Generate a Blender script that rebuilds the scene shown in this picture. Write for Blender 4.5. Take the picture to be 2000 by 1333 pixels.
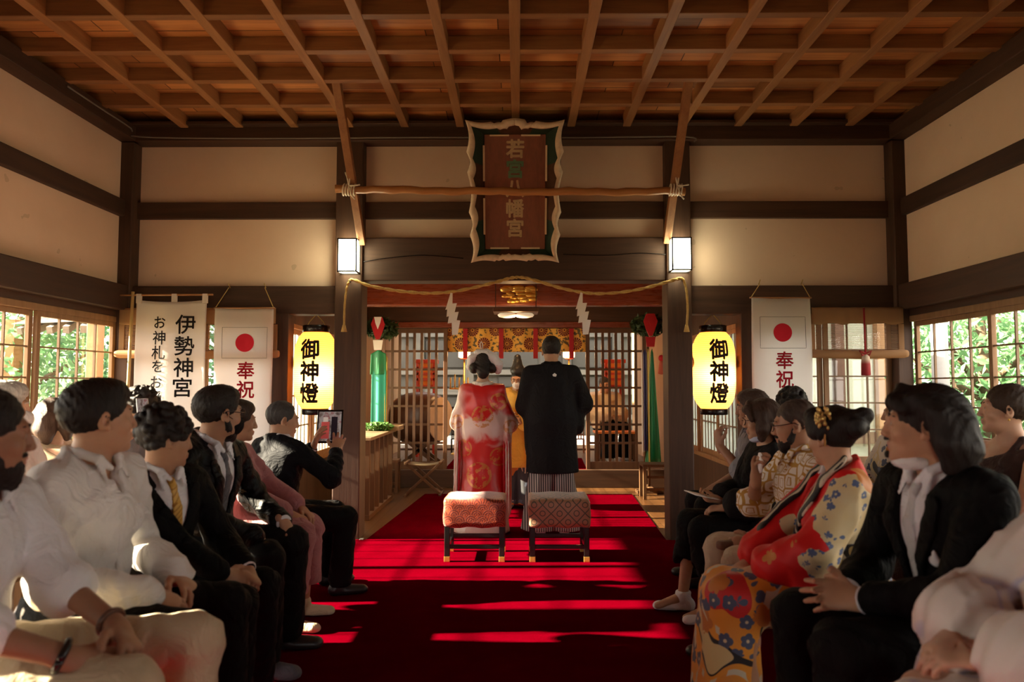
import bpy, bmesh, math, random
import numpy as np
from mathutils import Vector, Matrix
for _o in list(bpy.data.objects): bpy.data.objects.remove(_o)
SC = bpy.context.scene; COL = SC.collection
R = math.radians
# ---------------------------------------------------------------- camera
FPX, CX, CY = 1449.0, 1000.0, 666.5
PITCH, YAW, EYE = R(3.416), R(0.4745), Vector((0, 0, 1.31))
cam_data = bpy.data.cameras.new('camera'); cam = bpy.data.objects.new('camera', cam_data); COL.objects.link(cam)
cam_data.sensor_width = 36; cam_data.lens = 36 * FPX / 2000; cam_data.clip_end = 300
fwd = Vector((-math.sin(YAW) * math.cos(PITCH), math.cos(YAW) * math.cos(PITCH), math.sin(PITCH)))
rgt = Vector((math.cos(YAW), math.sin(YAW), 0)); upv = rgt.cross(fwd)
cam.matrix_world = Matrix.Translation(EYE) @ Matrix((rgt, upv, -fwd)).transposed().to_4x4()
cam_data.dof.use_dof = True; cam_data.dof.focus_distance = 6.3; cam_data.dof.aperture_fstop = 2.6
SC.camera = cam
def at(px, py, Y):
    d = fwd * FPX + rgt * (px - CX) + upv * (CY - py)
    return EYE + d * (Y / d.y)
def zat(py, Y): return at(1000, py, Y).z
def xat(px, Y, py=700): return at(px, py, Y).x
# ---------------------------------------------------------------- world, sun, exposure
w = bpy.data.worlds.new('world'); SC.world = w; w.use_nodes = True
bg = w.node_tree.nodes['Background']; bg.inputs[0].default_value = (1.0, 0.90, 0.83, 1); bg.inputs[1].default_value = 9.0
def lamp(name, kind, energy, color, loc=(0, 0, 0), direction=None, **kw):
    d = bpy.data.lights.new(name, kind); d.energy = energy; d.color = color
    for k, v in kw.items(): setattr(d, k, v)
    o = bpy.data.objects.new(name, d); COL.objects.link(o); o.location = loc
    if direction: o.rotation_euler = Vector(direction).to_track_quat('-Z', 'Y').to_euler()
    return o
lamp('sun', 'SUN', 100.0, (1.0, 0.84, 0.62), (-12, 4, 8), (1, 0.03, -0.42), angle=R(0.9))
SC.view_settings.view_transform = 'Standard'; SC.view_settings.look = 'None'
SC.view_settings.gamma = 1; SC.view_settings.use_curve_mapping = False
SC.view_settings.exposure = -0.2
try:
    SC.cycles.use_denoising = True; SC.cycles.denoiser = 'OPENIMAGEDENOISE'
    SC.cycles.max_bounces = 8; SC.cycles.diffuse_bounces = 5; SC.cycles.glossy_bounces = 3; SC.cycles.transparent_max_bounces = 16
    SC.cycles.sample_clamp_indirect = 6; SC.cycles.caustics_reflective = False; SC.cycles.caustics_refractive = False
except Exception: pass
# ---------------------------------------------------------------- object helpers
W = {}
def link(name, data, parent=None):
    o = bpy.data.objects.new(name, data); COL.objects.link(o)
    if parent is not None: o.parent = parent
    W[o.name] = W[parent.name] if parent is not None else Matrix.Identity(4)
    return o
def tag(o, label=None, cat=None, group=None, kind=None):
    if label: o['label'] = label
    if cat: o['category'] = cat
    if group: o['group'] = group
    if kind: o['kind'] = kind
    return o
def thing(name, label, cat, loc=(0, 0, 0), rz=0, group=None, scale=1):
    o = link(name, None); o.location = loc; o.rotation_euler = (0, 0, rz); o.scale = (scale,) * 3
    W[o.name] = Matrix.Translation(Vector(loc)) @ Matrix.Rotation(rz, 4, 'Z') @ Matrix.Scale(scale, 4)
    return tag(o, label, cat, group)
def from_bm(name, bm, m, parent=None, smooth=False, world=True):
    """bm in world coordinates becomes one mesh object under parent"""
    me = bpy.data.meshes.new(name)
    if parent is not None and world: bm.transform(W[parent.name].inverted())
    bm.to_mesh(me); bm.free()
    for mm in (m if isinstance(m, (list, tuple)) else [m]): me.materials.append(mm)
    if smooth: me.polygons.foreach_set('use_smooth', [True] * len(me.polygons))
    return link(name, me, parent)
def from_np(name, v, f, m, parent=None, smooth=True, mat_index=None):
    """vertices and equal-sized faces as arrays, in the parent's own coordinates"""
    me = bpy.data.meshes.new(name); v = np.asarray(v, np.float32); f = np.asarray(f, np.int32); n = f.shape[1]
    me.vertices.add(len(v)); me.vertices.foreach_set('co', v.ravel())
    me.loops.add(f.size); me.loops.foreach_set('vertex_index', f.ravel())
    me.polygons.add(len(f)); me.polygons.foreach_set('loop_start', np.arange(len(f), dtype=np.int32) * n)
    me.polygons.foreach_set('use_smooth', np.full(len(f), smooth))
    for mm in (m if isinstance(m, (list, tuple)) else [m]): me.materials.append(mm)
    if mat_index is not None: me.polygons.foreach_set('material_index', np.asarray(mat_index, np.int32))
    me.update(calc_edges=True); me.validate()
    return link(name, me, parent)
def dup(root, loc=None, rz=None, label=None):
    r = root.copy(); COL.objects.link(r); W[r.name] = W[root.name]
    if loc is not None: r.location = loc
    if rz is not None: r.rotation_euler = (0, 0, rz)
    if label: r['label'] = label
    for ch in root.children:
        c = ch.copy(); COL.objects.link(c); c.parent = r
        for g in ch.children:
            e = g.copy(); COL.objects.link(e); e.parent = c
    return r
def add_box(bm, a, b, bev=0.0, M=None):
    r = bmesh.ops.create_cube(bm, size=1); vs = r['verts']
    c = [(a[i] + b[i]) / 2 for i in range(3)]; s = [abs(b[i] - a[i]) for i in range(3)]
    for v in vs: v.co = Vector((v.co[i] * s[i] + c[i] for i in range(3)))
    if bev > 0:
        es = list({e for v in vs for e in v.link_edges})
        q = bmesh.ops.bevel(bm, geom=es, offset=min(bev, min(s) * .45), segments=2, affect='EDGES', profile=.5)
        vs = list({v for f in q['faces'] for v in f.verts} | {v for v in vs if v.is_valid})
    if M is not None:
        for v in vs: v.co = M @ v.co
    return bm
def bx(a, b, bev=0.0, M=None): return add_box(bmesh.new(), a, b, bev, M)
def bar(bm, p, q, wx, wy, bev=0.0, up=(0, 0, 1)):
    """a square-section bar from p to q: wx across, wy along 'up'"""
    p, q = Vector(p), Vector(q); d = q - p; L = d.length; z = d.normalized(); u = Vector(up)
    if abs(z.dot(u)) > .99: u = Vector((0, 1, 0))
    x = u.cross(z).normalized(); y = z.cross(x)
    M = Matrix.Translation(p) @ Matrix((x, y, z)).transposed().to_4x4()
    return add_box(bm, (-wx / 2, -wy / 2, 0), (wx / 2, wy / 2, L), bev, M)
def tube(bm, pts, r, n=8, cap=True):
    pts = [Vector(p) for p in pts]; rs = r if isinstance(r, (list, tuple)) else [r] * len(pts); rings = []; x = None
    for i, p in enumerate(pts):
        t = (pts[min(i + 1, len(pts) - 1)] - pts[max(i - 1, 0)]).normalized()
        if x is None: x = t.orthogonal().normalized()
        x = (x - t * x.dot(t)).normalized(); y = t.cross(x)
        rings.append([bm.verts.new(p + (x * math.cos(a) + y * math.sin(a)) * rs[i]) for a in (2 * math.pi * k / n for k in range(n))])
    for a, b in zip(rings, rings[1:]):
        for k in range(n):
            f = bm.faces.new((a[k], a[(k + 1) % n], b[(k + 1) % n], b[k])); f.smooth = True
    if cap:
        bm.faces.new(rings[0][::-1]); bm.faces.new(rings[-1])
    return bm
def lathe(bm, prof, c, n=32, M=None):
    """prof: (radius, z) from bottom to top around the vertical through c"""
    c = Vector(c); rings = []
    for r, z in prof:
        rings.append([bm.verts.new(c + Vector((r * math.cos(2 * math.pi * k / n), r * math.sin(2 * math.pi * k / n), z))) for k in range(n)])
    fs = []
    for a, b in zip(rings, rings[1:]):
        for k in range(n):
            f = bm.faces.new((a[k], a[(k + 1) % n], b[(k + 1) % n], b[k])); f.smooth = True; fs.append(f)
    bm.faces.new(rings[0][::-1]); bm.faces.new(rings[-1])
    if M is not None:
        for ring in rings:
            for v in ring: v.co = M @ v.co
    return bm
def prism(bm, poly, M, d):
    """a flat outline (x, y) pushed d along z, then placed by M"""
    a = [bm.verts.new(M @ Vector((x, y, 0))) for x, y in poly]; b = [bm.verts.new(M @ Vector((x, y, d))) for x, y in poly]
    n = len(poly)
    try:
        bm.faces.new(a[::-1]); bm.faces.new(b)
    except ValueError: pass
    for k in range(n): bm.faces.new((a[k], a[(k + 1) % n], b[(k + 1) % n], b[k]))
    bmesh.ops.recalc_face_normals(bm, faces=bm.faces[:])
    return bm
def grid_cloth(nx, nz, fn, thick=.003):
    """a thin sheet with two sides, fn(u, v) -> point; u across, v down"""
    bm = bmesh.new(); g = [[bm.verts.new(fn(i / nx, j / nz)) for i in range(nx + 1)] for j in range(nz + 1)]
    for j in range(nz):
        for i in range(nx):
            f = bm.faces.new((g[j][i], g[j][i + 1], g[j + 1][i + 1], g[j + 1][i])); f.smooth = True
    bm.normal_update()
    bmesh.ops.solidify(bm, geom=bm.faces[:], thickness=thick)
    return bm
XZ = lambda x, y, z: Matrix(((1, 0, 0, x), (0, 0, 1, y), (0, 1, 0, z), (0, 0, 0, 1)))   # flat outline in the vertical plane y
def text_mesh(body, size, bold=0.0):
    cu = bpy.data.curves.new('lettering', 'FONT'); cu.body = body; cu.size = size; cu.extrude = .0012
    cu.align_x = 'CENTER'; cu.align_y = 'CENTER'; cu.resolution_u = 5
    o = bpy.data.objects.new('lettering', cu); COL.objects.link(o); bpy.context.view_layer.update()
    me = bpy.data.meshes.new_from_object(o.evaluated_get(bpy.context.evaluated_depsgraph_get()))
    bpy.data.objects.remove(o); bpy.data.curves.remove(cu)
    bm = bmesh.new(); bm.from_mesh(me); bpy.data.meshes.remove(me)
    if bm.verts:
        lo = [min(v.co[i] for v in bm.verts) for i in (0, 1)]; hi = [max(v.co[i] for v in bm.verts) for i in (0, 1)]
        for v in bm.verts: v.co.x -= (lo[0] + hi[0]) / 2; v.co.y -= (lo[1] + hi[1]) / 2
    if bold:
        base = bm.copy() if hasattr(bm, 'copy') else bm
        me = bpy.data.meshes.new('t'); base.to_mesh(me)
        for k in range(8):
            a = k * math.pi / 4; n0 = len(bm.verts); bm.from_mesh(me); bm.verts.ensure_lookup_table()
            for v in bm.verts[n0:]: v.co += Vector((bold * math.cos(a) * .8, bold * math.sin(a), 0)); v.co.z += math.copysign(.00006 * (k + 1), v.co.z)
        bpy.data.meshes.remove(me)
    return bm
# ---------------------------------------------------------------- materials
def lin(c):
    return tuple((x / 255 / 12.92 if x <= 10 else ((x / 255 + .055) / 1.055) ** 2.4) for x in c)
class NT:
    def __init__(s, name):
        s.m = bpy.data.materials.new(name); s.m.use_nodes = True; s.t = s.m.node_tree
        s.b = s.t.nodes['Principled BSDF']; s.out = s.t.nodes['Material Output']
    def n(s, kind, ins=None, **kw):
        nd = s.t.nodes.new('ShaderNode' + kind)
        for k, v in kw.items(): setattr(nd, k, v)
        for k, v in (ins or {}).items(): s.set(nd.inputs[k], v)
        return nd
    def set(s, sock, v):
        if hasattr(v, 'is_output'): s.t.links.new(v, sock)
        elif isinstance(v, tuple) and len(v) == 3 and sock.type == 'RGBA': sock.default_value = (*v, 1)
        else: sock.default_value = v
    def math(s, op, a, b=0.0, c=0.0):
        nd = s.n('Math', operation=op); s.set(nd.inputs[0], a); s.set(nd.inputs[1], b); s.set(nd.inputs[2], c); return nd.outputs[0]
    def mix(s, f, a, b, mode='MIX'):
        nd = s.n('Mix', data_type='RGBA', blend_type=mode); s.set(nd.inputs[0], f); s.set(nd.inputs[6], a); s.set(nd.inputs[7], b); return nd.outputs[2]
    def coord(s, sc=(1, 1, 1), loc=(0, 0, 0), which='Object'):
        tc = s.n('TexCoord'); mp = s.n('Mapping', {'Scale': sc, 'Location': loc}); s.set(mp.inputs[0], tc.outputs[which]); return mp.outputs[0]
    def noise(s, vec, scale=5, detail=4, rough=.5, dist=0.0):
        nd = s.n('TexNoise', {'Scale': scale, 'Detail': detail, 'Roughness': rough, 'Distortion': dist}); s.set(nd.inputs['Vector'], vec); return nd.outputs[0]
    def ramp(s, f, stops):
        nd = s.n('ValToRGB'); s.set(nd.inputs[0], f); e = nd.color_ramp.elements
        while len(e) > 1: e.remove(e[-1])
        for i, (p, c) in enumerate(stops):
            el = e[0] if i == 0 else e.new(p)
            el.position = p; el.color = (*c, 1) if len(c) == 3 else c
        return nd.outputs[0]
    def bump(s, h, strength=.3, dist=.01):
        nd = s.n('Bump', {'Strength': strength, 'Distance': dist}); s.set(nd.inputs['Height'], h); s.set(s.b.inputs['Normal'], nd.outputs[0])
    def fin(s, color=None, rough=.6, spec=.4, metal=0.0, **kw):
        if color is not None: s.set(s.b.inputs['Base Color'], color)
        s.set(s.b.inputs['Roughness'], rough); s.b.inputs['Specular IOR Level'].default_value = spec; s.set(s.b.inputs['Metallic'], metal)
        for k, v in kw.items(): s.set(s.b.inputs[k.replace('_', ' ')], v)
        return s.m
def wood(name, c1, c2, axis='z', rough=.55, spec=.35, fine=9.0, planks=None):
    t = NT(name); st = {'x': (.06, 1, 1), 'y': (1, .06, 1), 'z': (1, 1, .06)}[axis]
    v = t.coord(tuple(fine * a for a in st))
    oi = t.n('ObjectInfo').outputs['Random']
    add = t.n('VectorMath', operation='ADD'); t.set(add.inputs[0], v)
    cmb = t.n('CombineXYZ'); t.set(cmb.inputs[0], t.math('MULTIPLY', oi, 37.0)); t.set(cmb.inputs[2], t.math('MULTIPLY', oi, 11.0)); t.set(add.inputs[1], cmb.outputs[0])
    g = t.noise(add.outputs[0], 1.6, 6, .62, .7); h = t.noise(add.outputs[0], 9, 3, .6)
    f = t.math('ADD', t.math('MULTIPLY', g, .75), t.math('MULTIPLY', h, .3))
    col = t.ramp(f, [(.30, c2), (.5, tuple((a + b) / 2 for a, b in zip(c1, c2))), (.72, c1)])
    col = t.mix(1.0, col, t.ramp(oi, [(0, (.82, .82, .82)), (1, (1.12, 1.1, 1.06))]), 'MULTIPLY')
    if planks:
        br = t.n('TexBrick', {'Scale': 1.0, 'Mortar Size': planks[3], 'Brick Width': planks[0], 'Row Height': planks[1], 'Color1': (.45, .38, .33), 'Color2': (1.2, 1.15, 1.08), 'Mortar': (.12, .1, .09)}, offset=.37)
        t.set(br.inputs['Vector'], t.coord(*planks[2])); col = t.mix(1.0, col, br.outputs[0], 'MULTIPLY')
    t.bump(f, .18, .006)
    return t.fin(col, t.math('ADD', rough, t.math('MULTIPLY', h, .12)), spec)
def plain(name, color, rough=.6, spec=.4, metal=0.0, var=.12, scale=14, bump=.0, **kw):
    t = NT(name); v = t.coord(); n = t.noise(v, scale, 4, .55)
    col = t.mix(n, tuple(c * (1 - var) for c in color), tuple(min(1, c * (1 + var)) for c in color))
    if bump: t.bump(t.noise(v, scale * 6, 3, .6), bump, .004)
    return t.fin(col, rough, spec, metal, **kw)
def glow(name, color, strength, base=(.8, .8, .8)):
    t = NT(name); return t.fin(base, .6, .2, Emission_Color=color, Emission_Strength=strength)
# ================================================================ the room
XL, XR, YB, YR = -3.46, 3.34, 6.40, -3.2        # side wall faces, front face of the posts of the far wall, rear wall
M_POST = wood('post_wood', (.085, .040, .022), (.035, .0155, .009), 'z')
M_BEAMX = wood('beam_wood_x', (.074, .034, .019), (.031, .014, .008), 'x')
M_BEAMY = wood('beam_wood_y', (.074, .034, .019), (.031, .014, .008), 'y')
M_CEILX = wood('batten_wood_x', (.34, .155, .058), (.17, .068, .025), 'x', .5)
M_CEILY = wood('batten_wood_y', (.40, .19, .072), (.21, .088, .032), 'y', .5)
M_BOARD = wood('ceiling_board', (.62, .295, .105), (.29, .115, .038), 'x', .5, planks=(1.3, .24, ((1, 1, 1), (.13, .07, 0)), .004))
M_SASH = wood('sash_wood', (.34, .19, .09), (.20, .105, .048), 'z', .5)
M_SASHY = wood('sash_wood_y', (.34, .19, .09), (.20, .105, .048), 'y', .5)
M_FLOOR = wood('floor_boards', (.43, .215, .085), (.24, .105, .04), 'y', .32, .5, planks=(2.2, .14, ((0, 1, 1), (0, 0, 0)), .004))
def floor_mat():
    t = NT('floor_planks'); v = t.coord((9, .6, 9)); g = t.noise(v, 1.6, 6, .6, .6)
    mp = t.n('Mapping', {'Rotation': (0, 0, R(90))}); t.set(mp.inputs[0], t.coord())
    br = t.n('TexBrick', {'Scale': 1.0, 'Mortar Size': .003, 'Brick Width': 2.1, 'Row Height': .135, 'Color1': (.7, .62, .55), 'Color2': (1.1, 1.05, 1.0), 'Mortar': (.15, .12, .1)}, offset=.41)
    t.set(br.inputs['Vector'], mp.outputs[0])
    col = t.mix(1.0, t.ramp(g, [(.3, (.075, .030, .011)), (.7, (.135, .062, .023))]), br.outputs[0], 'MULTIPLY')
    t.bump(g, .1, .004); return t.fin(col, t.math('ADD', .22, t.math('MULTIPLY', g, .2)), .5)
M_FLOOR = floor_mat()
def plaster_mat():
    t = NT('plaster'); v = t.coord(); n = t.noise(v, 1.1, 5, .6); f = t.noise(v, 55, 4, .7); s = t.noise(v, 7, 2, .4)
    col = t.ramp(n, [(.3, (.66, .47, .345)), (.7, (.75, .555, .415))])
    col = t.mix(t.math('MULTIPLY', t.math('GREATER_THAN', s, .735), .35), col, (.34, .25, .15))
    t.bump(f, .15, .003); return t.fin(col, .9, .15)
M_PLASTER = plaster_mat()
M_GRASS_GROUND = plain('garden_ground', (.24, .20, .12), .95, .1, var=.5, scale=1.5)
def glass_mat(name, tint, frost=0.0):
    t = NT(name); tr = t.n('BsdfTransparent', {'Color': tint}); gl = t.n('BsdfGlossy', {'Color': (1, 1, 1), 'Roughness': .04})
    a = tr.outputs[0]
    if frost:
        tl = t.n('BsdfTranslucent', {'Color': (.86, .9, .86)}); mx = t.n('MixShader', {0: frost}); t.set(mx.inputs[1], a); t.set(mx.inputs[2], tl.outputs[0]); a = mx.outputs[0]
    lw = t.n('LayerWeight', {'Blend': .5}).outputs['Facing']; fr = t.n('Math', operation='MULTIPLY_ADD'); t.set(fr.inputs[0], t.math('POWER', lw, 5.0)); t.set(fr.inputs[1], .45); t.set(fr.inputs[2], .025); m2 = t.n('MixShader'); t.set(m2.inputs[0], fr.outputs[0]); t.set(m2.inputs[1], a); t.set(m2.inputs[2], gl.outputs[0])
    t.set(t.out.inputs['Surface'], m2.outputs[0]); return t.m
M_GLASS = glass_mat('window_glass', (.97, .985, .97)); M_HAZE = glass_mat('hazy_glass', (.90, .92, .85), .1); M_FROST = glass_mat('frosted_glass', (.38, .40, .36), .45)
M_BAR = plain('glazing_bar', (.20, .12, .06), .5)
TRIM = [0]
def struct(name, bm, m, label=None, cat=None, smooth=False):
    o = from_bm(name, bm, m, None, smooth); return tag(o, label, cat, None, 'structure')
def trim(bm, m, label, cat='beam'):
    TRIM[0] += 1; return struct('trim_%d' % TRIM[0], bm, m, label, cat)
# levels on the far wall
Z_TOP, Z_PL1, Z_R1, Z_R0, Z_K1, Z_K0 = zat(247, YB), zat(281, YB), zat(393, YB), zat(425, YB), zat(559, YB), zat(614, YB)
Z_B1, Z_B0 = zat(465, YB), zat(549, YB)
Z_CEIL = 2.23 + 1.31
ZH, ZS = 1.90, .60          # head and sill of the windows
struct('floor', bx((XL - .3, YR - .2, -.12), (XR + .3, 9.62, 0)), M_FLOOR, 'brown plank floor on both sides of the red carpet', 'floor')
struct('ceiling', bx((XL - .2, YR - .2, Z_CEIL + .098), (XR + .2, YB + .35, Z_CEIL + .15)), M_BOARD, 'orange brown boards above the coffered ceiling battens', 'ceiling')
# battens: across (x) and deep (y)
for k in range(-6, 8):
    x = -.02 + .478 * k
    if XL + .1 < x < XR - .1:
        trim(bx((x - .034, YR, Z_CEIL - .004), (x + .034, YB - .12, Z_CEIL + .1), .004), M_CEILY, 'ceiling batten running towards the far wall', 'ceiling batten')
for k in range(0, 20):
    y = 5.80 - .478 * k
    if y > YR: trim(bx((XL, y - .033, Z_CEIL), (XR, y + .033, Z_CEIL + .098), .004), M_CEILX, 'ceiling batten running across the hall', 'ceiling batten')
# far wall: plaster, plates, rails, posts
PX = [-3.455, xat(655, YB), xat(708, YB), xat(1302, YB), xat(1350, YB), 3.335]
def wall_far():
    bm = bmesh.new(); y0, y1 = YB + .07, YB + .15
    add_box(bm, (XL - .1, y0, Z_K1 - .02), (PX[1] + .1, y1, Z_CEIL + .2)); add_box(bm, (PX[1] + .1, y0, Z_B0 + .1), (PX[4] - .1, y1, Z_CEIL + .2)); add_box(bm, (PX[4] - .1, y0, Z_K1 - .02), (XR + .1, y1, Z_CEIL + .2)); return bm
struct('wall_far', wall_far(), M_PLASTER, 'pale plaster wall above the opening to the altar', 'wall')
trim(bx((XL, YB - .10, Z_PL1), (XR, YB + .16, Z_TOP + .02), .006), M_BEAMX, 'dark top plate along the far wall under the ceiling')
trim(bx((XL, YB - .17, Z_TOP - .005), (XR, YB + .16, Z_CEIL + .01), .006), M_BEAMX, 'dark cornice board where ceiling meets far wall')
trim(bx((PX[0], YB + .02, Z_R0), (PX[1] + .02, YB + .12, Z_R1), .005), M_BEAMX, 'dark rail between the plaster panels above the white banners')
trim(bx((PX[2] - .02, YB + .02, Z_R0), (PX[3] + .02, YB + .12, Z_R1), .005), M_BEAMX, 'dark rail passing behind the shrine name plaque')
trim(bx((PX[4] - .02, YB + .02, Z_R0), (PX[5], YB + .12, Z_R1), .005), M_BEAMX, 'dark rail between plaster panels above the bamboo blind')
trim(bx((PX[2] - .02, YB - .02, Z_B0), (PX[3] + .02, YB + .20, Z_B1), .008), M_BEAMX, 'deep lintel beam spanning the two pillars')
trim(bx((PX[0], YB - .02, Z_K0), (PX[1] + .02, YB + .16, Z_K1), .008), M_BEAMX, 'lintel beam over the window behind the white banners')
trim(bx((PX[4] - .02, YB - .02, Z_K0), (PX[5], YB + .16, Z_K1), .008), M_BEAMX, 'lintel beam over the window with the rolled blind')
for (a, b, l) in ((PX[1], PX[2], 'square wooden pillar beside the lantern and offering table'), (PX[3], PX[4], 'square wooden pillar beside the woman in the black shawl')):
    trim(bx((a, YB - .06, 0), (b, YB + .18, Z_PL1 + .02), .01), M_POST, l, 'pillar')
for (a, b, l) in ((XL - .02, XL + .11, 'corner post at the end of the far wall by the banner rod'), (XR - .11, XR + .02, 'corner post of the far wall by the rolled blind')):
    trim(bx((a, YB - .07, 0), (b, YB + .16, Z_TOP), .008), M_POST, l, 'post')
PL, PRX = -2.0, 1.93
for (a, b, l) in ((PL - .14, PL + .015, 'post between the white flag and the lantern'), (PRX - .015, PRX + .13, 'post between lantern and flag, lit orange by the lantern')):
    trim(bx((a, YB - .02, 0), (b, YB + .14, Z_K0 + .01), .006), M_POST, l, 'post')
# windows
WN = [0]
def window(o, u, L, z0, z1, nstile, gu, gz, glass, label, depth=.045, frame=True, bars=True):
    """a glazed window in the vertical plane through o along unit u, length L; nstile sashes"""
    WN[0] += 1; u = Vector(u); o = Vector(o); nrm = Vector((-u.y, u.x, 0)); bm = bmesh.new()
    M = Matrix((u, nrm, (0, 0, 1))).transposed().to_4x4(); M = Matrix.Translation(o) @ M
    add_box(bm, (0, -depth * .8, z1 - .05), (L, depth * .8, z1), .004, M); add_box(bm, (0, -depth * .9, z0), (L, depth * .9, z0 + .05), .004, M)
    for i in range(nstile):
        a, b = i * L / nstile, (i + 1) * L / nstile; yy = (-1) ** i * depth * .35
        for x in (a, b - .042): add_box(bm, (x, yy - .016, z0 + .05), (x + .042, yy + .016, z1 - .05), .003, M)
        add_box(bm, (a + .042, yy - .015, z0 + .05), (b - .042, yy + .015, z0 + .10), .003, M); add_box(bm, (a + .042, yy - .015, z1 - .09), (b - .042, yy + .015, z1 - .05), .003, M)
    win = struct('window_%d' % WN[0], bm, M_SASH, label, 'window')
    bm = bmesh.new(); gl = bmesh.new()
    for i in range(nstile):
        a, b = i * L / nstile + .042, (i + 1) * L / nstile - .042; yy = (-1) ** i * depth * .35
        k = max(1, round((b - a) / gu))
        for j in range(1, k): add_box(bm, (a + (b - a) * j / k - .006, yy - .009, z0 + .1), (a + (b - a) * j / k + .006, yy + .009, z1 - .09), 0, M)
        k = max(1, round((z1 - z0 - .19) / gz))
        for j in range(1, k): z = z0 + .1 + (z1 - z0 - .19) * j / k; add_box(bm, (a, yy - .008, z - .006), (b, yy + .008, z + .006), 0, M)
        add_box(gl, (a, yy - .002, z0 + .1), (b, yy + .002, z1 - .09), 0, M)
    from_bm('glazing_bar', bm, M_BAR, win); from_bm('pane', gl, glass, win)
    return win
# side walls
def side_wall(name, x, s, label):
    bm = bmesh.new()
    add_box(bm, (x, YR, Z_K1 - .02), (x + s * .1, YB + .15, Z_CEIL + .2)); add_box(bm, (x + s * .02, YR, 0), (x + s * .1, YB + .15, ZS - .06))
    return struct(name, bm, M_PLASTER, label, 'wall')
side_wall('wall_left', XL, -1, 'plaster side wall above the windows facing dense trees'); side_wall('wall_right', XR, 1, 'plaster side wall above the windows behind the bare shouldered woman')
for x, s, who in ((XL, 1, 'white shirted guests'), (XR, -1, 'kimono guests')):
    f = lambda a, b: (min(x + s * a, x + s * b), max(x + s * a, x + s * b))
    for (z0, z1, d, nm) in ((Z_PL1, Z_CEIL + .02, .14, 'top plate beam'), (Z_R0, Z_R1, .05, 'rail between plaster panels'), (Z_K0 + .03, Z_K1, .09, 'lintel beam above the side windows'), (ZS - .07, ZS + .005, .07, 'sill beam under the side windows')):
        a, b = f(-.05, d); trim(bx((a, YR, z0), (b, YB, z1), .008), M_BEAMY, nm + ' on the wall behind the ' + who)
    for y in (4.19, 2.2, .2, -1.7):
        a, b = f(-.06, .05); trim(bx((a, y - .06, 0), (b, y + .06, Z_CEIL), .006), M_POST, 'side wall post behind the ' + who, 'post')
    struct('wall_added_left' if s > 0 else 'wall_added_right', bx((min(x, x - s * .1), YR, 0), (max(x, x - s * .1), .14, Z_K1)), M_POST, 'closed lower boarded wall beside the camera behind the ' + who, 'wall')  # unseen wall, added instead of windows to cut the front fill light
    for y0, y1 in ((4.25, 6.33), (2.26, 4.13), (.26, 2.14)):
        window((x - s * .03, y0, 0), (0, 1, 0), y1 - y0, ZS, ZH, 2, .225, .222, M_GLASS, 'sliding side window with thin glazing bars behind the ' + who)
    a, b = f(-.09, -.0); trim(bx((a, YR, ZH - .004), (b, YB, Z_K0 + .04), .003), M_BEAMY, 'head rail over the side windows behind the ' + who)
# far wall windows in the outer bays
for x0, x1, l in ((XL + .11, PL - .14, 'far wall window behind the white banners'), (PRX + .13, XR - .11, 'far wall window under the rolled bamboo blind')):
    window((x0, YB + .07, 0), (1, 0, 0), x1 - x0, ZS, Z_K0 + .01, 2, .2, .215, M_GLASS, l)
    struct('baseboard_far' if x0 < 0 else 'baseboard_rear', bx((x0, YB + .03, 0), (x1, YB + .12, ZS + .01), .004), M_BEAMX, 'dark wainscot below the ' + l, 'wainscot')
# rear wall with a wide entrance behind the camera
def rear():
    bm = bmesh.new()
    for a, b, c, d in ((XL - .1, -.5, 0, 3.7), (.5, XR + .1, 0, 3.7), (-.5, .5, 2.0, 3.7)): add_box(bm, (a, YR - .1, c), (b, YR, d))
    return bm
struct('wall_rear', rear(), M_POST, 'dark boarded wall around the open entrance of the hall', 'wall')
# inner room beyond the pillars: side walls, ceiling, beams
YI = 9.62
for x, s, l in ((PL, -1, 'inner side wall window behind the elderly man with the tablet'), (PRX, 1, 'inner side wall window behind the woman in the black shawl')):
    bm = bmesh.new(); a, b = min(x, x + s * .09), max(x, x + s * .09)
    add_box(bm, (a, YB + .14, 0), (b, YI, .56)); add_box(bm, (a, YB + .14, 1.86), (b, YI, 2.7))
    struct('wall_inner_left' if s < 0 else 'wall_inner_right', bm, M_POST, 'dark boarded wall around the ' + l, 'wall')
    window((x + s * .045, YB + .14, 0), (0, 1, 0), YI - YB - .14, .55, 1.87, 4, .115, .30, M_FROST if s > 0 else M_HAZE, l)
struct('ceiling_inner', bx((PL - .1, YB + .2, 2.66), (PRX + .1, YI + .1, 2.72)), M_BOARD, 'dark boarded ceiling over the couple', 'ceiling')
M_LACQ = wood('lacquered_beam', (.24, .05, .016), (.13, .025, .009), 'x', .22, .6)
YL = 8.2
lacq = trim(bx((PL, YL, zat(597, YL)), (PRX, YL + .16, zat(548, YL)), .012), M_LACQ, 'reddish lacquered beam behind the straw rope, gold crest at its middle')
trim(bx((PL, YI - .03, zat(641, YI)), (PRX, YI + .10, 2.68), .004), M_BEAMX, 'dark head wall over the lattice doors')
trim(bx((PL, YI - .06, zat(641, YI)), (PRX, YI - .02, zat(630, YI)), .004), M_LACQ, 'reddish head rail just above the lattice doors')
ZP = zat(920, 9.62)
trim(bx((PL, 9.58, 0), (PRX, 9.66, ZP + .015), .006), M_BEAMX, 'dark riser of the step up to the altar room', 'step')
struct('floor_sanctuary', bx((PL - .6, 9.66, -.1), (PRX + .6, 12.6, ZP)), M_FLOOR, 'polished board floor of the altar room behind the lattice', 'floor')
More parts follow.
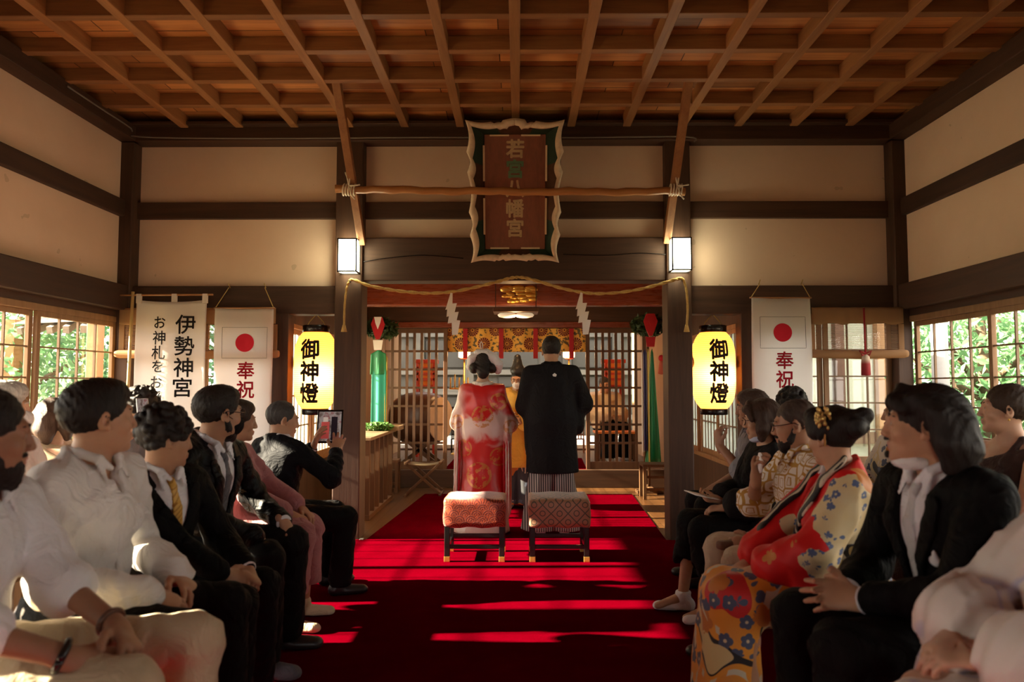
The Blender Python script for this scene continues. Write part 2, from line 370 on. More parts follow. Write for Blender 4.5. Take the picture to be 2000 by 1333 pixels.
for x, s in ((PL, -1), (PRX, 1)):
    a, b = min(x, x + s * .08), max(x, x + s * .08)
    struct('wall_sanctuary_left' if s < 0 else 'wall_sanctuary_right', bx((a, YI + .1, ZP), (b, 12.6, 2.68)), wood('sanctuary_wall' + str(s), (.36, .22, .11), (.26, .14, .065), 'z'), 'light timber wall of the altar room behind the lattice', 'wall')
struct('ceiling_sanctuary', bx((PL - .6, YI + .1, 2.66), (PRX + .6, 12.3, 2.72)), M_BOARD, 'boarded ceiling of the altar room', 'ceiling')
# carpets
def carpet_mat():
    t = NT('red_carpet'); v = t.coord(); n = t.noise(v, 3, 4, .6); f = t.noise(v, 420, 2, .7)
    col = t.ramp(n, [(.3, (.056, .0001, .0022)), (.7, (.080, .0001, .0034))]); t.bump(f, .5, .003)
    return t.fin(col, .95, .0)
M_CARPET = carpet_mat()
def carpet(name, poly, z0, z1, label):
    bm = bmesh.new(); prism(bm, poly, Matrix.Translation((0, 0, z0)), z1 - z0)
    return tag(from_bm(name, bm, M_CARPET), label, 'carpet')
fl = lambda px, py: (lambda d: (EYE + d * (EYE.z / -d.z)).to_tuple()[:2])(fwd * FPX + rgt * (px - CX) + upv * (CY - py))
carpet('red_carpet', [(-2.75, YR + .3), (2.75, YR + .3), (2.75, 6.33), (-2.75, 6.33)], 0, .012, 'wide red carpet under the seated guests and the two stools')
a, b, c, d = fl(722, 1050), fl(1290, 1046), fl(1234, 967), fl(830, 967)
carpet('red_carpet', [(a[0], 6.335), (b[0], 6.335), c, d], 0, .011, 'narrower red carpet under the standing bride and groom')
carpet('red_carpet', [(xat(868, 9.7, 900), 9.67), (xat(1146, 9.7, 900), 9.67), (.95, 11.2), (-.95, 11.2)], ZP, ZP + .01, 'small red carpet on the raised altar floor behind the couple')
tag(from_bm('threshold_strip', bx((PX[2] + .01, 6.31, 0), (a[0] - .02, 6.36, .02), .004), plain('dull_metal', (.3, .28, .26), .4, .5, .8)), 'dull metal threshold strip on the floor beside the pillar base', 'threshold')
# outside
tag(from_bm('ground', bx((-40, -30, -.55), (40, 45, -.35)), M_GRASS_GROUND), 'garden ground outside the hall', 'ground', None, 'structure')
# ================================================================ fixtures and things of the hall
M_BLACK = plain('black_lacquer', (.012, .010, .010), .25, .5); M_DARKMETAL = plain('dark_metal', (.03, .028, .025), .4, .5, .6)
M_ROPE = plain('straw_rope', (.52, .36, .13), .85, .2, var=.3, scale=60, bump=.4); M_WHITEROPE = plain('white_rope', (.75, .70, .58), .8, .2)
M_PAPER = plain('white_paper', (.86, .84, .80), .7, .2, var=.03); M_GOLD = plain('gilt', (.85, .52, .12), .3, .5, .9, var=.25, scale=30, bump=.3)
M_INK = plain('black_ink', (.015, .012, .012), .7, .2); M_REDINK = plain('red_dye', (.50, .01, .025), .75, .2)
M_BAMBOO = wood('bamboo', (.42, .20, .075), (.28, .12, .04), 'x', .35, .5); M_STRUT = wood('strut_wood', (.40, .19, .075), (.24, .10, .04), 'y', .5)
# diagonal struts and the bamboo pole lashed across them
def strut(px0, py0, px1, py1, label):
    p = at(px0, py0, 5.36); q = at(px1, py1, 6.34); bm = bmesh.new(); bar(bm, p, q, .062, .062, .004, (1, 0, 0))
    return tag(from_bm('diagonal_strut', bm, M_STRUT), label, 'strut', 'diagonal ceiling struts'), p, q
_, p0, q0 = strut(656, 150, 707, 476, 'diagonal wooden strut over the pillar by the offering table, holding the bamboo pole end'); _, p1, q1 = strut(1346, 150, 1302, 473, 'diagonal wooden strut over the pillar by the shawl woman, holding the bamboo pole end')
ca = at(655, 369, 5.945); cb = at(1337, 374, 5.945); bm = bmesh.new(); n = 36; pts = [ca.lerp(cb, i / n) + Vector((0, .014 * math.sin(i * .7), -.012 * math.sin(math.pi * i / n) + .005 * math.sin(i * 1.9))) for i in range(n + 1)]
tube(bm, pts, [.030 + (.004 if i % 6 == 0 else 0) for i in range(n + 1)], 12)
tag(from_bm('bamboo_pole', bm, M_BAMBOO), 'bamboo pole lashed level across two struts before the plaque', 'pole')
for cxp, l in ((684, 'white cord lashing the bamboo pole to the strut nearer the offering table'), (1321, 'white cord lashing the bamboo pole to the strut nearer the shawl woman')):
    bm = bmesh.new(); c = at(cxp, 371, 5.945)
    for k in range(5):
        x = c.x - .05 + .022 * k; tube(bm, [Vector((x + .006 * math.sin(a), c.y + .044 * math.cos(a), c.z + .046 * math.sin(a))) for a in np.linspace(0, 6.3, 15)], .0065, 6)
    for (dx, dz) in ((.09, .03), (-.03, .13), (.02, .15), (.05, -.09)): tube(bm, [c + Vector((0, -.045, .02)), c + Vector((dx * .5, -.055, dz * .7)), c + Vector((dx, -.05, dz))], .006, 6)
    tag(from_bm('rope_lashing', bm, M_WHITEROPE, smooth=True), l, 'rope')
# shrine name plaque, leaning forward at its top
def plaque():
    top = at(1006, 236, 6.02); bot = at(1006, 512, 6.30); ez = (top - bot); H = ez.length; ez = ez / H; ex = Vector((1, 0, 0)); ey = ez.cross(ex)
    M = Matrix((ex, ez, -ey, )).transposed().to_4x4(); M.translation = bot   # x across, y up the board, z towards the viewer
    if M.to_3x3().determinant() < 0: M = Matrix((ex, ez, ey)).transposed().to_4x4(); M.translation = bot
    toward = M.to_3x3() @ Vector((0, 0, 1))
    if toward.y > 0: M = M @ Matrix.Rotation(0, 4, 'X'); 
    wt, wb = .408, .372
    t = thing('name_plaque', 'tall carved wooden plaque with pale scalloped frame above the opening', 'plaque', bot)
    bd = wood('plaque_board', (.25, .085, .048), (.13, .042, .025), 'z', .5)
    half = lambda y: wb + (wt - wb) * y / H
    P = lambda x, y, z: M @ Vector((x, y, z))
    s = -1 if (M.to_3x3() @ Vector((0, 0, 1))).y > 0 else 1   # s*z points at the viewer
    bm = bmesh.new(); add_box(bm, (-.255, .11, -.02), (.255, H - .11, .012), .004, M); from_bm('board', bm, bd, t)
    # scalloped rim
    def rim():
        pts = []
        def lobe(a, b, inn, n=9, amp=.022):
            for i in range(n):
                u = i / n; pts.append((a[0] + (b[0] - a[0]) * u + inn[0] * amp * math.sin(math.pi * u), a[1] + (b[1] - a[1]) * u + inn[1] * amp * math.sin(math.pi * u)))
        w1, w0 = wt, wb
        lobe((-w1, H), (-.17, H - .012), (0, -1), 9, .018); lobe((-.17, H - .03), (-.10, H - .03), (0, -1), 5, -.01); lobe((-.10, H - .005), (.10, H - .005), (0, -1), 10, -.014); lobe((.10, H - .03), (.17, H - .03), (0, -1), 5, -.01); lobe((.17, H - .012), (w1, H), (0, -1), 9, .018)
        ys = [H, H * .78, H * .64, H * .36, H * .2, 0]
        xs = lambda y: half(y)
        for a, b in zip(ys, ys[1:]): lobe((xs(a), a), (xs(b), b), (-1, 0), 8, .026)
        lobe((w0, 0), (.17, .012), (0, 1), 8, .014); lobe((.17, .03), (.10, .03), (0, 1), 5, -.012); lobe((.10, .012), (-.10, .012), (0, 1), 10, .012); lobe((-.10, .03), (-.17, .03), (0, 1), 5, -.012); lobe((-.17, .012), (-w0, 0), (0, 1), 8, .014)
        for a, b in zip(ys[::-1], ys[::-1][1:]): lobe((-xs(a), a), (-xs(b), b), (1, 0), 8, .026)
        return pts
    rp = rim(); zf = s * .10; bm = bmesh.new(); n = len(rp); cx, cy = 0, H / 2
    def inset(p, d): v = Vector((p[0] - cx, p[1] - cy)); sx = max(0, abs(v.x) - d); sy = max(0, abs(v.y) - d); return (cx + math.copysign(sx, v.x), cy + math.copysign(sy, v.y))
    A = [bm.verts.new(P(x, y, zf)) for x, y in rp]; A2 = [bm.verts.new(P(x, y, zf + s * .012)) for x, y in (inset(p, .024) for p in rp)]
    B = [bm.verts.new(P(*inset(p, .05), zf)) for p in rp]; Cc = [bm.verts.new(P(x, y, zf - s * .05)) for x, y in rp]; D = [bm.verts.new(P(*inset(p, .048), zf - s * .05)) for p in rp]
    for k in range(n):
        j = (k + 1) % n
        for u, v in ((A, A2), (A2, B), (B, D), (D, Cc), (Cc, A)): bm.faces.new((u[k], u[j], v[j], v[k])).smooth = True
    bmesh.ops.recalc_face_normals(bm, faces=bm.faces[:])
    from_bm('scalloped_rim', bm, plain('aged_gesso', (.66, .52, .38), .8, .2, var=.3, scale=25), t)
    # sloping sides between rim and board: dark green corners, brown middles
    mcp, msp = plain('verdigris_paint', (.045, .085, .055), .6, .3, var=.4, scale=9), plain('carved_brown', (.15, .07, .04), .6, .3, var=.4, scale=22, bump=.4); w1, w0 = wt - .02, wb - .02
    outer = [(-w1, H - .02), (w1, H - .02), (w0, .02), (-w0, .02)]; inner = [(-.255, H - .11), (.255, H - .11), (.255, .11), (-.255, .11)]
    for i in range(4):
        o0, o1, i0, i1 = outer[i], outer[(i + 1) % 4], inner[i], inner[(i + 1) % 4]
        for nm, mm, u0, u1 in (('corner_panel', mcp, 0, .27), ('side_panel', msp, .27, .73), ('corner_panel', mcp, .73, 1)):
            q = []; b0 = bmesh.new()
            for (e0, e1, z) in ((o0, o1, zf - s * .03), (i0, i1, 0.0)):
                q.append([P(e0[0] + (e1[0] - e0[0]) * u, e0[1] + (e1[1] - e0[1]) * u, z) for u in (u0, u1)])
            vs = [b0.verts.new(p) for p in (q[0][0], q[0][1], q[1][1], q[1][0])]; b0.faces.new(vs); bmesh.ops.solidify(b0, geom=b0.faces[:], thickness=.006); from_bm(nm, b0, mm, t)
    mf = plain('pale_fillet', (.72, .56, .38), .7, .2)
    for a, b, c, d in ((-.21, H - .125, -.05, H - .112), (.05, H - .125, .21, H - .112), (-.21, .112, -.05, .125), (.05, .112, .21, .125), (-.268, H * .58, -.252, H * .83), (.252, H * .58, .268, H * .83), (-.268, H * .2, -.252, H * .46), (.252, H * .2, .268, H * .46)):
        from_bm('fillet', bx((a, b, 0), (c, d, s * .02), .001, M), mf, t)
    bm = bmesh.new(); bm2 = bmesh.new()
    for k, ch in enumerate('若宮八幡宮'):
        tb = text_mesh(ch, .158, .0055); y = H - .225 - k * .163
        for v in tb.verts: v.co = P(v.co.x, v.co.y + y, s * (.014 + abs(v.co.z)))
        me = bpy.data.meshes.new('t'); tb.to_mesh(me); tb.free(); (bm2 if k == 1 else bm).from_mesh(me); bpy.data.meshes.remove(me)
    from_bm('lettering', bm, plain('worn_gilt_letters', (.80, .62, .38), .6, .3, var=.25, scale=40), t); from_bm('worn_lettering', bm2, plain('verdigris_letters', (.22, .42, .24), .7, .3, var=.35, scale=30), t)
    bm = bmesh.new(); bar(bm, P(0, .14, -s * .02), P(0, .14, -s * .02) + Vector((0, .1, 0)), .3, .05); from_bm('bracket', bm, M_DARKMETAL, t); bm = bmesh.new(); bar(bm, P(0, H - .2, -s * .02), P(0, H - .2, -s * .02) + Vector((0, .30, .05)), .03, .03); from_bm('bracket', bm, M_DARKMETAL, t)
plaque()
# wall sconces on the two pillars
def sconce(px0, px1, py0, py1, label):
    a = at(px0, py1, 6.20); b = at(px1, py0, 6.20); y0, y1 = 6.20, 6.34; t = thing('wall_sconce', label, 'wall lamp', ((a.x + b.x) / 2, y1, a.z), 0, 'pillar sconces')
    bm = bmesh.new(); e = .011; x0, x1, z0, z1 = a.x, b.x, a.z, b.z
    for x in (x0, x1 - e):
        for y in (y0, y1 - e): add_box(bm, (x, y, z0), (x + e, y + e, z1))
    for z in (z0, z1 - e):
        for y in (y0, y1 - e): add_box(bm, (x0, y, z), (x1, y + e, z + e))
        for x in (x0, x1 - e): add_box(bm, (x, y0, z), (x + e, y1, z + e))
    from_bm('frame', bm, M_BLACK, t)
    from_bm('diffuser', bx((x0 + .007, y0 + .006, z0 + .008), (x1 - .007, y1 - .004, z1 - .008), .003), glow('sconce_paper', (1.0, .95, .62), 27.0), t)
    from_bm('wall_plate', bx((x0 + .03, y1 - .005, z0 + .02), (x1 - .03, y1 + .002, z1 - .02)), M_DARKMETAL, t)
sconce(658, 697, 465, 531, 'lit white box sconce with dark frame on the pillar by the offering table'); sconce(1313, 1351, 463, 528, 'lit white box sconce with dark frame on the pillar by the shawl woman')
# paper lanterns
def paper_mat():
    t = NT('lantern_paper'); v = t.coord(); sp = t.n('SeparateXYZ'); t.set(sp.inputs[0], v)
    wv = t.math('ABSOLUTE', t.math('SINE', t.math('MULTIPLY', sp.outputs[2], math.pi / .0175)))
    rib = t.math('GREATER_THAN', wv, .28); col = t.mix(rib, (.60, .25, .05), (.95, .47, .15)); t.bump(wv, .4, .004)
    tl = t.n('BsdfTranslucent'); t.set(tl.inputs[0], col); df = t.n('BsdfDiffuse'); t.set(df.inputs[0], col); em = t.n('Emission', {'Strength': .32}); t.set(em.inputs[0], t.mix(rib, (.6, .22, .02), (1.0, .40, .05)))
    m1 = t.n('MixShader', {0: .35}); t.set(m1.inputs[1], tl.outputs[0]); t.set(m1.inputs[2], df.outputs[0]); ad = t.n('AddShader'); t.set(ad.inputs[0], m1.outputs[0]); t.set(ad.inputs[1], em.outputs[0])
    t.set(t.out.inputs['Surface'], ad.outputs[0]); return t.m
M_LANT = paper_mat()
def lantern(pxc, px_text, label, Y=6.52):
    c = at(pxc, 724, Y); c0 = at(pxc, 799, Y); c1 = at(pxc, 649, Y); hh = (c1.z - c0.z) / 2; rr = 41.5 * Y / FPX
    def rad(z): # z from the middle
        u = min(1, abs(z) / hh); return rr * (1 - .42 * u ** 4.5)
    t = thing('paper_lantern', label, 'lantern', c, 0, 'hanging paper lanterns')
    bm = bmesh.new(); prof = [(rad(z), z) for z in np.linspace(-hh, hh, 49)]; n = 48; rings = [[bm.verts.new(c + Vector((r * math.cos(6.28318 * k / n), r * math.sin(6.28318 * k / n), z))) for k in range(n)] for r, z in prof]
    for a, b in zip(rings, rings[1:]):
        for k in range(n): bm.faces.new((a[k], a[(k + 1) % n], b[(k + 1) % n], b[k])).smooth = True
    from_bm('shade', bm, M_LANT, t)
    for nm, z0, z1 in (('top_ring', hh - .004, hh + .058), ('bottom_ring', -hh - .05, -hh + .004)):
        b = bmesh.new(); lathe(b, [(rr * .60, z0), (rr * .63, z0 + .004), (rr * .63, z1 - .004), (rr * .60, z1)], c, 32); from_bm(nm, b, M_BLACK, t)
    b = bmesh.new()
    for dx in (-.09, .09): tube(b, [c + Vector((dx, 0, hh + .03)), c + Vector((dx * .7, 0, hh + .09)), c + Vector((0, .0, Z_K0 - c.z + .012))], .0045, 6)
    from_bm('hanging_cord', b, M_ROPE, t)
    b = bmesh.new(); tube(b, [c + Vector((0, 0, -hh - .05)), c + Vector((.004, 0, -hh - .08))], .004, 6); from_bm('pull_ring', b, M_GOLD, t)
    bm = bmesh.new(); ang0 = (px_text - pxc) * Y / FPX / rr
    for ch, py in zip('御神燈', (684, 726, 768)):
        tb = text_mesh(ch, .182, .0068); bmesh.ops.subdivide_edges(tb, edges=[e for e in tb.edges if e.calc_length() > .02], cuts=3)
        zc = at(pxc, py, Y).z - c.z
        for v in tb.verts:
            z = v.co.y + zc; r = rad(z) + .003 + abs(v.co.z); a = -math.pi / 2 + ang0 + v.co.x * .94 / rr; v.co = c + Vector((r * math.cos(a), r * math.sin(a), z))
        me = bpy.data.meshes.new('t'); tb.to_mesh(me); tb.free(); bm.from_mesh(me); bpy.data.meshes.remove(me)
    from_bm('lettering', bm, M_INK, t)
    b = bmesh.new()
    for sgn in (-1, 1):
        A = [c + Vector(((rad(z) + .003) * math.cos(a), (rad(z) + .003) * math.sin(a), z)) for (a, z) in (((0 if sgn > 0 else math.pi) + .30 * math.cos(q), .07 + .055 * math.sin(q)) for q in np.linspace(0, 2 * math.pi, 25)[:-1])]
        vs = [b.verts.new(p) for p in A]; f = b.faces.new(vs)
        from_bm('side_crest', b, M_REDINK, t); b = bmesh.new()
    lamp('lantern_bulb', 'POINT', 46, (1.0, .62, .26), c + Vector((.025, -.085, -.05)), shadow_soft_size=.035)
lantern(616.5, 615, 'glowing yellow paper lantern hanging beside the white flag nearest the elderly man'); lantern(1393.5, 1394, 'glowing yellow paper lantern hanging by the woman in the black shawl')
# cloth banners
def cloth_mat(name, color):
    t = NT(name); v = t.coord(); n = t.noise(v, 5, 4, .5); wv = t.noise(v, 260, 2, .6); col = t.mix(n, tuple(c * .93 for c in color), color)
    t.bump(wv, .12, .002); tl = t.n('BsdfTranslucent'); t.set(tl.inputs[0], col); t.fin(col, .85, .15); mx = t.n('MixShader', {0: .68}); t.set(mx.inputs[1], t.b.outputs[0]); t.set(mx.inputs[2], tl.outputs[0]); t.set(t.out.inputs['Surface'], mx.outputs[0]); return t.m
M_CLOTH = cloth_mat('white_cotton', (.90, .88, .86))
def put_text(bm, s, xc, zc, size, bold, yfn):
    tb = text_mesh(s, size, bold)
    for v in tb.verts: x, z = v.co.x + xc, v.co.y + zc; v.co = Vector((x, yfn(x, z) - .004 - abs(v.co.z), z))
    me = bpy.data.meshes.new('t'); tb.to_mesh(me); tb.free(); bm.from_mesh(me); bpy.data.meshes.remove(me)
def flag(px0, px1, py0, nail0, nail1, label):
    Y = 6.25; a = at(px0, py0, Y); b = at(px1, py0, Y); x0, x1, z1, z0 = a.x, b.x, a.z, .80
    yf = lambda x, z: Y + .006 * math.sin((x - x0) * 17 + z * 2.0) + .006 * math.sin(z * 5.0 + x * 4) + .012 * (1 - z / 2)
    t = thing('celebration_flag', label, 'flag', ((x0 + x1) / 2, Y, z0), 0, 'white celebration flags')
    from_bm('cloth', grid_cloth(24, 40, lambda u, v: Vector(((x0 + (x1 - x0) * u) * 1 + .008 * math.sin(v * 5) * (u - .5), yf(x0 + (x1 - x0) * u, z1 + (z0 - z1) * v), z1 + (z0 - z1) * v + .012 * abs(u - .5) * (1 - v)))), M_CLOTH, t)
    cx = (x0 + x1) / 2 + .01; W_ = x1 - x0; cz = at(px0, py0 + 66, Y).z; bm = bmesh.new(); rr = .078
    c = bm.verts.new((cx, yf(cx, cz) - .006, cz)); ring = [bm.verts.new((cx + rr * math.cos(q), yf(cx + rr * math.cos(q), cz + rr * math.sin(q)) - .006, cz + rr * math.sin(q))) for q in np.linspace(0, 2 * math.pi, 41)[:-1]]
    for k in range(40): bm.faces.new((c, ring[(k + 1) % 40], ring[k]))
    from_bm('red_disc', bm, M_REDINK, t)
    bm = bmesh.new(); hx, hz = W_ * .385, W_ * .265
    loop = [(cx - hx + 2 * hx * i / 12, cz + hz) for i in range(13)] + [(cx + hx, cz + hz - 2 * hz * i / 12) for i in range(1, 13)] + [(cx + hx - 2 * hx * i / 12, cz - hz) for i in range(1, 13)] + [(cx - hx, cz - hz + 2 * hz * i / 12) for i in range(1, 13)]
    tube(bm, [(x, yf(x, z) - .004, z) for x, z in loop], .0014, 4); from_bm('outline', bm, M_INK, t)
    bm = bmesh.new()
    bm.free()
    for k, ch in enumerate('奉祝'): bm = bmesh.new(); put_text(bm, ch, cx + .012, at(px0, py0 + 120 + 37 * k, Y).z, .155, .003, yf); from_bm('lettering', bm, M_REDINK, t)
    bm = bmesh.new(); tube(bm, [(x0 - .012, Y, z1 + .008), (x1 + .012, Y, z1 + .008)], .007, 8); from_bm('rod', bm, M_BAMBOO, t)
    bm = bmesh.new()
    for (n, x) in ((nail0, x0), (nail1, x1)):
        q = at(*n, 6.35); tube(bm, [q, (x, Y, z1 + .012)], .0035, 6); tube(bm, [q + Vector((0, .03, 0)), q + Vector((0, -.015, .035))], .004, 5)
    from_bm('hanging_string', bm, M_ROPE, t)
flag(421, 534, 604, (447, 562), (517, 562), 'white flag with red disc hanging between the white banner and the lantern'); flag(1467, 1582, 584, (1484, 555), (1567, 555), 'white flag with red disc beside the rolled bamboo blind')
def banner():
    Y = 6.22; a = at(266, 586, Y); b = at(404, 580, Y); x0, x1, z1, z0 = a.x, b.x, a.z, .85
    yf = lambda x, z: Y + .016 * math.sin((x - x0) * 15 + .3 * z) * (.4 + .6 * (z1 - z)) + .005 * math.sin(z * 6 + 9 * x)
    t = thing('shrine_banner', 'tall white banner with black brush writing hanging from a thin rod', 'banner', ((x0 + x1) / 2, Y, z0))
    from_bm('cloth', grid_cloth(40, 40, lambda u, v: Vector((x0 + (x1 - x0) * u, yf(x0 + (x1 - x0) * u, z1 + (z0 - z1) * v), z1 + (z0 - z1) * v - .02 * math.sin(math.pi * u) * (1 - v)))), M_CLOTH, t)
    bm = bmesh.new()
    for s, py in zip('伊勢神宮', (634, 676, 718, 757)): put_text(bm, s, at(363 - (py - 634) * .06, py, Y).x, at(363, py, Y).z, .172, .0028, yf)
    from_bm('lettering', bm, M_INK, t); bm = bmesh.new()
    for s, py in zip('お神札をお受', (630, 660, 689, 716, 747, 778)): put_text(bm, s, at(313 - (py - 630) * .06, py, Y).x, at(311, py, Y).z, .125 if s not in 'おを' else .115, .0016, yf)
    from_bm('lettering', bm, M_INK, t)
    zr = at(260, 577, Y).z; bm = bmesh.new(); tube(bm, [at(217, 577, Y), at(416, 576, Y)], .008, 8); from_bm('rod', bm, M_BAMBOO, t)
    for px in (272, 341, 401):
        x = at(px, 577, Y).x; from_bm('loop_tab', bx((x - .022, Y - .011, z1 - .03), (x + .022, Y + .011, zr + .012), .003), M_CLOTH, t)
    bm = bmesh.new(); x = at(256, 600, Y).x; tube(bm, [(x - .03, Y + .0, .2), (x - .005, Y, 1.3), (x + .012, Y, zr + .03)], .014, 10); from_bm('upright_pole', bm, plain('pale_bamboo', (.62, .44, .18), .4), t)
    bm = bmesh.new(); add_box(bm, (x - .17, Y - .08, 0), (x + .11, Y + .08, .2), .01); from_bm('base', bm, M_POST, t)
banner()
# rolled bamboo blinds
M_TAN = cloth_mat('tan_brocade', (.56, .36, .20)); M_REED = wood('reed', (.36, .20, .10), (.2, .1, .05), 'x')
def blind(x0, x1, Y, label, tassel_x=None):
    t = thing('bamboo_blind', label, 'blind', ((x0 + x1) / 2, Y, 1.5), 0, 'rolled bamboo blinds'); zt, zb, zr = zat(602, Y), zat(634, Y), zat(694, Y)
    from_bm('valance', grid_cloth(30, 6, lambda u, v: Vector((x0 + (x1 - x0) * u, Y - .03 + .006 * math.sin(u * 40), zt + (zb - zt) * v - .006 * math.sin(u * 23) * v)), .004), M_TAN, t)
    bm = bmesh.new(); n = 22
    for k in range(n): z = zb - (zb - zr) * (k + .5) / n; add_box(bm, (x0 + .01, Y - .004, z - .0022), (x1 - .01, Y + .002, z + .0022))
    from_bm('reed_screen', bm, M_REED, t)
    bm = bmesh.new(); tube(bm, [(x0 - .03, Y - .02, zr + .01), (x0, Y - .02, zr + .01), ((x0 + x1) / 2, Y - .02, zr), (x1, Y - .02, zr + .01), (x1 + .03, Y - .02, zr + .01)], [.028, .036, .036, .036, .028], 14); from_bm('roll', bm, M_TAN, t)
    for x in (x0 + .012, x1 - .012): from_bm('edge_band', bx((x - .022, Y - .012, zr), (x + .022, Y - .006, zb)), M_TAN, t)
    if tassel_x:
        bm = bmesh.new(); tube(bm, [(tassel_x, Y - .07, zt - .01), (tassel_x, Y - .075, zr)], .008, 8)
        for a in (-.05, .05): tube(bm, [(tassel_x, Y - .075, zr + .01), (tassel_x + a, Y - .08, zr + .03), (tassel_x + a * .6, Y - .08, zr - .005), (tassel_x, Y - .075, zr)], .007, 6)
        from_bm('cord', bm, plain('crimson_cord', (.30, .012, .02), .7), t)
        tm = NT('tassel_silk'); sp = tm.n('SeparateXYZ'); tm.set(sp.inputs[0], tm.coord(which='Generated')); tm.fin(tm.ramp(sp.outputs[2], [(0, (.28, .012, .02)), (.55, (.33, .03, .03)), (.8, (.62, .5, .38)), (1, (.62, .5, .38))]), .7)
        bm = bmesh.new(); lathe(bm, [(.03, -.175), (.036, -.17), (.034, -.08), (.03, -.02), (.014, .0)], (tassel_x, Y - .075, zr), 18)
        for v in bm.verts: a = math.atan2(v.co.y - Y + .075, v.co.x - tassel_x); k = 1 + .12 * math.sin(6 * a); v.co.x = tassel_x + (v.co.x - tassel_x) * k
        from_bm('tassel', bm, tm.m, t)
blind(at(1583, 650, 6.3).x, at(1762, 650, 6.3).x, 6.3, 'tan bamboo blind rolled up over the far window, with a red tassel', at(1681, 650, 6.3).x)
blind(at(236, 650, 6.33).x, at(540, 650, 6.33).x, 6.33, 'rolled bamboo blind mostly hidden behind the white banner')
# straw rope and its paper streamers
ctl = [(672, 637), (673, 600), (676, 570), (681, 552), (690, 547), (720, 558), (760, 566), (800, 571), (840, 573), (885, 570), (930, 561), (970, 551), (995, 544), (1012, 542), (1030, 544), (1062, 553), (1100, 564), (1135, 571), (1170, 574), (1215, 571), (1260, 563), (1300, 552), (1325, 545), (1333, 546), (1338, 556), (1342, 580), (1343, 610), (1341, 637)]
bm = bmesh.new(); rp = [at(x, y, 6.24 if 5 <= i <= len(ctl) - 5 else 6.27) for i, (x, y) in enumerate(ctl)]
def smooth_path(p, n=6):
    out = []
    for i in range(len(p) - 1):
        a, b, c, d = p[max(i - 1, 0)], p[i], p[i + 1], p[min(i + 2, len(p) - 1)]
        for k in range(n): t = k / n; out.append(.5 * ((2 * b) + (c - a) * t + (2 * a - 5 * b + 4 * c - d) * t * t + (3 * b - a - 3 * c + d) * t ** 3))
    return out + [p[-1]]
sp_ = smooth_path(rp, 10)
for k in range(2):
    tube(bm, [p + Vector((0, .006 * math.cos(i * .55 + k * math.pi), .006 * math.sin(i * .55 + k * math.pi))) for i, p in enumerate(sp_)], .0095, 6)
for e in (0, -1): tube(bm, [sp_[e] + Vector((0, 0, .01)), sp_[e] - Vector((0, 0, .05))], [.012, .026], 10)
for i in (6, len(ctl) - 6):
    pass
tr_ = tag(from_bm('shimenawa_rope', bm, M_ROPE, smooth=True), 'twisted straw rope draped in two curves between the pillars', 'rope')
tag(from_bm('rope_nail', tube(bmesh.new(), [at(684, 551, 6.22), at(684, 549, 6.38)], .006, 8), M_DARKMETAL), 'dark nail holding the rope on the pillar near the offering table', 'nail'); tag(from_bm('rope_nail', tube(bmesh.new(), [at(1332, 549, 6.22), at(1332, 547, 6.38)], .006, 8), M_DARKMETAL), 'dark nail holding the rope on the pillar near the shawl woman', 'nail')
tag(from_bm('rope_nail', tube(bmesh.new(), [at(1012, 545, 6.22), at(1012, 545, 6.42)], .006, 8), M_DARKMETAL), 'dark nail holding the rope at the middle of the lintel', 'nail')
def shide(px, py, lean, label):
    o = at(px, py, 6.23); s = 6.23 / FPX; bm = bmesh.new(); segs = [((8, 0), (12, 1), (11, 30), (-3, 34)), ((2, 22), (20, 21), (14, 43), (-1, 48)), ((5, 40), (23, 38), (18, 58), (1, 61)), ((9, 54), (26, 55), (20, 83), (9, 84))]
    for k, q in enumerate(segs):
        m = Matrix(((s, 0, 0, o.x), (0, 0, 1, o.y - .004 * k), (0, -s, 0, o.z), (0, 0, 0, 1))); prism(bm, [(x + lean * y * .05, y) for x, y in q], m, .0025)
    tag(from_bm('paper_streamer', bm, M_PAPER), label, 'paper streamer', 'zigzag paper streamers')
shide(872, 572, .6, 'white zigzag paper streamer on the rope, above the bride'); shide(1126, 571, .6, 'white zigzag paper streamer on the rope, beyond the groom\'s head')
# gold crest on the lacquered beam
bm = bmesh.new(); rnd = random.Random(4)
for k in range(38):
    x = at(985 + 57 * rnd.random(), 575, YL).x; z = at(1000, 560 + 30 * rnd.random(), YL).z; r = .03 + .03 * rnd.random()
    bmesh.ops.create_icosphere(bm, subdivisions=2, radius=r, matrix=Matrix.Translation((x, YL + .0, z)) @ Matrix.Diagonal((1.3, .5, .6, 1)))
tag(from_bm('gilt_crest', bm, M_GOLD, smooth=True), 'gilded carved crest at the middle of the lacquered beam', 'ornament')
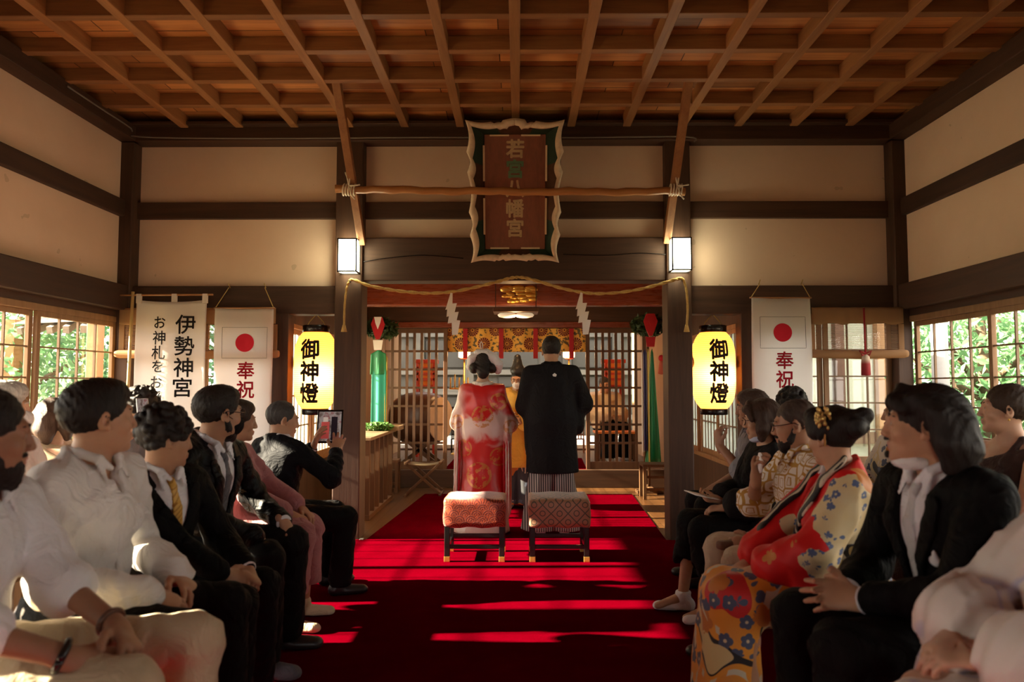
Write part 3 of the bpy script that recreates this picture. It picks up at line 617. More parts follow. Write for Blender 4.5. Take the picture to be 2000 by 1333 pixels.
# brocade stools
def brocade(name, base, fig, kind):
    t = NT(name); v = t.coord(which='Object'); sp = t.n('SeparateXYZ'); t.set(sp.inputs[0], v); x = t.math('ADD', sp.outputs[0], 3.0); z = t.math('ADD', t.math('SUBTRACT', sp.outputs[2], t.math('MULTIPLY', sp.outputs[1], .7)), 3.0)
    if kind == 'scale':   # overlapping arcs
        P_ = .085; row = t.math('FLOOR', t.math('DIVIDE', z, P_ * .5)); xo = t.math('ADD', t.math('DIVIDE', x, P_), t.math('MULTIPLY', row, .5)); fx = t.math('SUBTRACT', t.math('FRACT', xo), .5); fz = t.math('MULTIPLY', t.math('FRACT', t.math('DIVIDE', z, P_ * .5)), .5)
        d = t.math('SQRT', t.math('ADD', t.math('MULTIPLY', fx, fx), t.math('MULTIPLY', fz, fz))); f = t.math('GREATER_THAN', t.math('SINE', t.math('MULTIPLY', d, 34.0)), .25)
        f = t.math('MULTIPLY', f, t.math('LESS_THAN', d, .48))
    else:                 # lattice of linked rings
        P_ = .125; a = t.math('DIVIDE', t.math('ADD', x, z), P_); b = t.math('DIVIDE', t.math('SUBTRACT', x, z), P_); ln = t.math('MINIMUM', t.math('ABSOLUTE', t.math('SUBTRACT', t.math('FRACT', a), .5)), t.math('ABSOLUTE', t.math('SUBTRACT', t.math('FRACT', b), .5)))
        fx = t.math('SUBTRACT', t.math('FRACT', t.math('ADD', a, .5)), .5); fz = t.math('SUBTRACT', t.math('FRACT', t.math('ADD', b, .5)), .5); d = t.math('SQRT', t.math('ADD', t.math('MULTIPLY', fx, fx), t.math('MULTIPLY', fz, fz)))
        f = t.math('MAXIMUM', t.math('LESS_THAN', ln, .045), t.math('LESS_THAN', t.math('ABSOLUTE', t.math('SUBTRACT', d, .22)), .04))
    n = t.noise(v, 9, 3, .5); col = t.mix(f, t.mix(n, base[0], base[1]), fig); t.bump(t.math('ADD', f, t.math('MULTIPLY', t.noise(v, 120, 2), .6)), .35, .004)
    return t.fin(col, .42, .5, t.math('MULTIPLY', f, .3), Sheen_Weight=.3)
M_STOOLA = brocade('orange_brocade', ((.30, .022, .004), (.37, .058, .009)), (.14, .008, .004), 'scale'); M_STOOLB = brocade('gold_brocade', ((.36, .25, .13), (.36, .09, .055)), (.09, .08, .05), 'ring')
def stool(px0, px1, m, label):
    Yf, Yb = 5.52, 5.93; zt, zc = .468, .266; x0, x1 = xat(px0, Yf, 1000), xat(px1, Yf, 1000); t = thing('ceremony_stool', label, 'stool', ((x0 + x1) / 2, (Yf + Yb) / 2, .012), 0, 'brocade covered stools')
    bm = bmesh.new(); bmesh.ops.create_grid(bm, x_segments=20, y_segments=20, size=.5); g = bm.verts[:]
    bm.free(); bm = bx((x0, Yf, zc), (x1, Yb, zt), .022); bmesh.ops.subdivide_edges(bm, edges=[e for e in bm.edges if e.calc_length() > .08], cuts=7, use_grid_fill=True)
    for v in bm.verts:
        u = (v.co.x - (x0 + x1) / 2) / (x1 - x0); w_ = (v.co.y - (Yf + Yb) / 2) / (Yb - Yf)
        if v.co.z > zc + .1: v.co.z += .014 * (1 - 3.5 * u * u) * (1 - 3.5 * w_ * w_) + .004 * math.sin(v.co.x * 25 + v.co.y * 14)
        else: v.co.z += .006 * math.sin(v.co.x * 31) + .005 * math.sin(v.co.y * 27)
        k = .003 * math.sin(v.co.z * 38 + v.co.x * 14 + v.co.y * 9); v.co.x += k; v.co.y += k * .7
    for f in bm.faces: f.smooth = True
    from_bm('brocade_cover', bm, m, t)
    for x in (x0 + .03, x1 - .03):
        for y in (Yf + .035, Yb - .035):
            leg = from_bm('leg', bx((x - .02, y - .02, .05), (x + .02, y + .02, zc + .05), .003), M_BLACK, t); from_bm('foot_cap', bx((x - .022, y - .022, .012), (x + .022, y + .022, .052), .003), M_GOLD, leg)
        from_bm('side_stretcher', bx((x - .012, Yf + .04, .10), (x + .012, Yb - .04, .128), .003), M_BLACK, t)
    for y, z in ((Yf + .035, .105), (Yb - .035, .12)): from_bm('stretcher', bx((x0 + .03, y - .012, z), (x1 - .03, y + .012, z + .03), .003), M_BLACK, t)
stool(865, 988, M_STOOLA, 'stool with orange red brocade cover and black legs behind the bride'); stool(1032, 1154, M_STOOLB, 'stool with pale gold brocade cover and black legs behind the groom')
# ================================================================ beyond the lattice, and the garden
def lattice_door(px0, px1, label):
    Y = 9.72; x0, x1 = xat(px0, Y), xat(px1, Y); z0, z1 = zat(920, Y), zat(642, Y); t = thing('lattice_door', label, 'lattice door', ((x0 + x1) / 2, Y, z0), 0, 'wooden lattice doors'); M_L = M_LAT
    zr = zat(902, Y)
    for x in (x0, x1 - .05): from_bm('stile', bx((x, Y - .02, z0), (x + .05, Y + .02, z1), .003), M_L, t)
    from_bm('bottom_rail', bx((x0 + .05, Y - .018, z0), (x1 - .05, Y + .018, zr), .003), M_L, t); from_bm('top_rail', bx((x0 + .05, Y - .018, z1 - .06), (x1 - .05, Y + .018, z1), .003), M_L, t)
    bm = bmesh.new(); n = round((x1 - x0 - .1) / .092)
    for k in range(1, n): x = x0 + .05 + (x1 - x0 - .1) * k / n; add_box(bm, (x - .017, Y - .013, zr), (x + .017, Y + .013, z1 - .06))
    for k in range(1, 7): z = zr + (z1 - .06 - zr) * k / 7; add_box(bm, (x0 + .05, Y - .009, z - .014), (x1 - .05, Y + .017, z + .014))
    from_bm('lattice', bm, M_L, t)
M_LAT = wood('lattice_wood', (.14, .065, .029), (.075, .032, .014), 'z', .5)
lattice_door(745, 874, 'wooden lattice door standing beside the bride'); lattice_door(1144, 1262, 'wooden lattice door standing beside the groom')
# brocade valance with its red straps
ZV = zat(688, 9.765) - 1.856   # object coordinates start at the valance's own base
def valance_mat():
    t = NT('gold_valance'); sp = t.n('SeparateXYZ'); v = t.coord(); t.set(sp.inputs[0], v); P_ = .303
    x = t.math('ADD', t.math('DIVIDE', t.math('ADD', sp.outputs[0], .148), P_), 20.5); z = t.math('ADD', t.math('DIVIDE', t.math('ADD', sp.outputs[2], ZV), .18), 20.5)
    row = t.math('FLOOR', z); fx = t.math('SUBTRACT', t.math('FRACT', t.math('ADD', x, t.math('MULTIPLY', row, .5))), .5); fz = t.math('MULTIPLY', t.math('SUBTRACT', t.math('FRACT', z), .5), .594)
    d = t.math('SQRT', t.math('ADD', t.math('MULTIPLY', fx, fx), t.math('MULTIPLY', fz, fz))); an = t.math('ARCTAN2', fz, fx)
    petals = t.math('GREATER_THAN', t.math('SINE', t.math('MULTIPLY', an, 16.0)), -.8); disc = t.math('LESS_THAN', d, .27)
    fl_ = t.math('MULTIPLY', disc, t.math('MAXIMUM', t.math('MULTIPLY', petals, t.math('GREATER_THAN', d, .07)), t.math('LESS_THAN', d, .045)))
    lf = t.math('MULTIPLY', t.math('GREATER_THAN', t.noise(v, 22, 3, .5), .545), t.math('GREATER_THAN', d, .30))
    col = t.mix(lf, (.85, .46, .09), (.13, .095, .05)); col = t.mix(fl_, col, (.14, .010, .012)); return t.fin(col, .55, .3)
YV = 9.765; x0, x1 = xat(874, YV), xat(1148, YV); zt, zb = zat(634, YV), zat(688, YV)
t = thing('brocade_valance', 'gold brocade valance with dark red chrysanthemums above the couple', 'valance', (0, YV, zb))
from_bm('cloth', grid_cloth(60, 4, lambda u, v: Vector((x0 + (x1 - x0) * u, YV + .012 * math.sin(u * 44), zt + (zb - zt) * v)), .004), valance_mat(), t)
M_REDCL = plain('red_silk', (.42, .012, .02), .5, .3)
for px in (909, 979, 1046, 1116):
    x = xat(px, YV); from_bm('strap', bx((x - .03, YV - .035, zat(701, YV)), (x + .03, YV - .025, zt), .002), M_REDCL, t)
from_bm('rail', bx((x0 - .6, YV - .01, zt - .005), (x1 + .6, YV + .02, zt + .03)), M_LAT, t)
# hanging silk streamers on stands topped with leafy sprigs
def leaf_cloud(n, centre, radii, size, seed, shell=.35, updir=.3):
    r = np.random.RandomState(seed); d = r.normal(size=(n, 3)); d /= np.linalg.norm(d, axis=1)[:, None]; rad = (shell + (1 - shell) * r.rand(n)) ** .6
    c = np.array(centre) + d * rad[:, None] * np.array(radii)
    nn = d * .6 + r.normal(size=(n, 3)) * .6 + np.array((0, 0, updir)); nn /= np.linalg.norm(nn, axis=1)[:, None]
    u = np.cross(nn, r.normal(size=(n, 3))); u /= np.linalg.norm(u, axis=1)[:, None]; w_ = np.cross(nn, u); s = size * (.6 + .8 * r.rand(n))[:, None]
    v = np.stack([c - u * s, c + w_ * s * .45 + nn * s * .12, c + u * s, c - w_ * s * .45 + nn * s * .12], 1).reshape(-1, 3)
    return v, np.arange(n * 4).reshape(-1, 4)
def leaf_mat(name, c, tr=.45):
    t = NT(name); oi = t.n('TexCoord').outputs['Object']; n = t.noise(oi, 1.3, 3, .6); n2 = t.noise(oi, 9, 2, .6)
    col = t.ramp(t.math('ADD', t.math('MULTIPLY', n, .6), t.math('MULTIPLY', n2, .4)), [(.35, tuple(a * .6 for a in c)), (.65, c)])
    tl = t.n('BsdfTranslucent'); t.set(tl.inputs[0], col); t.fin(col, .45, .4); mx = t.n('MixShader', {0: tr}); t.set(mx.inputs[1], t.b.outputs[0]); t.set(mx.inputs[2], tl.outputs[0]); t.set(t.out.inputs['Surface'], mx.outputs[0]); return t.m
M_LEAFD = leaf_mat('sprig_leaf', (.05, .09, .03), .2)
def masakaki(px, py_top, X_shift, strips, label, Y=9.1, floor_z=0.0):
    c = at(px, 800, Y); zt = zat(py_top + 42, Y); t = thing('streamer_stand', label, 'streamer stand', (c.x, Y, floor_z), 0, 'silk streamer stands')
    from_bm('pole', tube(bmesh.new(), [(c.x, Y + .05, floor_z + .02), (c.x, Y + .05, zt + .30)], .016, 10), M_LAT, t)
    bm = bmesh.new(); add_box(bm, (c.x - .16, Y - .03, floor_z), (c.x + .16, Y + .13, floor_z + .04), .005); add_box(bm, (c.x - .03, Y - .12, floor_z + .04), (c.x + .03, Y + .22, floor_z + .08), .005); from_bm('base', bm, M_LAT, t)
    v, f = leaf_cloud(420, (0, .04, zt + .18 - floor_z), (.22, .17, .13), .05, int(px)); from_np('foliage', v, f, M_LEAFD, t, False)
    oz = zat(py_top, Y); bm = bmesh.new(); poly = [(-.05, 0), (-.085, .11), (-.05, .2), (0, .16), (.05, .2), (.085, .11), (.05, 0), (.02, -.07), (-.02, -.07)]
    prism(bm, poly, XZ(c.x, Y - .16, oz - .16), .02); from_bm('cloth_knot', bm, M_REDCL, t)
    bm = bmesh.new(); prism(bm, [(-.03, .10), (0, .02), (.03, .10), (.045, .17), (-.045, .17)], XZ(c.x, Y - .168, oz - .13), .008); from_bm('white_collar', bm, M_PAPER if px < 1000 else M_REDCL, t); bm = bmesh.new(); prism(bm, [(-.06, -.02), (.06, -.02), (.045, -.14), (-.045, -.14)], XZ(c.x, Y - .15, oz - .22), .015); from_bm('white_cuff', bm, M_PAPER if px < 1000 else M_REDCL, t)
    for (dx, w0, w1, y0, y1, m, dy) in strips:
        za, zb_ = zat(y0, Y), zat(y1, Y)
        from_bm('silk_strip', grid_cloth(12, 16, lambda u, v_: Vector((c.x + dx + ((w0 + (w1 - w0) * v_) * (u - .5)), Y - .06 + dy + .016 * math.sin(u * 9 + dx * 50) * (.3 + v_), za + (zb_ - za) * v_ + (.05 * (1 - abs(2 * u - 1)) * (1 - v_)))), .004), m, t)
def silk(name, c): return plain(name, c, .4, .5, var=.1, scale=6)
M_GRN, M_TEAL, M_NAVY, M_YEL, M_PUR = silk('green_silk', (.012, .20, .075)), silk('teal_silk', (.02, .33, .24)), silk('navy_silk', (.03, .03, .14)), silk('yellow_silk', (.65, .50, .10)), silk('white_silk', (.7, .66, .6))
masakaki(741, 628, 0, [(-.005, .185, .195, 692, 732, M_GRN, -.012), (0, .175, .19, 716, 900, M_TEAL, 0), (.085, .03, .03, 700, 880, M_YEL, .02)], 'leafy stand with broad green silk streamer behind the offering table')
masakaki(1268, 622, 0, [(.03, .03, .19, 690, 905, M_GRN, 0), (-.02, .02, .02, 690, 905, M_YEL, -.02), (-.055, .035, .035, 690, 880, M_NAVY, .01), (-.085, .02, .02, 692, 890, M_PUR, .02)], 'leafy stand with narrow green, yellow and navy silk streamers')
M_PINK = plain('coral_doll', (.45, .10, .06), .7)
for px, l in ((708, 'small red and white hanging doll beside the pillar next to the offering table'), (1292, 'small red hanging doll beside the pillar next to the shawl woman')):
    Y = 8.6; c = at(px, 705, Y); t = thing('hanging_doll', l, 'doll', c, 0, 'small hanging dolls'); bm = bmesh.new(); lathe(bm, [(.01, -.16), (.045, -.15), (.03, -.04), (.02, 0)], c, 12); from_bm('robe', bm, M_PAPER if px < 1000 else M_PINK, t)
    bm = bmesh.new(); bmesh.ops.create_uvsphere(bm, u_segments=14, v_segments=10, radius=.038, matrix=Matrix.Translation(c + Vector((0, 0, .03)))); from_bm('hood', bm, M_REDCL, t, True)
    s = -1 if px < 1000 else 1; wx = PL if px < 1000 else PRX; from_bm('hanging_string', tube(bmesh.new(), [c + Vector((0, 0, .06)), (c.x + (wx - c.x) * .5, Y, c.z + .35), (wx, Y, c.z + .5)], .004, 5), M_ROPE, t)
# offering table with its sprigs
t = thing('offering_table', 'narrow plank table on many upright slats beside the pillar', 'table', (-1.66, 7.9, 0)); zt = .80
xa, xb = -1.83, -1.43; M_PALE = wood('hinoki', (.25, .17, .105), (.17, .11, .06), 'y', .5)
from_bm('table_top', bx((xa, 7.25, zt - .03), (xb, 8.75, zt), .004), M_PALE, t)
for y in (7.3, 7.55, 7.8, 8.05, 8.3, 8.6):
    for x in (xa + .03, xb - .05): from_bm('leg', bx((x - .02, y - .02, 0), (x + .03, y + .02, zt - .03), .003), M_LAT, t)
for x in (xa + .03, xb - .05): from_bm('foot_rail', bx((x - .025, 7.27, .0), (x + .035, 8.64, .05), .003), M_LAT, t)
t = thing('offering_tray', 'pale wooden tray with sprigs on the end of the offering table', 'tray', (-1.55, 8.5, zt)); bm = bmesh.new(); add_box(bm, (-1.74, 8.38, zt), (-1.34, 8.72, zt + .015)); 
for a, b in (((-1.74, 8.38), (-1.34, 8.39)), ((-1.74, 8.71), (-1.34, 8.72)), ((-1.74, 8.39), (-1.73, 8.71)), ((-1.35, 8.39), (-1.34, 8.71))): add_box(bm, (*a, zt + .015), (*b, zt + .05))
from_bm('tray', bm, M_PALE, t)
for k, (x, y) in enumerate(((-1.66, 8.34), (-1.58, 8.30), (-1.50, 8.33))):
    v, f = leaf_cloud(60, (0, 0, .05), (.10, .05, .05), .035, 50 + k); s = thing('leafy_sprig', ('green leafy sprig at the back of the offering table', 'green leafy sprig in the middle of three on the offering table', 'green leafy sprig nearest the aisle on the offering table')[k], 'sprig', (x, y, zt), 0, 'sprigs on the offering table'); from_np('leaf', v, f, leaf_mat('offering_leaf%d' % k, (.14, .30, .08), .3), s, False); from_bm('stem', tube(bmesh.new(), [(x - .1, y, zt + .01), (x + .05, y, zt + .05)], .004, 5), M_LAT, s)
# folding stool and low stands
def folding_stool(px0, px1, Y, zt, dep, label, m_seat):
    x0, x1 = xat(px0, Y, 940), xat(px1, Y, 940); t = thing('folding_stool', label, 'stool', ((x0 + x1) / 2, Y, 0), 0, 'folding camp stools')
    from_bm('seat', grid_cloth(12, 6, lambda u, v: Vector((x0 + (x1 - x0) * u, Y - dep / 2 + dep * v, zt - .025 * math.sin(math.pi * u))), .006), m_seat, t)
    for y in (Y - dep / 2, Y + dep / 2):
        for a, b in ((x0, x1), (x1, x0)): from_bm('leg', bar(bmesh.new(), (a, y, zt), (b, y + .02, .02), .03, .022, .003, (0, 1, 0)), M_LAT, t)
    for x in (x0, x1):
        from_bm('seat_bar', bx((x - .015, Y - dep / 2 - .03, zt - .012), (x + .015, Y + dep / 2 + .03, zt + .018), .003), M_LAT, t); from_bm('foot_bar', bx((x - .015, Y - dep / 2 - .06, 0), (x + .015, Y + dep / 2 + .06, .028), .003), M_LAT, t)
folding_stool(796, 862, 9.0, .385, .30, 'wooden folding stool with pale cloth seat before the lattice door', cloth_mat('canvas', (.55, .45, .32)))
def low_stand(px0, px1, Y, zt, dep, label):
    x0, x1 = xat(px0, Y, 930), xat(px1, Y, 930); t = thing('low_stand', label, 'stand', ((x0 + x1) / 2, Y, 0), 0, 'low wooden stands')
    from_bm('top', bx((x0, Y - dep / 2, zt - .03), (x1, Y + dep / 2, zt), .003), M_LAT, t)
    for x in (x0 + .02, x1 - .02):
        for y in (Y - dep / 2 + .02, Y + dep / 2 - .02): from_bm('leg', bx((x - .018, y - .018, 0), (x + .018, y + .018, zt - .03), .002), M_LAT, t)
    for z in (.10, zt * .6): from_bm('stretcher', bx((x0 + .03, Y - dep / 2 + .01, z), (x1 - .03, Y - dep / 2 + .03, z + .03)), M_LAT, t)
low_stand(1252, 1312, 8.75, .40, .3, 'low dark wooden stand beneath the narrow silk streamers'); low_stand(752, 780, 9.2, .40, .22, 'low dark wooden stand behind the offering table end')
# altar room: stands, lamps, drum, tables
M_RED = plain('vermilion_lacquer', (.55, .05, .015), .3, .5); M_ORANGE = plain('orange_brocade_panel', (.75, .22, .03), .5)
def altar_stand(px0, px1, label):
    Y = 11.6; x0, x1 = xat(px0, Y), xat(px1, Y); t = thing('altar_stand', label, 'altar stand', ((x0 + x1) / 2, Y, ZP), 0, 'vermilion altar stands'); z0, z1 = zat(760, Y), zat(703, Y)
    from_bm('top', bx((x0 - .04, Y - .18, z1 - .06), (x1 + .04, Y + .18, z1), .004), M_RED, t); from_bm('panel', bx((x0 + .03, Y - .13, z0 + .06), (x1 - .03, Y + .13, z1 - .06)), M_ORANGE, t); from_bm('skirt', bx((x0, Y - .15, z0), (x1, Y + .15, z0 + .06), .004), M_RED, t)
    for k in range(3): from_bm('rail', bx((x0 - .01, Y - .16, z0 + .13 + .085 * k), (x1 + .01, Y + .16, z0 + .165 + .085 * k)), M_RED, t)
    for x in (x0, x1):
        for y in (Y - .14, Y + .14): from_bm('leg', bx((x - .02, y - .02, ZP), (x + .02, y + .02, z1 - .05), .003), M_RED, t)
altar_stand(818, 850, 'vermilion altar stand seen through the lattice door by the bride'); altar_stand(1181, 1214, 'vermilion altar stand seen through the lattice door by the groom')
def stand_lamp(px, label):
    Y = 10.7; c = at(px, 690, Y); t = thing('standing_lamp', label, 'lamp', (c.x, Y, ZP), 0, 'standing altar lamps')
    from_bm('base', lathe(bmesh.new(), [(.12, ZP), (.12, ZP + .03), (.03, ZP + .06)], (c.x, Y, 0), 20), M_GOLD, t); from_bm('pole', tube(bmesh.new(), [(c.x, Y, ZP + .05), (c.x, Y, c.z - .06)], .014, 10), M_GOLD, t)
    from_bm('lamp_shade', lathe(bmesh.new(), [(.05, -.075), (.085, -.06), (.085, .05), (.06, .075)], c, 6), glow('lamp_glow%d' % px, (1, .45, .16), 14), t)
    bm = bmesh.new(); lathe(bm, [(.10, .075), (.03, .12), (.012, .14)], c, 6); lathe(bm, [(.06, -.09), (.06, -.075)], c, 6); from_bm('frame', bm, M_RED, t)
    lamp('altar_lamp_light', 'POINT', 20, (1, .55, .22), c + Vector((0, -.16, .0)), shadow_soft_size=.08)
stand_lamp(907, 'glowing red and gold standing lamp just beyond the bride'); stand_lamp(1111, 'glowing red and gold standing lamp just beyond the groom')
Y = 10.6; c = at(822, 818, Y); t = thing('taiko_drum', 'big barrel drum on a stand behind the lattice door', 'drum', (c.x, Y, ZP)); Mx = Matrix.Translation(c) @ Matrix.Rotation(R(62), 4, 'Z') @ Matrix.Rotation(R(90), 4, 'X')
bm = bmesh.new(); lathe(bm, [(.30, -.34), (.36, -.22), (.385, 0), (.36, .22), (.30, .34)], (0, 0, 0), 36, Mx); from_bm('body', bm, wood('drum_wood', (.12, .05, .025), (.05, .02, .012), 'z', .3), t)
for s in (-1, 1): bm = bmesh.new(); lathe(bm, [(.305, .335 * s), (.305, .35 * s)] if s > 0 else [(.305, -.35), (.305, -.335)], (0, 0, 0), 36, Mx); from_bm('drumhead', bm, plain('hide', (.72, .52, .32), .6), t)
bm = bmesh.new()
for s in (-1, 1): bar(bm, (c.x - .25, Y + s * .18, ZP), (c.x + .2, Y + s * .18, c.z - .28), .05, .05); bar(bm, (c.x + .25, Y + s * .18, ZP), (c.x - .2, Y + s * .18, c.z - .28), .05, .05); from_bm('stand', bm, M_LAT, t); bm = bmesh.new()
Y = 11.0; x0, x1 = xat(1154, Y), xat(1232, Y); t = thing('low_table', 'low wooden table before the seated attendant behind the lattice', 'table', ((x0 + x1) / 2, Y - .35, ZP)); zt = zat(842, Y - .35)
from_bm('table_top', bx((x0, Y - .55, zt - .03), (x1, Y - .2, zt), .003), M_ORANGE, t)
for x in (x0 + .04, x1 - .04):
    for y in (Y - .5, Y - .25): from_bm('leg', bx((x - .02, y - .02, ZP), (x + .02, y + .02, zt - .03)), M_LAT, t)
def bead_screen(px0, px1, m, label):
    Y = 12.2; x0, x1 = xat(px0, Y), xat(px1, Y); z0, z1 = zat(858, Y), zat(796, Y); t = thing('lattice_screen', label, 'screen', ((x0 + x1) / 2, Y, ZP)); bm = bmesh.new()
    for k in range(4): x = x0 + (x1 - x0) * k / 3; add_box(bm, (x - .008, Y - .01, z0), (x + .008, Y + .01, z1))
    for k in range(8): z = z0 + (z1 - z0) * k / 7; add_box(bm, (x0, Y - .012, z - .009), (x1, Y + .012, z + .009))
    from_bm('lattice', bm, m, t)
    for x in (x0, x1): from_bm('leg', bx((x - .012, Y - .05, ZP), (x + .012, Y + .05, z0)), m, t)
bead_screen(1124, 1139, plain('russet', (.25, .09, .04)), 'small russet lattice screen beyond the groom\'s sleeve'); bead_screen(883, 891, M_BLACK, 'small black lattice screen beyond the bride\'s sleeve')
Y = 11.9; c = at(897, 745, Y); t = thing('gilt_candelabrum', 'gilt candle stand shining beyond the bride', 'ornament', (c.x, Y, ZP)); bm = bmesh.new()
for k in range(5): x = c.x - .14 + .07 * k; tube(bm, [(x, Y, c.z - .12), (x, Y, c.z + .06 + .05 * (k % 2))], .012, 8)
tube(bm, [(c.x - .16, Y, c.z - .12), (c.x + .16, Y, c.z - .12)], .014, 8); from_bm('branch', bm, M_GOLD, t); from_bm('stem', tube(bmesh.new(), [(c.x, Y, ZP + .02), (c.x, Y, c.z - .12)], .016, 10), M_GOLD, t); from_bm('base', lathe(bmesh.new(), [(.13, ZP), (.12, ZP + .02), (.03, ZP + .05)], (c.x, Y, 0), 20), M_GOLD, t)
# pale shrine facade standing behind the altar room in open daylight
M_GREY = wood('weathered_wood', (.105, .10, .085), (.06, .058, .048), 'z', .75, .2); M_GREYX = wood('weathered_wood_x', (.15, .145, .125), (.09, .087, .075), 'x', .75, .2); M_PALEF = plain('pale_deck', (.50, .47, .41), .7)
t = thing('inner_shrine', 'pale weathered timber shrine building standing in daylight behind the altar room', 'building', (0, 15.0, -.35))
from_bm('wall', bx((-4.2, 15.0, -.3), (4.2, 15.15, 3.6)), M_GREY, t); from_bm('deck', bx((-4.2, 12.75, .16), (4.2, 15.0, .30), .01), M_PALEF, t); from_bm('deck_edge', bx((-4.2, 12.70, .02), (4.2, 12.76, .24), .006), M_BEAMX, t)
for x in (-3.2, -1.98, -.98, .98, 1.98, 3.2): from_bm('post', bx((x - .09, 14.86, .28), (x + .09, 15.02, 3.4), .008), M_GREY, t)
for z, h in ((.62, .10), (1.12, .12), (1.52, .10), (2.28, .2)): from_bm('rail', bx((-4.2, 14.90, z), (4.2, 15.01, z + h), .006), M_GREYX, t)
for x in (-1.48, 0, 1.48):
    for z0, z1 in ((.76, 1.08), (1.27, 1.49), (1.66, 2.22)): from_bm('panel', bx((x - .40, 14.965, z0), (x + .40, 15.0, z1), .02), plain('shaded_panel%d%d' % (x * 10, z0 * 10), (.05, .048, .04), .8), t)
from_bm('roof', bx((-5.2, 14.2, 3.5), (5.2, 17.0, 3.7)), M_BEAMX, t)
# neighbouring eave and pale annex seen through the windows
t = thing('neighbouring_eave', 'weathered roof eave seen outside the window behind the white shirted men', 'roof', (-6.3, 9.6, -.35)); M_SHING = wood('shingle', (.20, .18, .16), (.10, .09, .08), 'x', .8)
bm = bmesh.new(); a, b = at(20, 634, 10.2), at(196, 626, 8.6); a2, b2 = at(150, 590, 11.5), at(205, 596, 9.8)
vs = [bm.verts.new(p) for p in (a, b, b2, a2)]; bm.faces.new(vs); bmesh.ops.solidify(bm, geom=bm.faces[:], thickness=.09); from_bm('roof_slab', bm, M_SHING, t)
for u in (.12, .3, .48, .66, .84): p = a.lerp(b, u); q = a2.lerp(b2, u); from_bm('rafter', bar(bmesh.new(), p - Vector((0, 0, .1)), q - Vector((0, 0, .1)), .07, .09), M_SHING, t)
p = at(187, 650, 8.9); from_bm('post', bx((p.x - .07, 8.83, -.35), (p.x + .07, 8.97, b.z + .1), .006), M_SASH, t); p = at(28, 650, 10.6); from_bm('post', bx((p.x - .07, 10.5, -.35), (p.x + .07, 10.7, a.z + .1), .006), M_SASH, t)
t = thing('pale_annex', 'pale plastered annex with timber posts seen through the window beneath the rolled blind', 'building', (4.0, 9.8, -.35))
from_bm('wall', bx((2.15, 9.8, -.35), (5.1, 10.0, 2.6)), plain('annex_plaster', (.36, .39, .31), .85), t)
for px in (1640, 1722): x = xat(px, 9.7); from_bm('post', bx((x - .06, 9.68, -.35), (x + .06, 9.81, 2.6), .006), M_SASH if px > 1700 else M_POST, t)
from_bm('eave', bx((2.1, 9.6, 2.6), (5.2, 10.1, 2.72)), M_SHING, t); from_bm('sill_board', bx((2.15, 9.74, .55), (5.1, 9.81, .70)), M_POST, t)
t = thing('white_fence', 'white board fence outside beyond the bare shouldered woman', 'fence', (6.2, 9.5, -.35)); M_WHITEP = plain('white_paint', (.82, .82, .78), .6)
bm = bmesh.new()
for k in range(16): x = 4.9 + .2 * k; add_box(bm, (x, 9.0, -.35), (x + .14, 9.03, .62), .004)
from_bm('picket', bm, M_WHITEP, t)
for z in (.05, .5): from_bm('rail', bx((4.85, 9.03, z), (8.1, 9.07, z + .08)), M_WHITEP, t)
t = thing('pale_post', 'pale grey post standing outside the window behind the long haired man', 'post', (at(1836, 700, 8.2).x, 8.2, -.35)); from_bm('shaft', lathe(bmesh.new(), [(.10, -.35), (.09, 1.0), (.075, 3.2)], (at(1836, 700, 8.2).x, 8.2, 0), 16), plain('grey_stone', (.30, .30, .30), .8), t)
M_TRUNK = wood('bark', (.16, .11, .07), (.07, .05, .035), 'z', .9, .1)
def tree(name, x, y, zc, rx, rz, n, size, seed, m, label, group):
    t = thing(name, label, 'tree', (x, y, -.35), 0, group); v, f = leaf_cloud(n, (0, 0, zc + .35), (rx, rx, rz), size, seed, .25); r = np.random.RandomState(seed)
    sub = r.randint(0, n // 60 + 1, n); off = r.normal(size=(n // 60 + 2, 3)) * .22 * rx; v = v + np.repeat(off[sub], 4, 0); from_np('foliage', v, f, m, t, False)
    bm = bmesh.new(); tube(bm, [(x, y, -.35), (x + .08, y, zc * .5), (x, y + .05, zc + rz * .5)], [.16, .12, .05], 8)
    for k in range(5): a = k * 1.3 + seed; tube(bm, [(x, y, zc * .55 + .1 * k), (x + rx * .6 * math.cos(a), y + rx * .6 * math.sin(a), zc + rz * .25 * k / 5)], [.06, .02], 6)
    from_bm('trunk', bm, M_TRUNK, t)
ML1, ML2, ML3 = leaf_mat('maple_leaf', (.15, .33, .14), .5), leaf_mat('evergreen_leaf', (.09, .24, .12), .45), leaf_mat('pale_leaf', (.23, .37, .19), .5)
spec = [(-7.6, 11.2, 1.4, 1.7, 1.9, 3800, .075, ML1), (-9.8, 13.5, 2.3, 2.3, 2.7, 4200, .10, ML3), (-6.4, 13.8, 1.7, 1.9, 2.3, 3600, .09, ML2), (-12.5, 12.0, 2.0, 2.2, 2.6, 2600, .13, ML2), (-6.0, 10.0, .4, 1.0, .9, 1600, .06, ML3),
        (6.6, 10.6, 1.6, 1.7, 1.9, 3800, .075, ML1), (9.2, 13.0, 2.4, 2.4, 2.8, 4200, .10, ML3), (6.0, 14.0, 2.0, 1.9, 2.6, 3600, .09, ML2), (8.6, 9.6, 1.4, 1.8, 2.0, 4200, .08, ML3), (12.0, 11.0, 2.2, 2.3, 2.8, 2600, .13, ML2), (7.0, 7.2, 1.3, 1.4, 1.6, 2600, .07, ML1)]
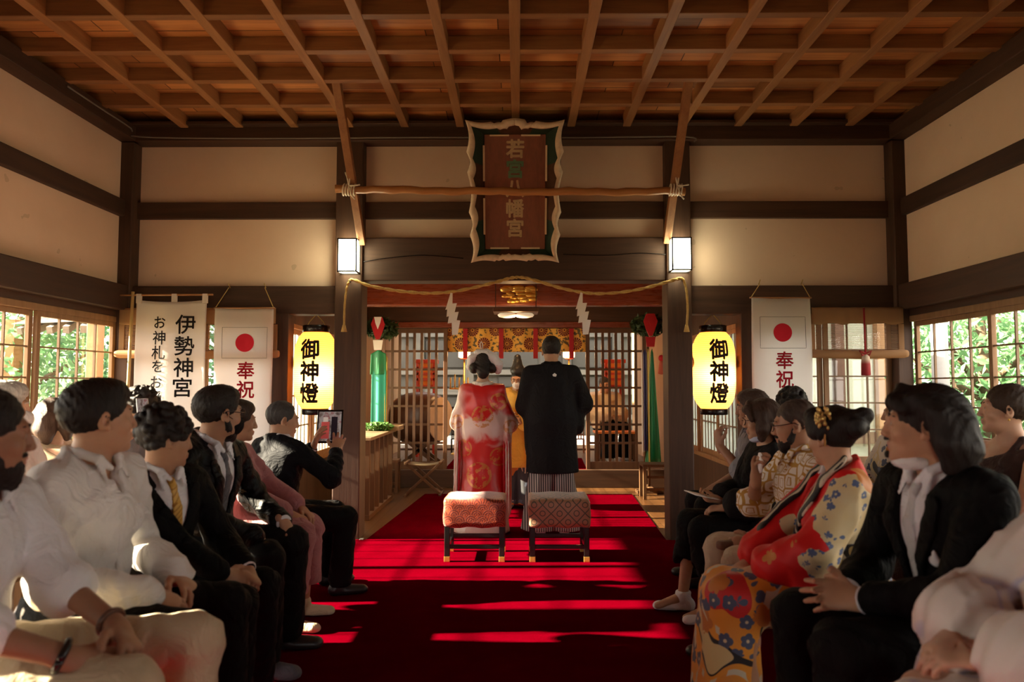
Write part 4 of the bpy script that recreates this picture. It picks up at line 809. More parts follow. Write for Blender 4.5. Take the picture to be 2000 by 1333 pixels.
ll = ['leafy tree beyond the side window nearest the eave', 'pale tall tree rising above the roof eave', 'dense evergreen behind the weathered eave', 'far evergreen past the eave', 'low pale shrub below the eave', 'bright maple beyond the white fence', 'tall pale tree behind the fence maple', 'evergreen between annex and maple', 'pale bushy tree beside the bright maple', 'far evergreen past the white fence', 'small maple close outside the window of the bare shouldered woman']
for i, q in enumerate(spec): tree('leafy_tree' if q[7] is not ML2 else 'evergreen_tree', *q[:7], 20 + i, q[7], ll[i], 'garden trees')

# ceiling lamp of the inner room and thin cables
t = thing('ceiling_lamp', 'framed ceiling lamp with two round white shades hanging before the lacquered beam', 'lamp', (-.02, 7.75, 2.1)); z = zat(612, 7.75); xa, xb = xat(964, 7.75), xat(1051, 7.75)
from_bm('frame', bx((xa, 7.58, z), (xb, 7.92, z + .035), .004), M_LAT, t)
for x in (xa + .14, xb - .14): from_bm('lamp_shade', lathe(bmesh.new(), [(.08, -.002), (.10, -.02), (.085, -.04), (.03, -.05)][::-1], (x, 7.75, z), 24), glow('milk_glass%d' % (x * 100), (1, .72, .42), .5), t)

for x in (xa + .02, xb - .02): from_bm('hanger', bx((x - .004, 7.746, z + .03), (x + .004, 7.754, 2.66)), M_DARKMETAL, t)
lamp('ceiling_lamp_light', 'POINT', 16, (1, .55, .22), (-.02, 7.75, z - .10), shadow_soft_size=.05)
M_CABLE = plain('grey_cable', (.16, .14, .12), .6)
P = [at(40, 95, 5.3), at(120, 165, 5.7), at(228, 258, 6.2)]; P = [Vector((XL + .15, p.y, Z_CEIL - .035)) for p in P] + [Vector((XL + .2, YB - .18, Z_CEIL - .10)), Vector((-2.2, YB - .185, Z_CEIL - .12)), Vector((-.9, YB - .185, Z_CEIL - .115)), Vector((.5, YB - .185, Z_CEIL - .12)), Vector((1.42, YB - .185, Z_CEIL - .115)), Vector((1.5, YB - .18, Z_CEIL - .16))]
tag(from_bm('cable', tube(bmesh.new(), smooth_path(P, 5), .007, 6), M_CABLE, smooth=True), 'thin grey cable pinned along the cornice under the ceiling', 'cable')
P = [at(702, 513, 6.37), at(760, 504, 6.37), at(830, 499, 6.37), at(905, 505, 6.37)]; tag(from_bm('cable', tube(bmesh.new(), smooth_path(P, 5), .004, 5), M_BLACK, smooth=True), 'thin black wire on the lintel between the banner side sconce and the plaque', 'cable')
P = [at(1308, 498, 6.37), at(1250, 495, 6.37), at(1180, 499, 6.37), at(1100, 497, 6.37)]; tag(from_bm('cable', tube(bmesh.new(), smooth_path(P, 5), .004, 5), M_BLACK, smooth=True), 'thin black wire on the lintel between the blind side sconce and the plaque', 'cable')
# ================================================================ people: soft blended bodies and clothes
V3 = lambda *a: np.array(a, np.float64)
def unit(v): v = np.asarray(v, float); return v / (np.linalg.norm(v) + 1e-12)
def rot(axis, a):
    return np.array(Matrix.Rotation(a, 3, axis))
class Frame:
    def __init__(s, o, Rm): s.o = np.asarray(o, float); s.R = Rm
    def __call__(s, x, y=None, z=None): return s.o + s.R @ (V3(x, y, z) if y is not None else np.asarray(x, float))
    def d(s, x, y, z): return s.R @ V3(x, y, z)
class Field:
    """a solid described by blended rounded cones and ellipsoids; mesh() skins it"""
    def __init__(s): s.ops = []
    def cone(s, a, b, ra, rb=None, k=.02, sub=False, n=None, q=1.0):
        a, b = np.asarray(a, float), np.asarray(b, float); rb = ra if rb is None else rb; rm = max(ra, rb) * max(1, 1 / q)
        ba = b - a; L2 = max(float(ba @ ba), 1e-9)
        def fn(X, Y, Z):
            px, py, pz = X - a[0], Y - a[1], Z - a[2]; t = np.clip((px * ba[0] + py * ba[1] + pz * ba[2]) / L2, 0, 1)
            dx, dy, dz = px - t * ba[0], py - t * ba[1], pz - t * ba[2]; d2 = dx * dx + dy * dy + dz * dz
            if n is not None: e = dx * n[0] + dy * n[1] + dz * n[2]; d2 = d2 + (q * q - 1) * e * e
            return np.sqrt(np.maximum(d2, 0)) - (ra + (rb - ra) * t)
        s.ops.append((np.minimum(a, b) - rm, np.maximum(a, b) + rm, fn, k, sub)); return s
    def ell(s, c, r, Rm=None, k=.02, sub=False):
        c, r = np.asarray(c, float), np.asarray(r, float); Rm = np.eye(3) if Rm is None else Rm; e = np.sqrt(((Rm * r) ** 2).sum(1))
        def fn(X, Y, Z):
            p = (X - c[0], Y - c[1], Z - c[2]); k0 = 0; k1 = 0
            for i in range(3): u = p[0] * Rm[0, i] + p[1] * Rm[1, i] + p[2] * Rm[2, i]; k0 = k0 + (u / r[i]) ** 2; k1 = k1 + (u / r[i] ** 2) ** 2
            k0 = np.sqrt(k0); return k0 * (k0 - 1) / (np.sqrt(k1) + 1e-9)
        s.ops.append((c - e, c + e, fn, k, sub)); return s
    def chain(s, pts, rs, k=.02, **kw):
        for i in range(len(pts) - 1): s.cone(pts[i], pts[i + 1], rs[i], rs[i + 1], k, **kw)
        return s
    def plane(s, p, n, k=.004):
        p, n = np.asarray(p, float), unit(n); s.ops.append((None, None, lambda X, Y, Z: (X - p[0]) * n[0] + (Y - p[1]) * n[1] + (Z - p[2]) * n[2], k, 'clip')); return s
    def cut(s, fn, k=.004): s.ops.append((None, None, fn, k, 'cut')); return s
    def folds(s, amp, freq=22, seed=0, stretch=(1, 1, 1)):
        r = np.random.RandomState(seed); ws = [(r.normal(size=3) * freq * f * np.array(stretch), r.normal(size=3) * freq * .45 * np.array(stretch), r.rand() * 6.28, amp * g) for f, g in ((.6, .9), (1, .7), (1.7, .4))]
        def fn(X, Y, Z):
            o = 0
            for w_, u, ph, a in ws: q = np.sin(X * w_[0] + Y * w_[1] + Z * w_[2] + ph + 1.8 * np.sin(X * u[0] + Y * u[1] + Z * u[2])); o = o + a * (1.5 * np.abs(q) - .9 + .25 * q)
            return o
        s.ops.append((None, None, fn, 0, 'disp')); return s
    @staticmethod
    def blend(D, d, k, mode):
        if mode == 'disp': return D + d
        if mode is False:
            h = np.maximum(k - np.abs(D - d), 0) / max(k, 1e-6); return np.minimum(D, d) - h * h * k * .25
        if mode is True or mode == 'cut': d = -d
        h = np.maximum(k - np.abs(D - d), 0) / max(k, 1e-6); return np.maximum(D, d) + h * h * k * .25
    def at(s, P):
        P = np.asarray(P, float).reshape(-1, 3); D = np.full(len(P), 1.0)
        for lo, hi, fn, k, mode in s.ops: D = s.blend(D, fn(P[:, 0], P[:, 1], P[:, 2]), k, mode)
        return D
    def hit(s, p, d, far=.5, n=160):
        """first surface point met going from p along d"""
        p, d = np.asarray(p, float), unit(d); t = np.linspace(0, far, n); D = s.at(p + t[:, None] * d); i = np.argmax(D < 0)
        return p + d * t[i] if D[i] < 0 else p + d * far * .5
    def mesh(s, h, lo=None, hi=None):
        pos = [o for o in s.ops if o[4] is False]; m = .02 + 2 * h
        if lo is None: lo = np.min([o[0] for o in pos], 0) - m; hi = np.max([o[1] for o in pos], 0) + m
        lo, hi = np.asarray(lo, float), np.asarray(hi, float); n = np.ceil((hi - lo) / h).astype(int) + 1; ax = [(lo[i] + h * np.arange(n[i])).astype(np.float32) for i in range(3)]
        D = np.full(n, 1.0, np.float32)
        for a, b, fn, k, mode in s.ops:
            if a is None:
                I = np.nonzero(np.abs(D) < .16) if mode == 'disp' else np.nonzero(D < .16)
                D[I] = s.blend(D[I], fn(ax[0][I[0]], ax[1][I[1]], ax[2][I[2]]), k, mode).astype(np.float32); continue
            mm = k + .03 + 2 * h; i0 = np.clip(np.floor((a - mm - lo) / h).astype(int), 0, n); i1 = np.clip(np.ceil((b + mm - lo) / h).astype(int) + 1, 0, n)
            if (i1 <= i0).any(): continue
            sl = tuple(slice(i0[i], i1[i]) for i in range(3)); d = fn(ax[0][sl[0]][:, None, None], ax[1][sl[1]][None, :, None], ax[2][sl[2]][None, None, :]); D[sl] = s.blend(D[sl], d, k, mode)
        return skin_field(D, lo, h)
def skin_field(D, lo, h):
    S = D < 0; n = np.array(D.shape); c = np.zeros(n - 1, np.int8); cs = [(i, j, k) for i in (0, 1) for j in (0, 1) for k in (0, 1)]
    for i, j, k in cs: c += S[i:n[0] - 1 + i, j:n[1] - 1 + j, k:n[2] - 1 + k]
    A = np.argwhere((c > 0) & (c < 8)); idx = np.full(n - 1, -1, np.int32); idx[A[:, 0], A[:, 1], A[:, 2]] = np.arange(len(A))
    vals = np.stack([D[A[:, 0] + i, A[:, 1] + j, A[:, 2] + k] for i, j, k in cs], 1); pos = np.zeros((len(A), 3)); cnt = np.zeros(len(A)); C = np.array(cs, float)
    for a in range(8):
        for b in range(a + 1, 8):
            if np.abs(C[a] - C[b]).sum() != 1: continue
            m = (vals[:, a] < 0) != (vals[:, b] < 0); va, vb = vals[m, a], vals[m, b]; t = (va / (va - vb))[:, None]; pos[m] += C[a] + t * (C[b] - C[a]); cnt[m] += 1
    v = (A + pos / np.maximum(cnt, 1)[:, None]) * h + lo; quads = []
    for ax in range(3):
        o1, o2 = [(1, 2), (2, 0), (0, 1)][ax]; a = [slice(None)] * 3; b = [slice(None)] * 3; a[ax] = slice(0, -1); b[ax] = slice(1, None)
        E = np.argwhere(S[tuple(a)] != S[tuple(b)]); E = E[(E[:, o1] > 0) & (E[:, o2] > 0) & (E[:, o1] < n[o1] - 1) & (E[:, o2] < n[o2] - 1)]
        if not len(E): continue
        q = []
        for d1, d2 in ((-1, -1), (0, -1), (0, 0), (-1, 0)):
            e = E.copy(); e[:, o1] += d1; e[:, o2] += d2; q.append(idx[e[:, 0], e[:, 1], e[:, 2]])
        q = np.stack(q, 1); fl_ = ~S[E[:, 0], E[:, 1], E[:, 2]]; q[fl_] = q[fl_][:, ::-1]; quads.append(q)
    f = np.concatenate(quads) if quads else np.zeros((0, 4), int); f = f[(f >= 0).all(1)]; return v, f
def ik(a, b, l1, l2, pole):
    a, b = np.asarray(a, float), np.asarray(b, float); d = b - a; L = np.linalg.norm(d); Lc = min(L, (l1 + l2) * .995); x = (l1 * l1 - l2 * l2 + Lc * Lc) / (2 * Lc); u = d / L; p = np.asarray(pole, float); p = unit(p - u * (p @ u))
    return a + u * x + p * math.sqrt(max(l1 * l1 - x * x, 0)), a + u * Lc
# ---------------------------------------------------------------- skin, hair and cloth materials
def skin_mat(name, c):
    t = NT(name); v = t.coord(); n = t.noise(v, 22, 4, .6); col = t.mix(n, tuple(a * b for a, b in zip(c, (.86, .80, .78))), tuple(min(1, a * b) for a, b in zip(c, (1.1, 1.08, 1.05)))); t.bump(t.noise(v, 260, 2, .5), .08, .002)
    return t.fin(col, .5, .35, Subsurface_Weight=.08, Subsurface_Scale=.02)
SK_A, SK_B, SK_C, SK_D = skin_mat('skin_warm', (.48, .27, .16)), skin_mat('skin_olive', (.42, .23, .135)), skin_mat('skin_fair', (.56, .34, .23)), skin_mat('skin_tan', (.33, .17, .10))
def lip_mat(): return plain('lip', (.46, .20, .16), .4)
M_LIP = lip_mat(); M_EYEW = plain('eye_white', (.75, .72, .68), .25, .5); M_IRIS = plain('iris', (.03, .018, .012), .15, .6)
def hair_mat(name, c):
    t = NT(name); v = t.coord((60, 60, 7)); n = t.noise(v, 2.2, 5, .7, .6); t.bump(n, .6, .008); return t.fin(t.mix(n, tuple(a * .55 for a in c), tuple(a * 1.4 for a in c)), .52, .22)
H_BLK, H_BRN, H_AUB, H_GRY, H_SALT = hair_mat('black_hair', (.018, .013, .011)), hair_mat('dark_brown_hair', (.045, .026, .016)), hair_mat('auburn_hair', (.052, .027, .017)), hair_mat('grey_hair', (.50, .47, .43)), hair_mat('greying_hair', (.055, .05, .047))
def fabric(name, c, rough=.85, bumpf=380, sheen=.15, var=.1, crease=.5):
    t = NT(name); v = t.coord(); n = t.noise(v, 6, 3, .5); t.bump(t.math('ADD', t.math('MULTIPLY', t.noise(v, bumpf, 2, .6), .03), t.math('ABSOLUTE', t.math('SUBTRACT', t.noise(v, 8, 3, .5, 1.6), .5))), crease, .05); t.fin(t.mix(n, tuple(a * (1 - var) for a in c), tuple(min(1, a * (1 + var)) for a in c)), rough, .25 if sheen > .09 else .10, Sheen_Weight=sheen if sheen > .09 else 0.0); return t.m
C_SUIT, C_SUIT2, C_NAVY, C_CHAR = fabric('black_suiting', (.0035, .0032, .0034), .7, 380, .03), fabric('charcoal_suiting', (.006, .0056, .006), .42, 380, .02), fabric('dark_wool', (.006, .006, .008), .7, 380, .03), fabric('charcoal_trouser', (.0055, .005, .005), .75, 380, .03)
C_WHITE, C_LINEN, C_KHAKI, C_BEIGE = fabric('white_shirting', (.72, .71, .72), .8), fabric('white_linen', (.70, .67, .63), .85), fabric('khaki_twill', (.52, .42, .27), .85), fabric('beige_twill', (.55, .44, .30), .85)
C_MAUVE, C_BLACKT, C_BROWN, C_BLUE, C_GREYT, C_SOCK, C_SHAWL, C_CREAM = fabric('mauve_dress', (.40, .17, .17)), fabric('black_cotton', (.0055, .005, .005), .8, 380, .03), fabric('brown_top', (.045, .022, .018), .8), fabric('pale_blue_shirt', (.55, .62, .72)), fabric('grey_jersey', (.22, .22, .24)), fabric('sock_knit', (.78, .76, .76)), fabric('black_shawl', (.012, .010, .010), .8, 380, .08), fabric('cream_robe', (.74, .60, .40), .6)
def shoe_mat(): return plain('black_shoe', (.02, .018, .018), .4, .5)
M_SHOE = shoe_mat()
def tie_mat():
    t = NT('gold_tie'); sp = t.n('SeparateXYZ'); t.set(sp.inputs[0], t.coord()); f = t.math('GREATER_THAN', t.math('SINE', t.math('MULTIPLY', t.math('ADD', sp.outputs[2], sp.outputs[0]), 260.0)), .55)
    return t.fin(t.mix(f, (.62, .36, .07), (.40, .20, .03)), .45, .4)
C_TIE = tie_mat(); C_DTIE = fabric('grey_tie', (.10, .10, .11), .5)
# ---------------------------------------------------------------- heads, hands
def head_ops(f, H, sex='m', jaw=1.0):
    g = 1.0 if sex == 'm' else .95; c = lambda *a, **k: f.cone(*a, **k)
    f.ell(H(0, -.016, .032), V3(.074, .094, .087), H.R, .02); f.ell(H(0, .03, -.03), V3(.060, .062, .083) * g, H.R, .03); f.ell(H(0, .04, -.07), V3(.050 * jaw, .046, .040) * g, H.R, .02); f.ell(H(0, .076, -.097), V3(.021, .018, .017) * g, H.R, .02)
    c(H(-.034, .080, .026), H(.034, .080, .026), .012, k=.02)
    for s in (-1, 1): f.ell(H(.031 * s, .106, .004), V3(.019, .018, .013), H.R, .014, True); f.ell(H(.044 * s, .060, -.025), V3(.022, .024, .024), H.R, .02); f.ell(H(.031 * s, .078, .004), V3(.0155, .0125, .0105), H.R, .004); f.ell(H(.031 * s, .0935, .0035), V3(.0115, .008, .0042), H.R, .002, True)
    c(H(0, .090, .014), H(0, .1065, -.028), .0082, .0112, k=.014)
    for s in (-1, 1): f.ell(H(.0115 * s, .098, -.033), V3(.0085, .010, .0070), H.R, .006)
    c(H(-.019, .088, -.0585), H(.019, .088, -.0585), .0062, k=.006); c(H(-.012, .093, -.0575), H(.012, .093, -.0575), .0068, k=.006); c(H(-.015, .0895, -.0695), H(.015, .0895, -.0695), .0078, k=.006); f.ell(H(0, .101, -.064), V3(.02, .008, .0016), H.R, .002, True)
    for s in (-1, 1):
        Re = H.R @ rot('Z', -s * .45) @ rot('X', -.18); o = H(.077 * s, -.008, -.006); f.ell(o, V3(.008, .019, .032), Re, .006); f.ell(H(.083 * s, -.003, -.002), V3(.007, .010, .018), Re, .004, True); f.ell(H(.076 * s, .004, -.030), V3(.007, .010, .011), Re, .005)
def face_bits(H, root, hair, brows=True, sex='m'):
    for s in (-1, 1):
        f = Field().ell(H(.031 * s, .0775, .004), V3(.0122, .0122, .0122)); v, q = f.mesh(.0022); fc = v[q].mean(1); mid = H(.031 * s, .0895, .0035); from_np('eye', v, q, [M_EYEW, M_IRIS], root, True, (np.linalg.norm(fc - mid, axis=1) < .0062).astype(int))
        if brows: f = Field().chain([H(.014 * s, .094, .026), H(.032 * s, .0925, .031), H(.049 * s, .078, .025)], [.0035, .0042, .0025] if sex == 'm' else [.0022, .0028, .0016], .003); from_np('eyebrow', *f.mesh(.0024), hair, root)
def hand_ops(f, w_, fd, pn, side, curl=.5, spread=1.0, thumb=.5, s=1.0, curls=None):
    """w_: wrist, fd: finger direction, pn: where the palm faces; side +1 right hand, -1 left"""
    fd = unit(fd); pn = np.asarray(pn, float); pn = unit(pn - fd * (pn @ fd)); lt = -side * np.cross(pn, fd); w_ = np.asarray(w_, float); P = lambda a, b, c: w_ + s * (fd * a + lt * b + pn * c)
    f.cone(P(.012, .004, 0), P(.080, .012, .002), .029 * s, .031 * s, .015, n=pn, q=2.1); f.cone(P(.012, -.004, 0), P(.074, -.014, .002), .028 * s, .028 * s, .015, n=pn, q=2.1); f.cone(P(-.03, 0, 0), P(.02, 0, 0), .027 * s, .028 * s, .02, n=pn, q=1.35)
    f.cone(P(.02, .022, .010), P(.045, .030, .012), .017 * s, .014 * s, .015)
    for i, (lo, fo, L, r) in enumerate(((.030, .084, .076, .0095), (.0105, .088, .084, .0098), (-.010, .084, .077, .0092), (-.028, .075, .060, .0082))):
        a = (.13, .03, -.06, -.16)[i] * spread; d = fd * math.cos(a) + lt * math.sin(a); p = P(fo - .012, lo, 0); th = 0; cu = (curls[i] if curls else curl * (.9 + .08 * i))
        pts = [p]; rs = [r * 1.06 * s]
        for j, fr in enumerate((.47, .30, .23)):
            th += cu * (.75, 1.0, .65)[j]; dd = d * math.cos(th) + pn * math.sin(th); p = p + dd * L * fr * s + (dd * .012 * s if j == 0 else 0); pts.append(p); rs.append(r * s * (.98, .88, .74)[j])
        f.chain(pts, rs, .004)
    d = unit(fd * .62 + lt * .68 + pn * .38 * thumb); p = P(.026, .030, .006); d2 = unit(d + fd * .45 + pn * thumb * .5 - lt * .15); d3 = unit(d2 + fd * .3 + pn * thumb * .5 - lt * .35)
    f.chain([p, p + d * .036 * s, p + d * .036 * s + d2 * .030 * s, p + d * .036 * s + d2 * .030 * s + d3 * .022 * s], [.0135 * s, .0118 * s, .0105 * s, .008 * s], .006)
# ---------------------------------------------------------------- hair
def hair(H, style, root, m, seed=0):
    f = Field(); r = np.random.RandomState(seed); face = lambda y=.108, w_=.082, z=-.035, hgt=.112, d=.070: f.ell(H(0, y, z), V3(w_, d, hgt), H.R, .008, True)
    low = lambda: (f.ell(H(0, .045, -.085), V3(.12, .078, .088), H.R, .012, True), f.plane(H(0, -.05, -.060), H.d(0, .5, -1)))
    if style in ('short', 'crop', 'side', 'thin'):
        g = {'short': .008, 'crop': .0022, 'side': .013, 'thin': .006}[style]; f.ell(H(0, -.018, .036), V3(.0745 + g, .095 + g, .087 + g), H.R)
        if style == 'side': f.ell(H(.01, .035, .092), V3(.062, .062, .038), H.R, .03); f.cone(H(-.05, .06, .085), H(.05, .068, .095), .022, k=.03)
        if style == 'short': f.ell(H(0, .03, .085), V3(.06, .06, .042), H.R, .03); f.ell(H(0, -.062, .03), V3(.058, .046, .052), H.R, .03)
        f.folds(.0022, 120, seed, (1, 1, .5)); face(z=-.045, hgt=.108) if style != 'thin' else face(z=-.01, hgt=.115, d=.085); low()
    elif style == 'curly':
        f.ell(H(0, -.018, .045), V3(.086, .104, .092), H.R)
        for i in range(150):
            d = unit(r.normal(size=3) + V3(0, -.1, .45)); p = H(0, -.016, .05) + H.R @ (d * V3(.088, .104, .094)); f.ell(p, V3(1, 1, 1) * (.012 + .010 * r.rand()), None, .006)
        face(z=-.05, hgt=.108); low()
    elif style in ('bob', 'long'):
        f.ell(H(0, -.020, .034), V3(.090 if style == 'bob' else .083, .108, .098), H.R); L = -.105 if style == 'bob' else -.105
        for s in (-1, 1):
            if style == 'bob': f.chain([H(.078 * s, -.01, .03), H(.090 * s, .005, -.05), H(.080 * s, .018, L)], [.036, .036, .024], .03)
            else: f.chain([H(.066 * s, .035, .080), H(.080 * s, -.040, .035), H(.082 * s, -.062, -.04), H(.070 * s, -.070, L)], [.020, .022, .036, .026], .03)
            f.chain([H(.04 * s, -.085, .0), H(.046 * s, -.095, -.06), H(.05 * s, -.085, L - .012)], [.055, .050, .030], .03)
            f.chain([H(.012 * s, .06, .110), H(.055 * s, .082, .070), H(.078 * s, .060, .01 if style == 'bob' else .05)], [.016, .018, .016], .02)
        f.folds(.0022, 110, seed, (1, 1, .12)); face(y=.115, z=-.05, hgt=.115, w_=.070)
    elif style in ('updo', 'bun', 'ponytail'):
        f.ell(H(0, -.018, .036), V3(.083, .103, .095), H.R)
        if style == 'updo':
            f.ell(H(0, -.105, .045), V3(.068, .062, .060), H.R, .02); f.ell(H(.03, -.14, .075), V3(.038, .038, .036), H.R, .01); f.ell(H(-.035, -.15, .03), V3(.038, .036, .038), H.R, .01); f.cone(H(-.06, .04, .09), H(.06, .045, .09), .034, k=.04)
            for s in (-1, 1): f.ell(H(.078 * s, .01, .04), V3(.026, .055, .052), H.R, .02)
        elif style == 'bun': f.ell(H(0, -.125, -.005), V3(.040, .036, .040), H.R, .012)
        else: f.ell(H(0, -.118, .05), V3(.030, .026, .028), H.R, .01)
        f.folds(.0022, 110, seed); face(z=-.045, hgt=.112); low()
    elif style == 'bride':
        f.ell(H(0, -.02, .045), V3(.090, .108, .105), H.R)
        for s in (-1, 1): f.ell(H(.088 * s, -.045, .0), V3(.046, .070, .052), H.R, .015)
        f.ell(H(0, -.095, -.035), V3(.062, .052, .075), H.R, .02); f.ell(H(0, -.07, .105), V3(.066, .062, .045), H.R, .02); f.cone(H(0, .03, .12), H(0, .07, .09), .04, k=.03); f.folds(.0025, 110, seed); face(z=-.05)
    return from_np('hair', *f.mesh(.0046), m, root)
def beard(H, root, m, full=1.0):
    f = Field().ell(H(0, .040, -.072), V3(.0535, .052, .046 + .012 * full), H.R).ell(H(0, .068, -.100), V3(.030, .026, .028 + .014 * full), H.R, .02)
    for s in (-1, 1): f.cone(H(.064 * s, .005, -.02), H(.052 * s, .025, -.065), .011, .018, .015)
    f.cone(H(-.024, .092, -.048), H(.024, .092, -.048), .0075, k=.008); f.folds(.002, 220, 3); f.ell(H(0, .105, -.062), V3(.021, .02, .011), H.R, .004, True); f.ell(H(0, .09, -.012), V3(.055, .05, .030), H.R, .008, True)
    return from_np('beard', *f.mesh(.0045), m, root)
def glasses(H, root, m):
    bm = bmesh.new()
    for s in (-1, 1):
        tube(bm, [H(.033 * s + .025 * math.cos(a), .108 - .012 * abs(math.cos(a)), .002 + .021 * math.sin(a)) for a in np.linspace(0, 6.2832, 21)], .0019, 6); tube(bm, [H(.058 * s, .098, .008), H(.078 * s, .06, .008), H(.081 * s, .0, .012), H(.079 * s, -.02, .0)], .002, 6)
    tube(bm, [H(-.009, .110, .006), H(0, .114, .009), H(.009, .110, .006)], .0018, 6); return from_bm('glasses', bm, m, root, True, False)
def mask(H, root, m, chin=False):
    f = Field()
    if not chin: f.ell(H(0, .055, -.055), V3(.060, .060, .055), H.R).ell(H(0, .095, -.045), V3(.030, .026, .035), H.R, .03); f.plane(H(0, .1, -.012), H.d(0, .35, 1)); f.plane(H(0, .02, 0), H.d(0, -1, .1))
    else: f.ell(H(0, .036, -.114), V3(.048, .052, .019), H.R).ell(H(0, .018, -.104), V3(.057, .046, .022), H.R, .015).folds(.0025, 80, 2)
    mk = from_np('face_mask', *f.mesh(.005), m, root)
    if not chin:
        for s in (-1, 1):
            bm = bmesh.new(); tube(bm, [H(.058 * s, .05, -.03), H(.074 * s, .012, -.012), H(.082 * s, -.018, .018), H(.085 * s, -.022, .0)], .0016, 5); tube(bm, [H(.056 * s, .04, -.085), H(.070 * s, .008, -.055), H(.080 * s, -.012, -.03)], .0016, 5)
            from_bm('ear_loop', bm, m, mk, True, False)
    return mk
# ---------------------------------------------------------------- the seated or standing figure
class Fig:
    """skeleton in the figure's own frame: x to its right, y ahead, z up"""
    def __init__(s, seat=.44, lean=0.0, twist=0.0, side=0.0, yaw=0.0, pitch=0.0, roll=0.0, sex='m', fat=1.0, sh=1.0, knees=None, ankles=None, rw=None, lw=None, stand=False, headfwd=.02, rp=None, lp=None):
        s.sex, s.fat, s.stand = sex, fat, stand; s.pz = .93 if stand else seat + .105
        s.T = Frame((0, 0, s.pz), rot('Z', twist) @ rot('X', -lean) @ rot('Y', side)); w_ = (.182 if sex == 'm' else .160) * sh; s.w = w_
        s.S = {k: s.T(w_ * k, -.012, .43) for k in (1, -1)}; s.nb = s.T(0, -.02, .49); up = rot('Z', twist) @ rot('X', -lean * .5) @ V3(0, headfwd, .136); s.hc = s.nb + up; s.H = Frame(s.hc, rot('Z', twist * .5 + yaw) @ rot('X', pitch) @ rot('Y', roll))
        kn = knees or ((.13, .43, seat + .075), (-.13, .43, seat + .075)); an = ankles or ((.14, .42, .085), (-.14, .42, .085))
        if stand: kn = ((.09, .02, .50), (-.09, .02, .50)); an = ((.10, -.01, .085), (-.10, -.01, .085))
        s.hip = {k: s.T(.088 * k, 0, -.01) if stand else V3(.09 * k, .02, s.pz - .01) for k in (1, -1)}; s.K = {1: V3(*kn[0]), -1: V3(*kn[1])}; s.A = {1: V3(*an[0]), -1: V3(*an[1])}
        s.E, s.Wr = {}, {}
        for k, t, p in ((1, rw, rp), (-1, lw, lp)):
            t = t or (.16 * k, .30, s.pz + .06); s.E[k], s.Wr[k] = ik(s.S[k], V3(*t), .285, .255, p if p is not None else V3(.55 * k, -.5, -.7))
    def torso(s, f, g=0.0, k=.03, low=True):
        T, a = s.T, s.fat; fem = s.sex == 'f'
        f.ell(T(0, -.012, .0), V3(.160 * a + g, .125 * a + g, .115 + g), T.R, k); f.ell(T(0, .0 + .03 * (a - 1), .145), V3((.138 if not fem else .122) * a + g, .108 * a + g, .13 + g), T.R, k); f.ell(T(0, 0, .30), V3((.157 if not fem else .138) * (.5 + .5 * a) + g, .110 * (.5 + .5 * a) + g, .165 + g), T.R, k)
        f.cone(T(-s.w * .76, -.014, .415), T(s.w * .76, -.014, .415), .060 + g, k=k)
        for i in (-1, 1): f.cone(T(i * s.w * .62, -.02, .445), T(0, -.025, .505), .040 + g * .8, .05 + g * .6, k)
        if fem:
            for i in (-1, 1): f.ell(T(i * .066, .085, .285), V3(.055 + g, .05 + g, .055 + g), T.R, k)
        return f
    def arm(s, f, i, g=0.0, to=1.0, loose=0.0, k=.02):
        e, w_ = s.E[i], s.Wr[i]; z = 1.0 if s.sex == 'm' else .86; f.cone(s.S[i], e, .050 * z + g, .041 * z + g + loose * .5, k); end = e + (w_ - e) * to; f.cone(e, end, .041 * z + g + loose * .6, (.041 - .014 * to) * z + g + loose, k); return f
    def leg(s, f, i, g=0.0, to=1.0, loose=0.0, k=.02):
        z = 1.0 if s.sex == 'm' else .92; f.cone(s.hip[i], s.K[i], .090 * z + g, .060 * z + g, k); e = s.K[i] + (s.A[i] - s.K[i]) * to; f.cone(s.K[i], e, .058 * z + g, (.058 - .020 * to) * z + g + loose, k)
        if not loose: f.ell(s.K[i] + (s.A[i] - s.K[i]) * .32 + V3(0, -.018, 0), V3(.05 * z, .05 * z, .11), None, k)
        return f
    def neck(s, f, g=0.0): z = 1.0 if s.sex == 'm' else .86; f.cone(s.nb - s.T.d(0, 0, .02), s.H(0, -.018, -.055), .060 * z + g, .052 * z + g, .025); return f
    def foot(s, f, i, g=0.0, k=.015, ang=.15):
        a = s.A[i]; d = unit(V3(ang * i, 1, 0)); h = a + V3(0, -.035, -.050); t = a + d * .165 + V3(0, -.02, -.062); f.cone(a, h, .036 + g, .034 + g, k); f.cone(h, t, .034 + g, .023 + g, k, n=V3(0, 0, 1), q=1.0); f.cone(a + d * .06 + V3(0, 0, -.058), t, .040 + g, .034 + g, k, n=V3(0, 0, 1), q=1.5); f.plane((0, 0, .004), (0, 0, -1)); return f
    def body(s, root, m, hands, hres=.0045, arms=True, feet=False, jaw=1.0, armres=.010):
        f = Field(); s.torso(f, -.012); s.neck(f)
        for i in (1, -1): s.arm(f, i, -.002); s.leg(f, i, -.004)
        if feet:
            for i in (1, -1): a = s.A[i]; f.cone(a, a + V3(0, .15, -.055), .036, .026, .02, n=V3(0, 0, 1), q=1.2)
        head_ops(f, s.H, s.sex, jaw); parts = []; boxes = []
        for i, hk in hands.items():
            if hk is None: continue
            hk = dict(hk); fd, pn = hk.pop('fd'), hk.pop('pn'); hk.setdefault('s', 1.0 if s.sex == 'm' else .9); hand_ops(f, s.Wr[i], fd, pn, i, **hk); c = s.Wr[i] + unit(fd) * .085; boxes.append((c - .135, c + .135, .0042))
        boxes.append((s.H.o - V3(.135, .135, .150), s.H.o + V3(.135, .135, .145), hres)); done = []
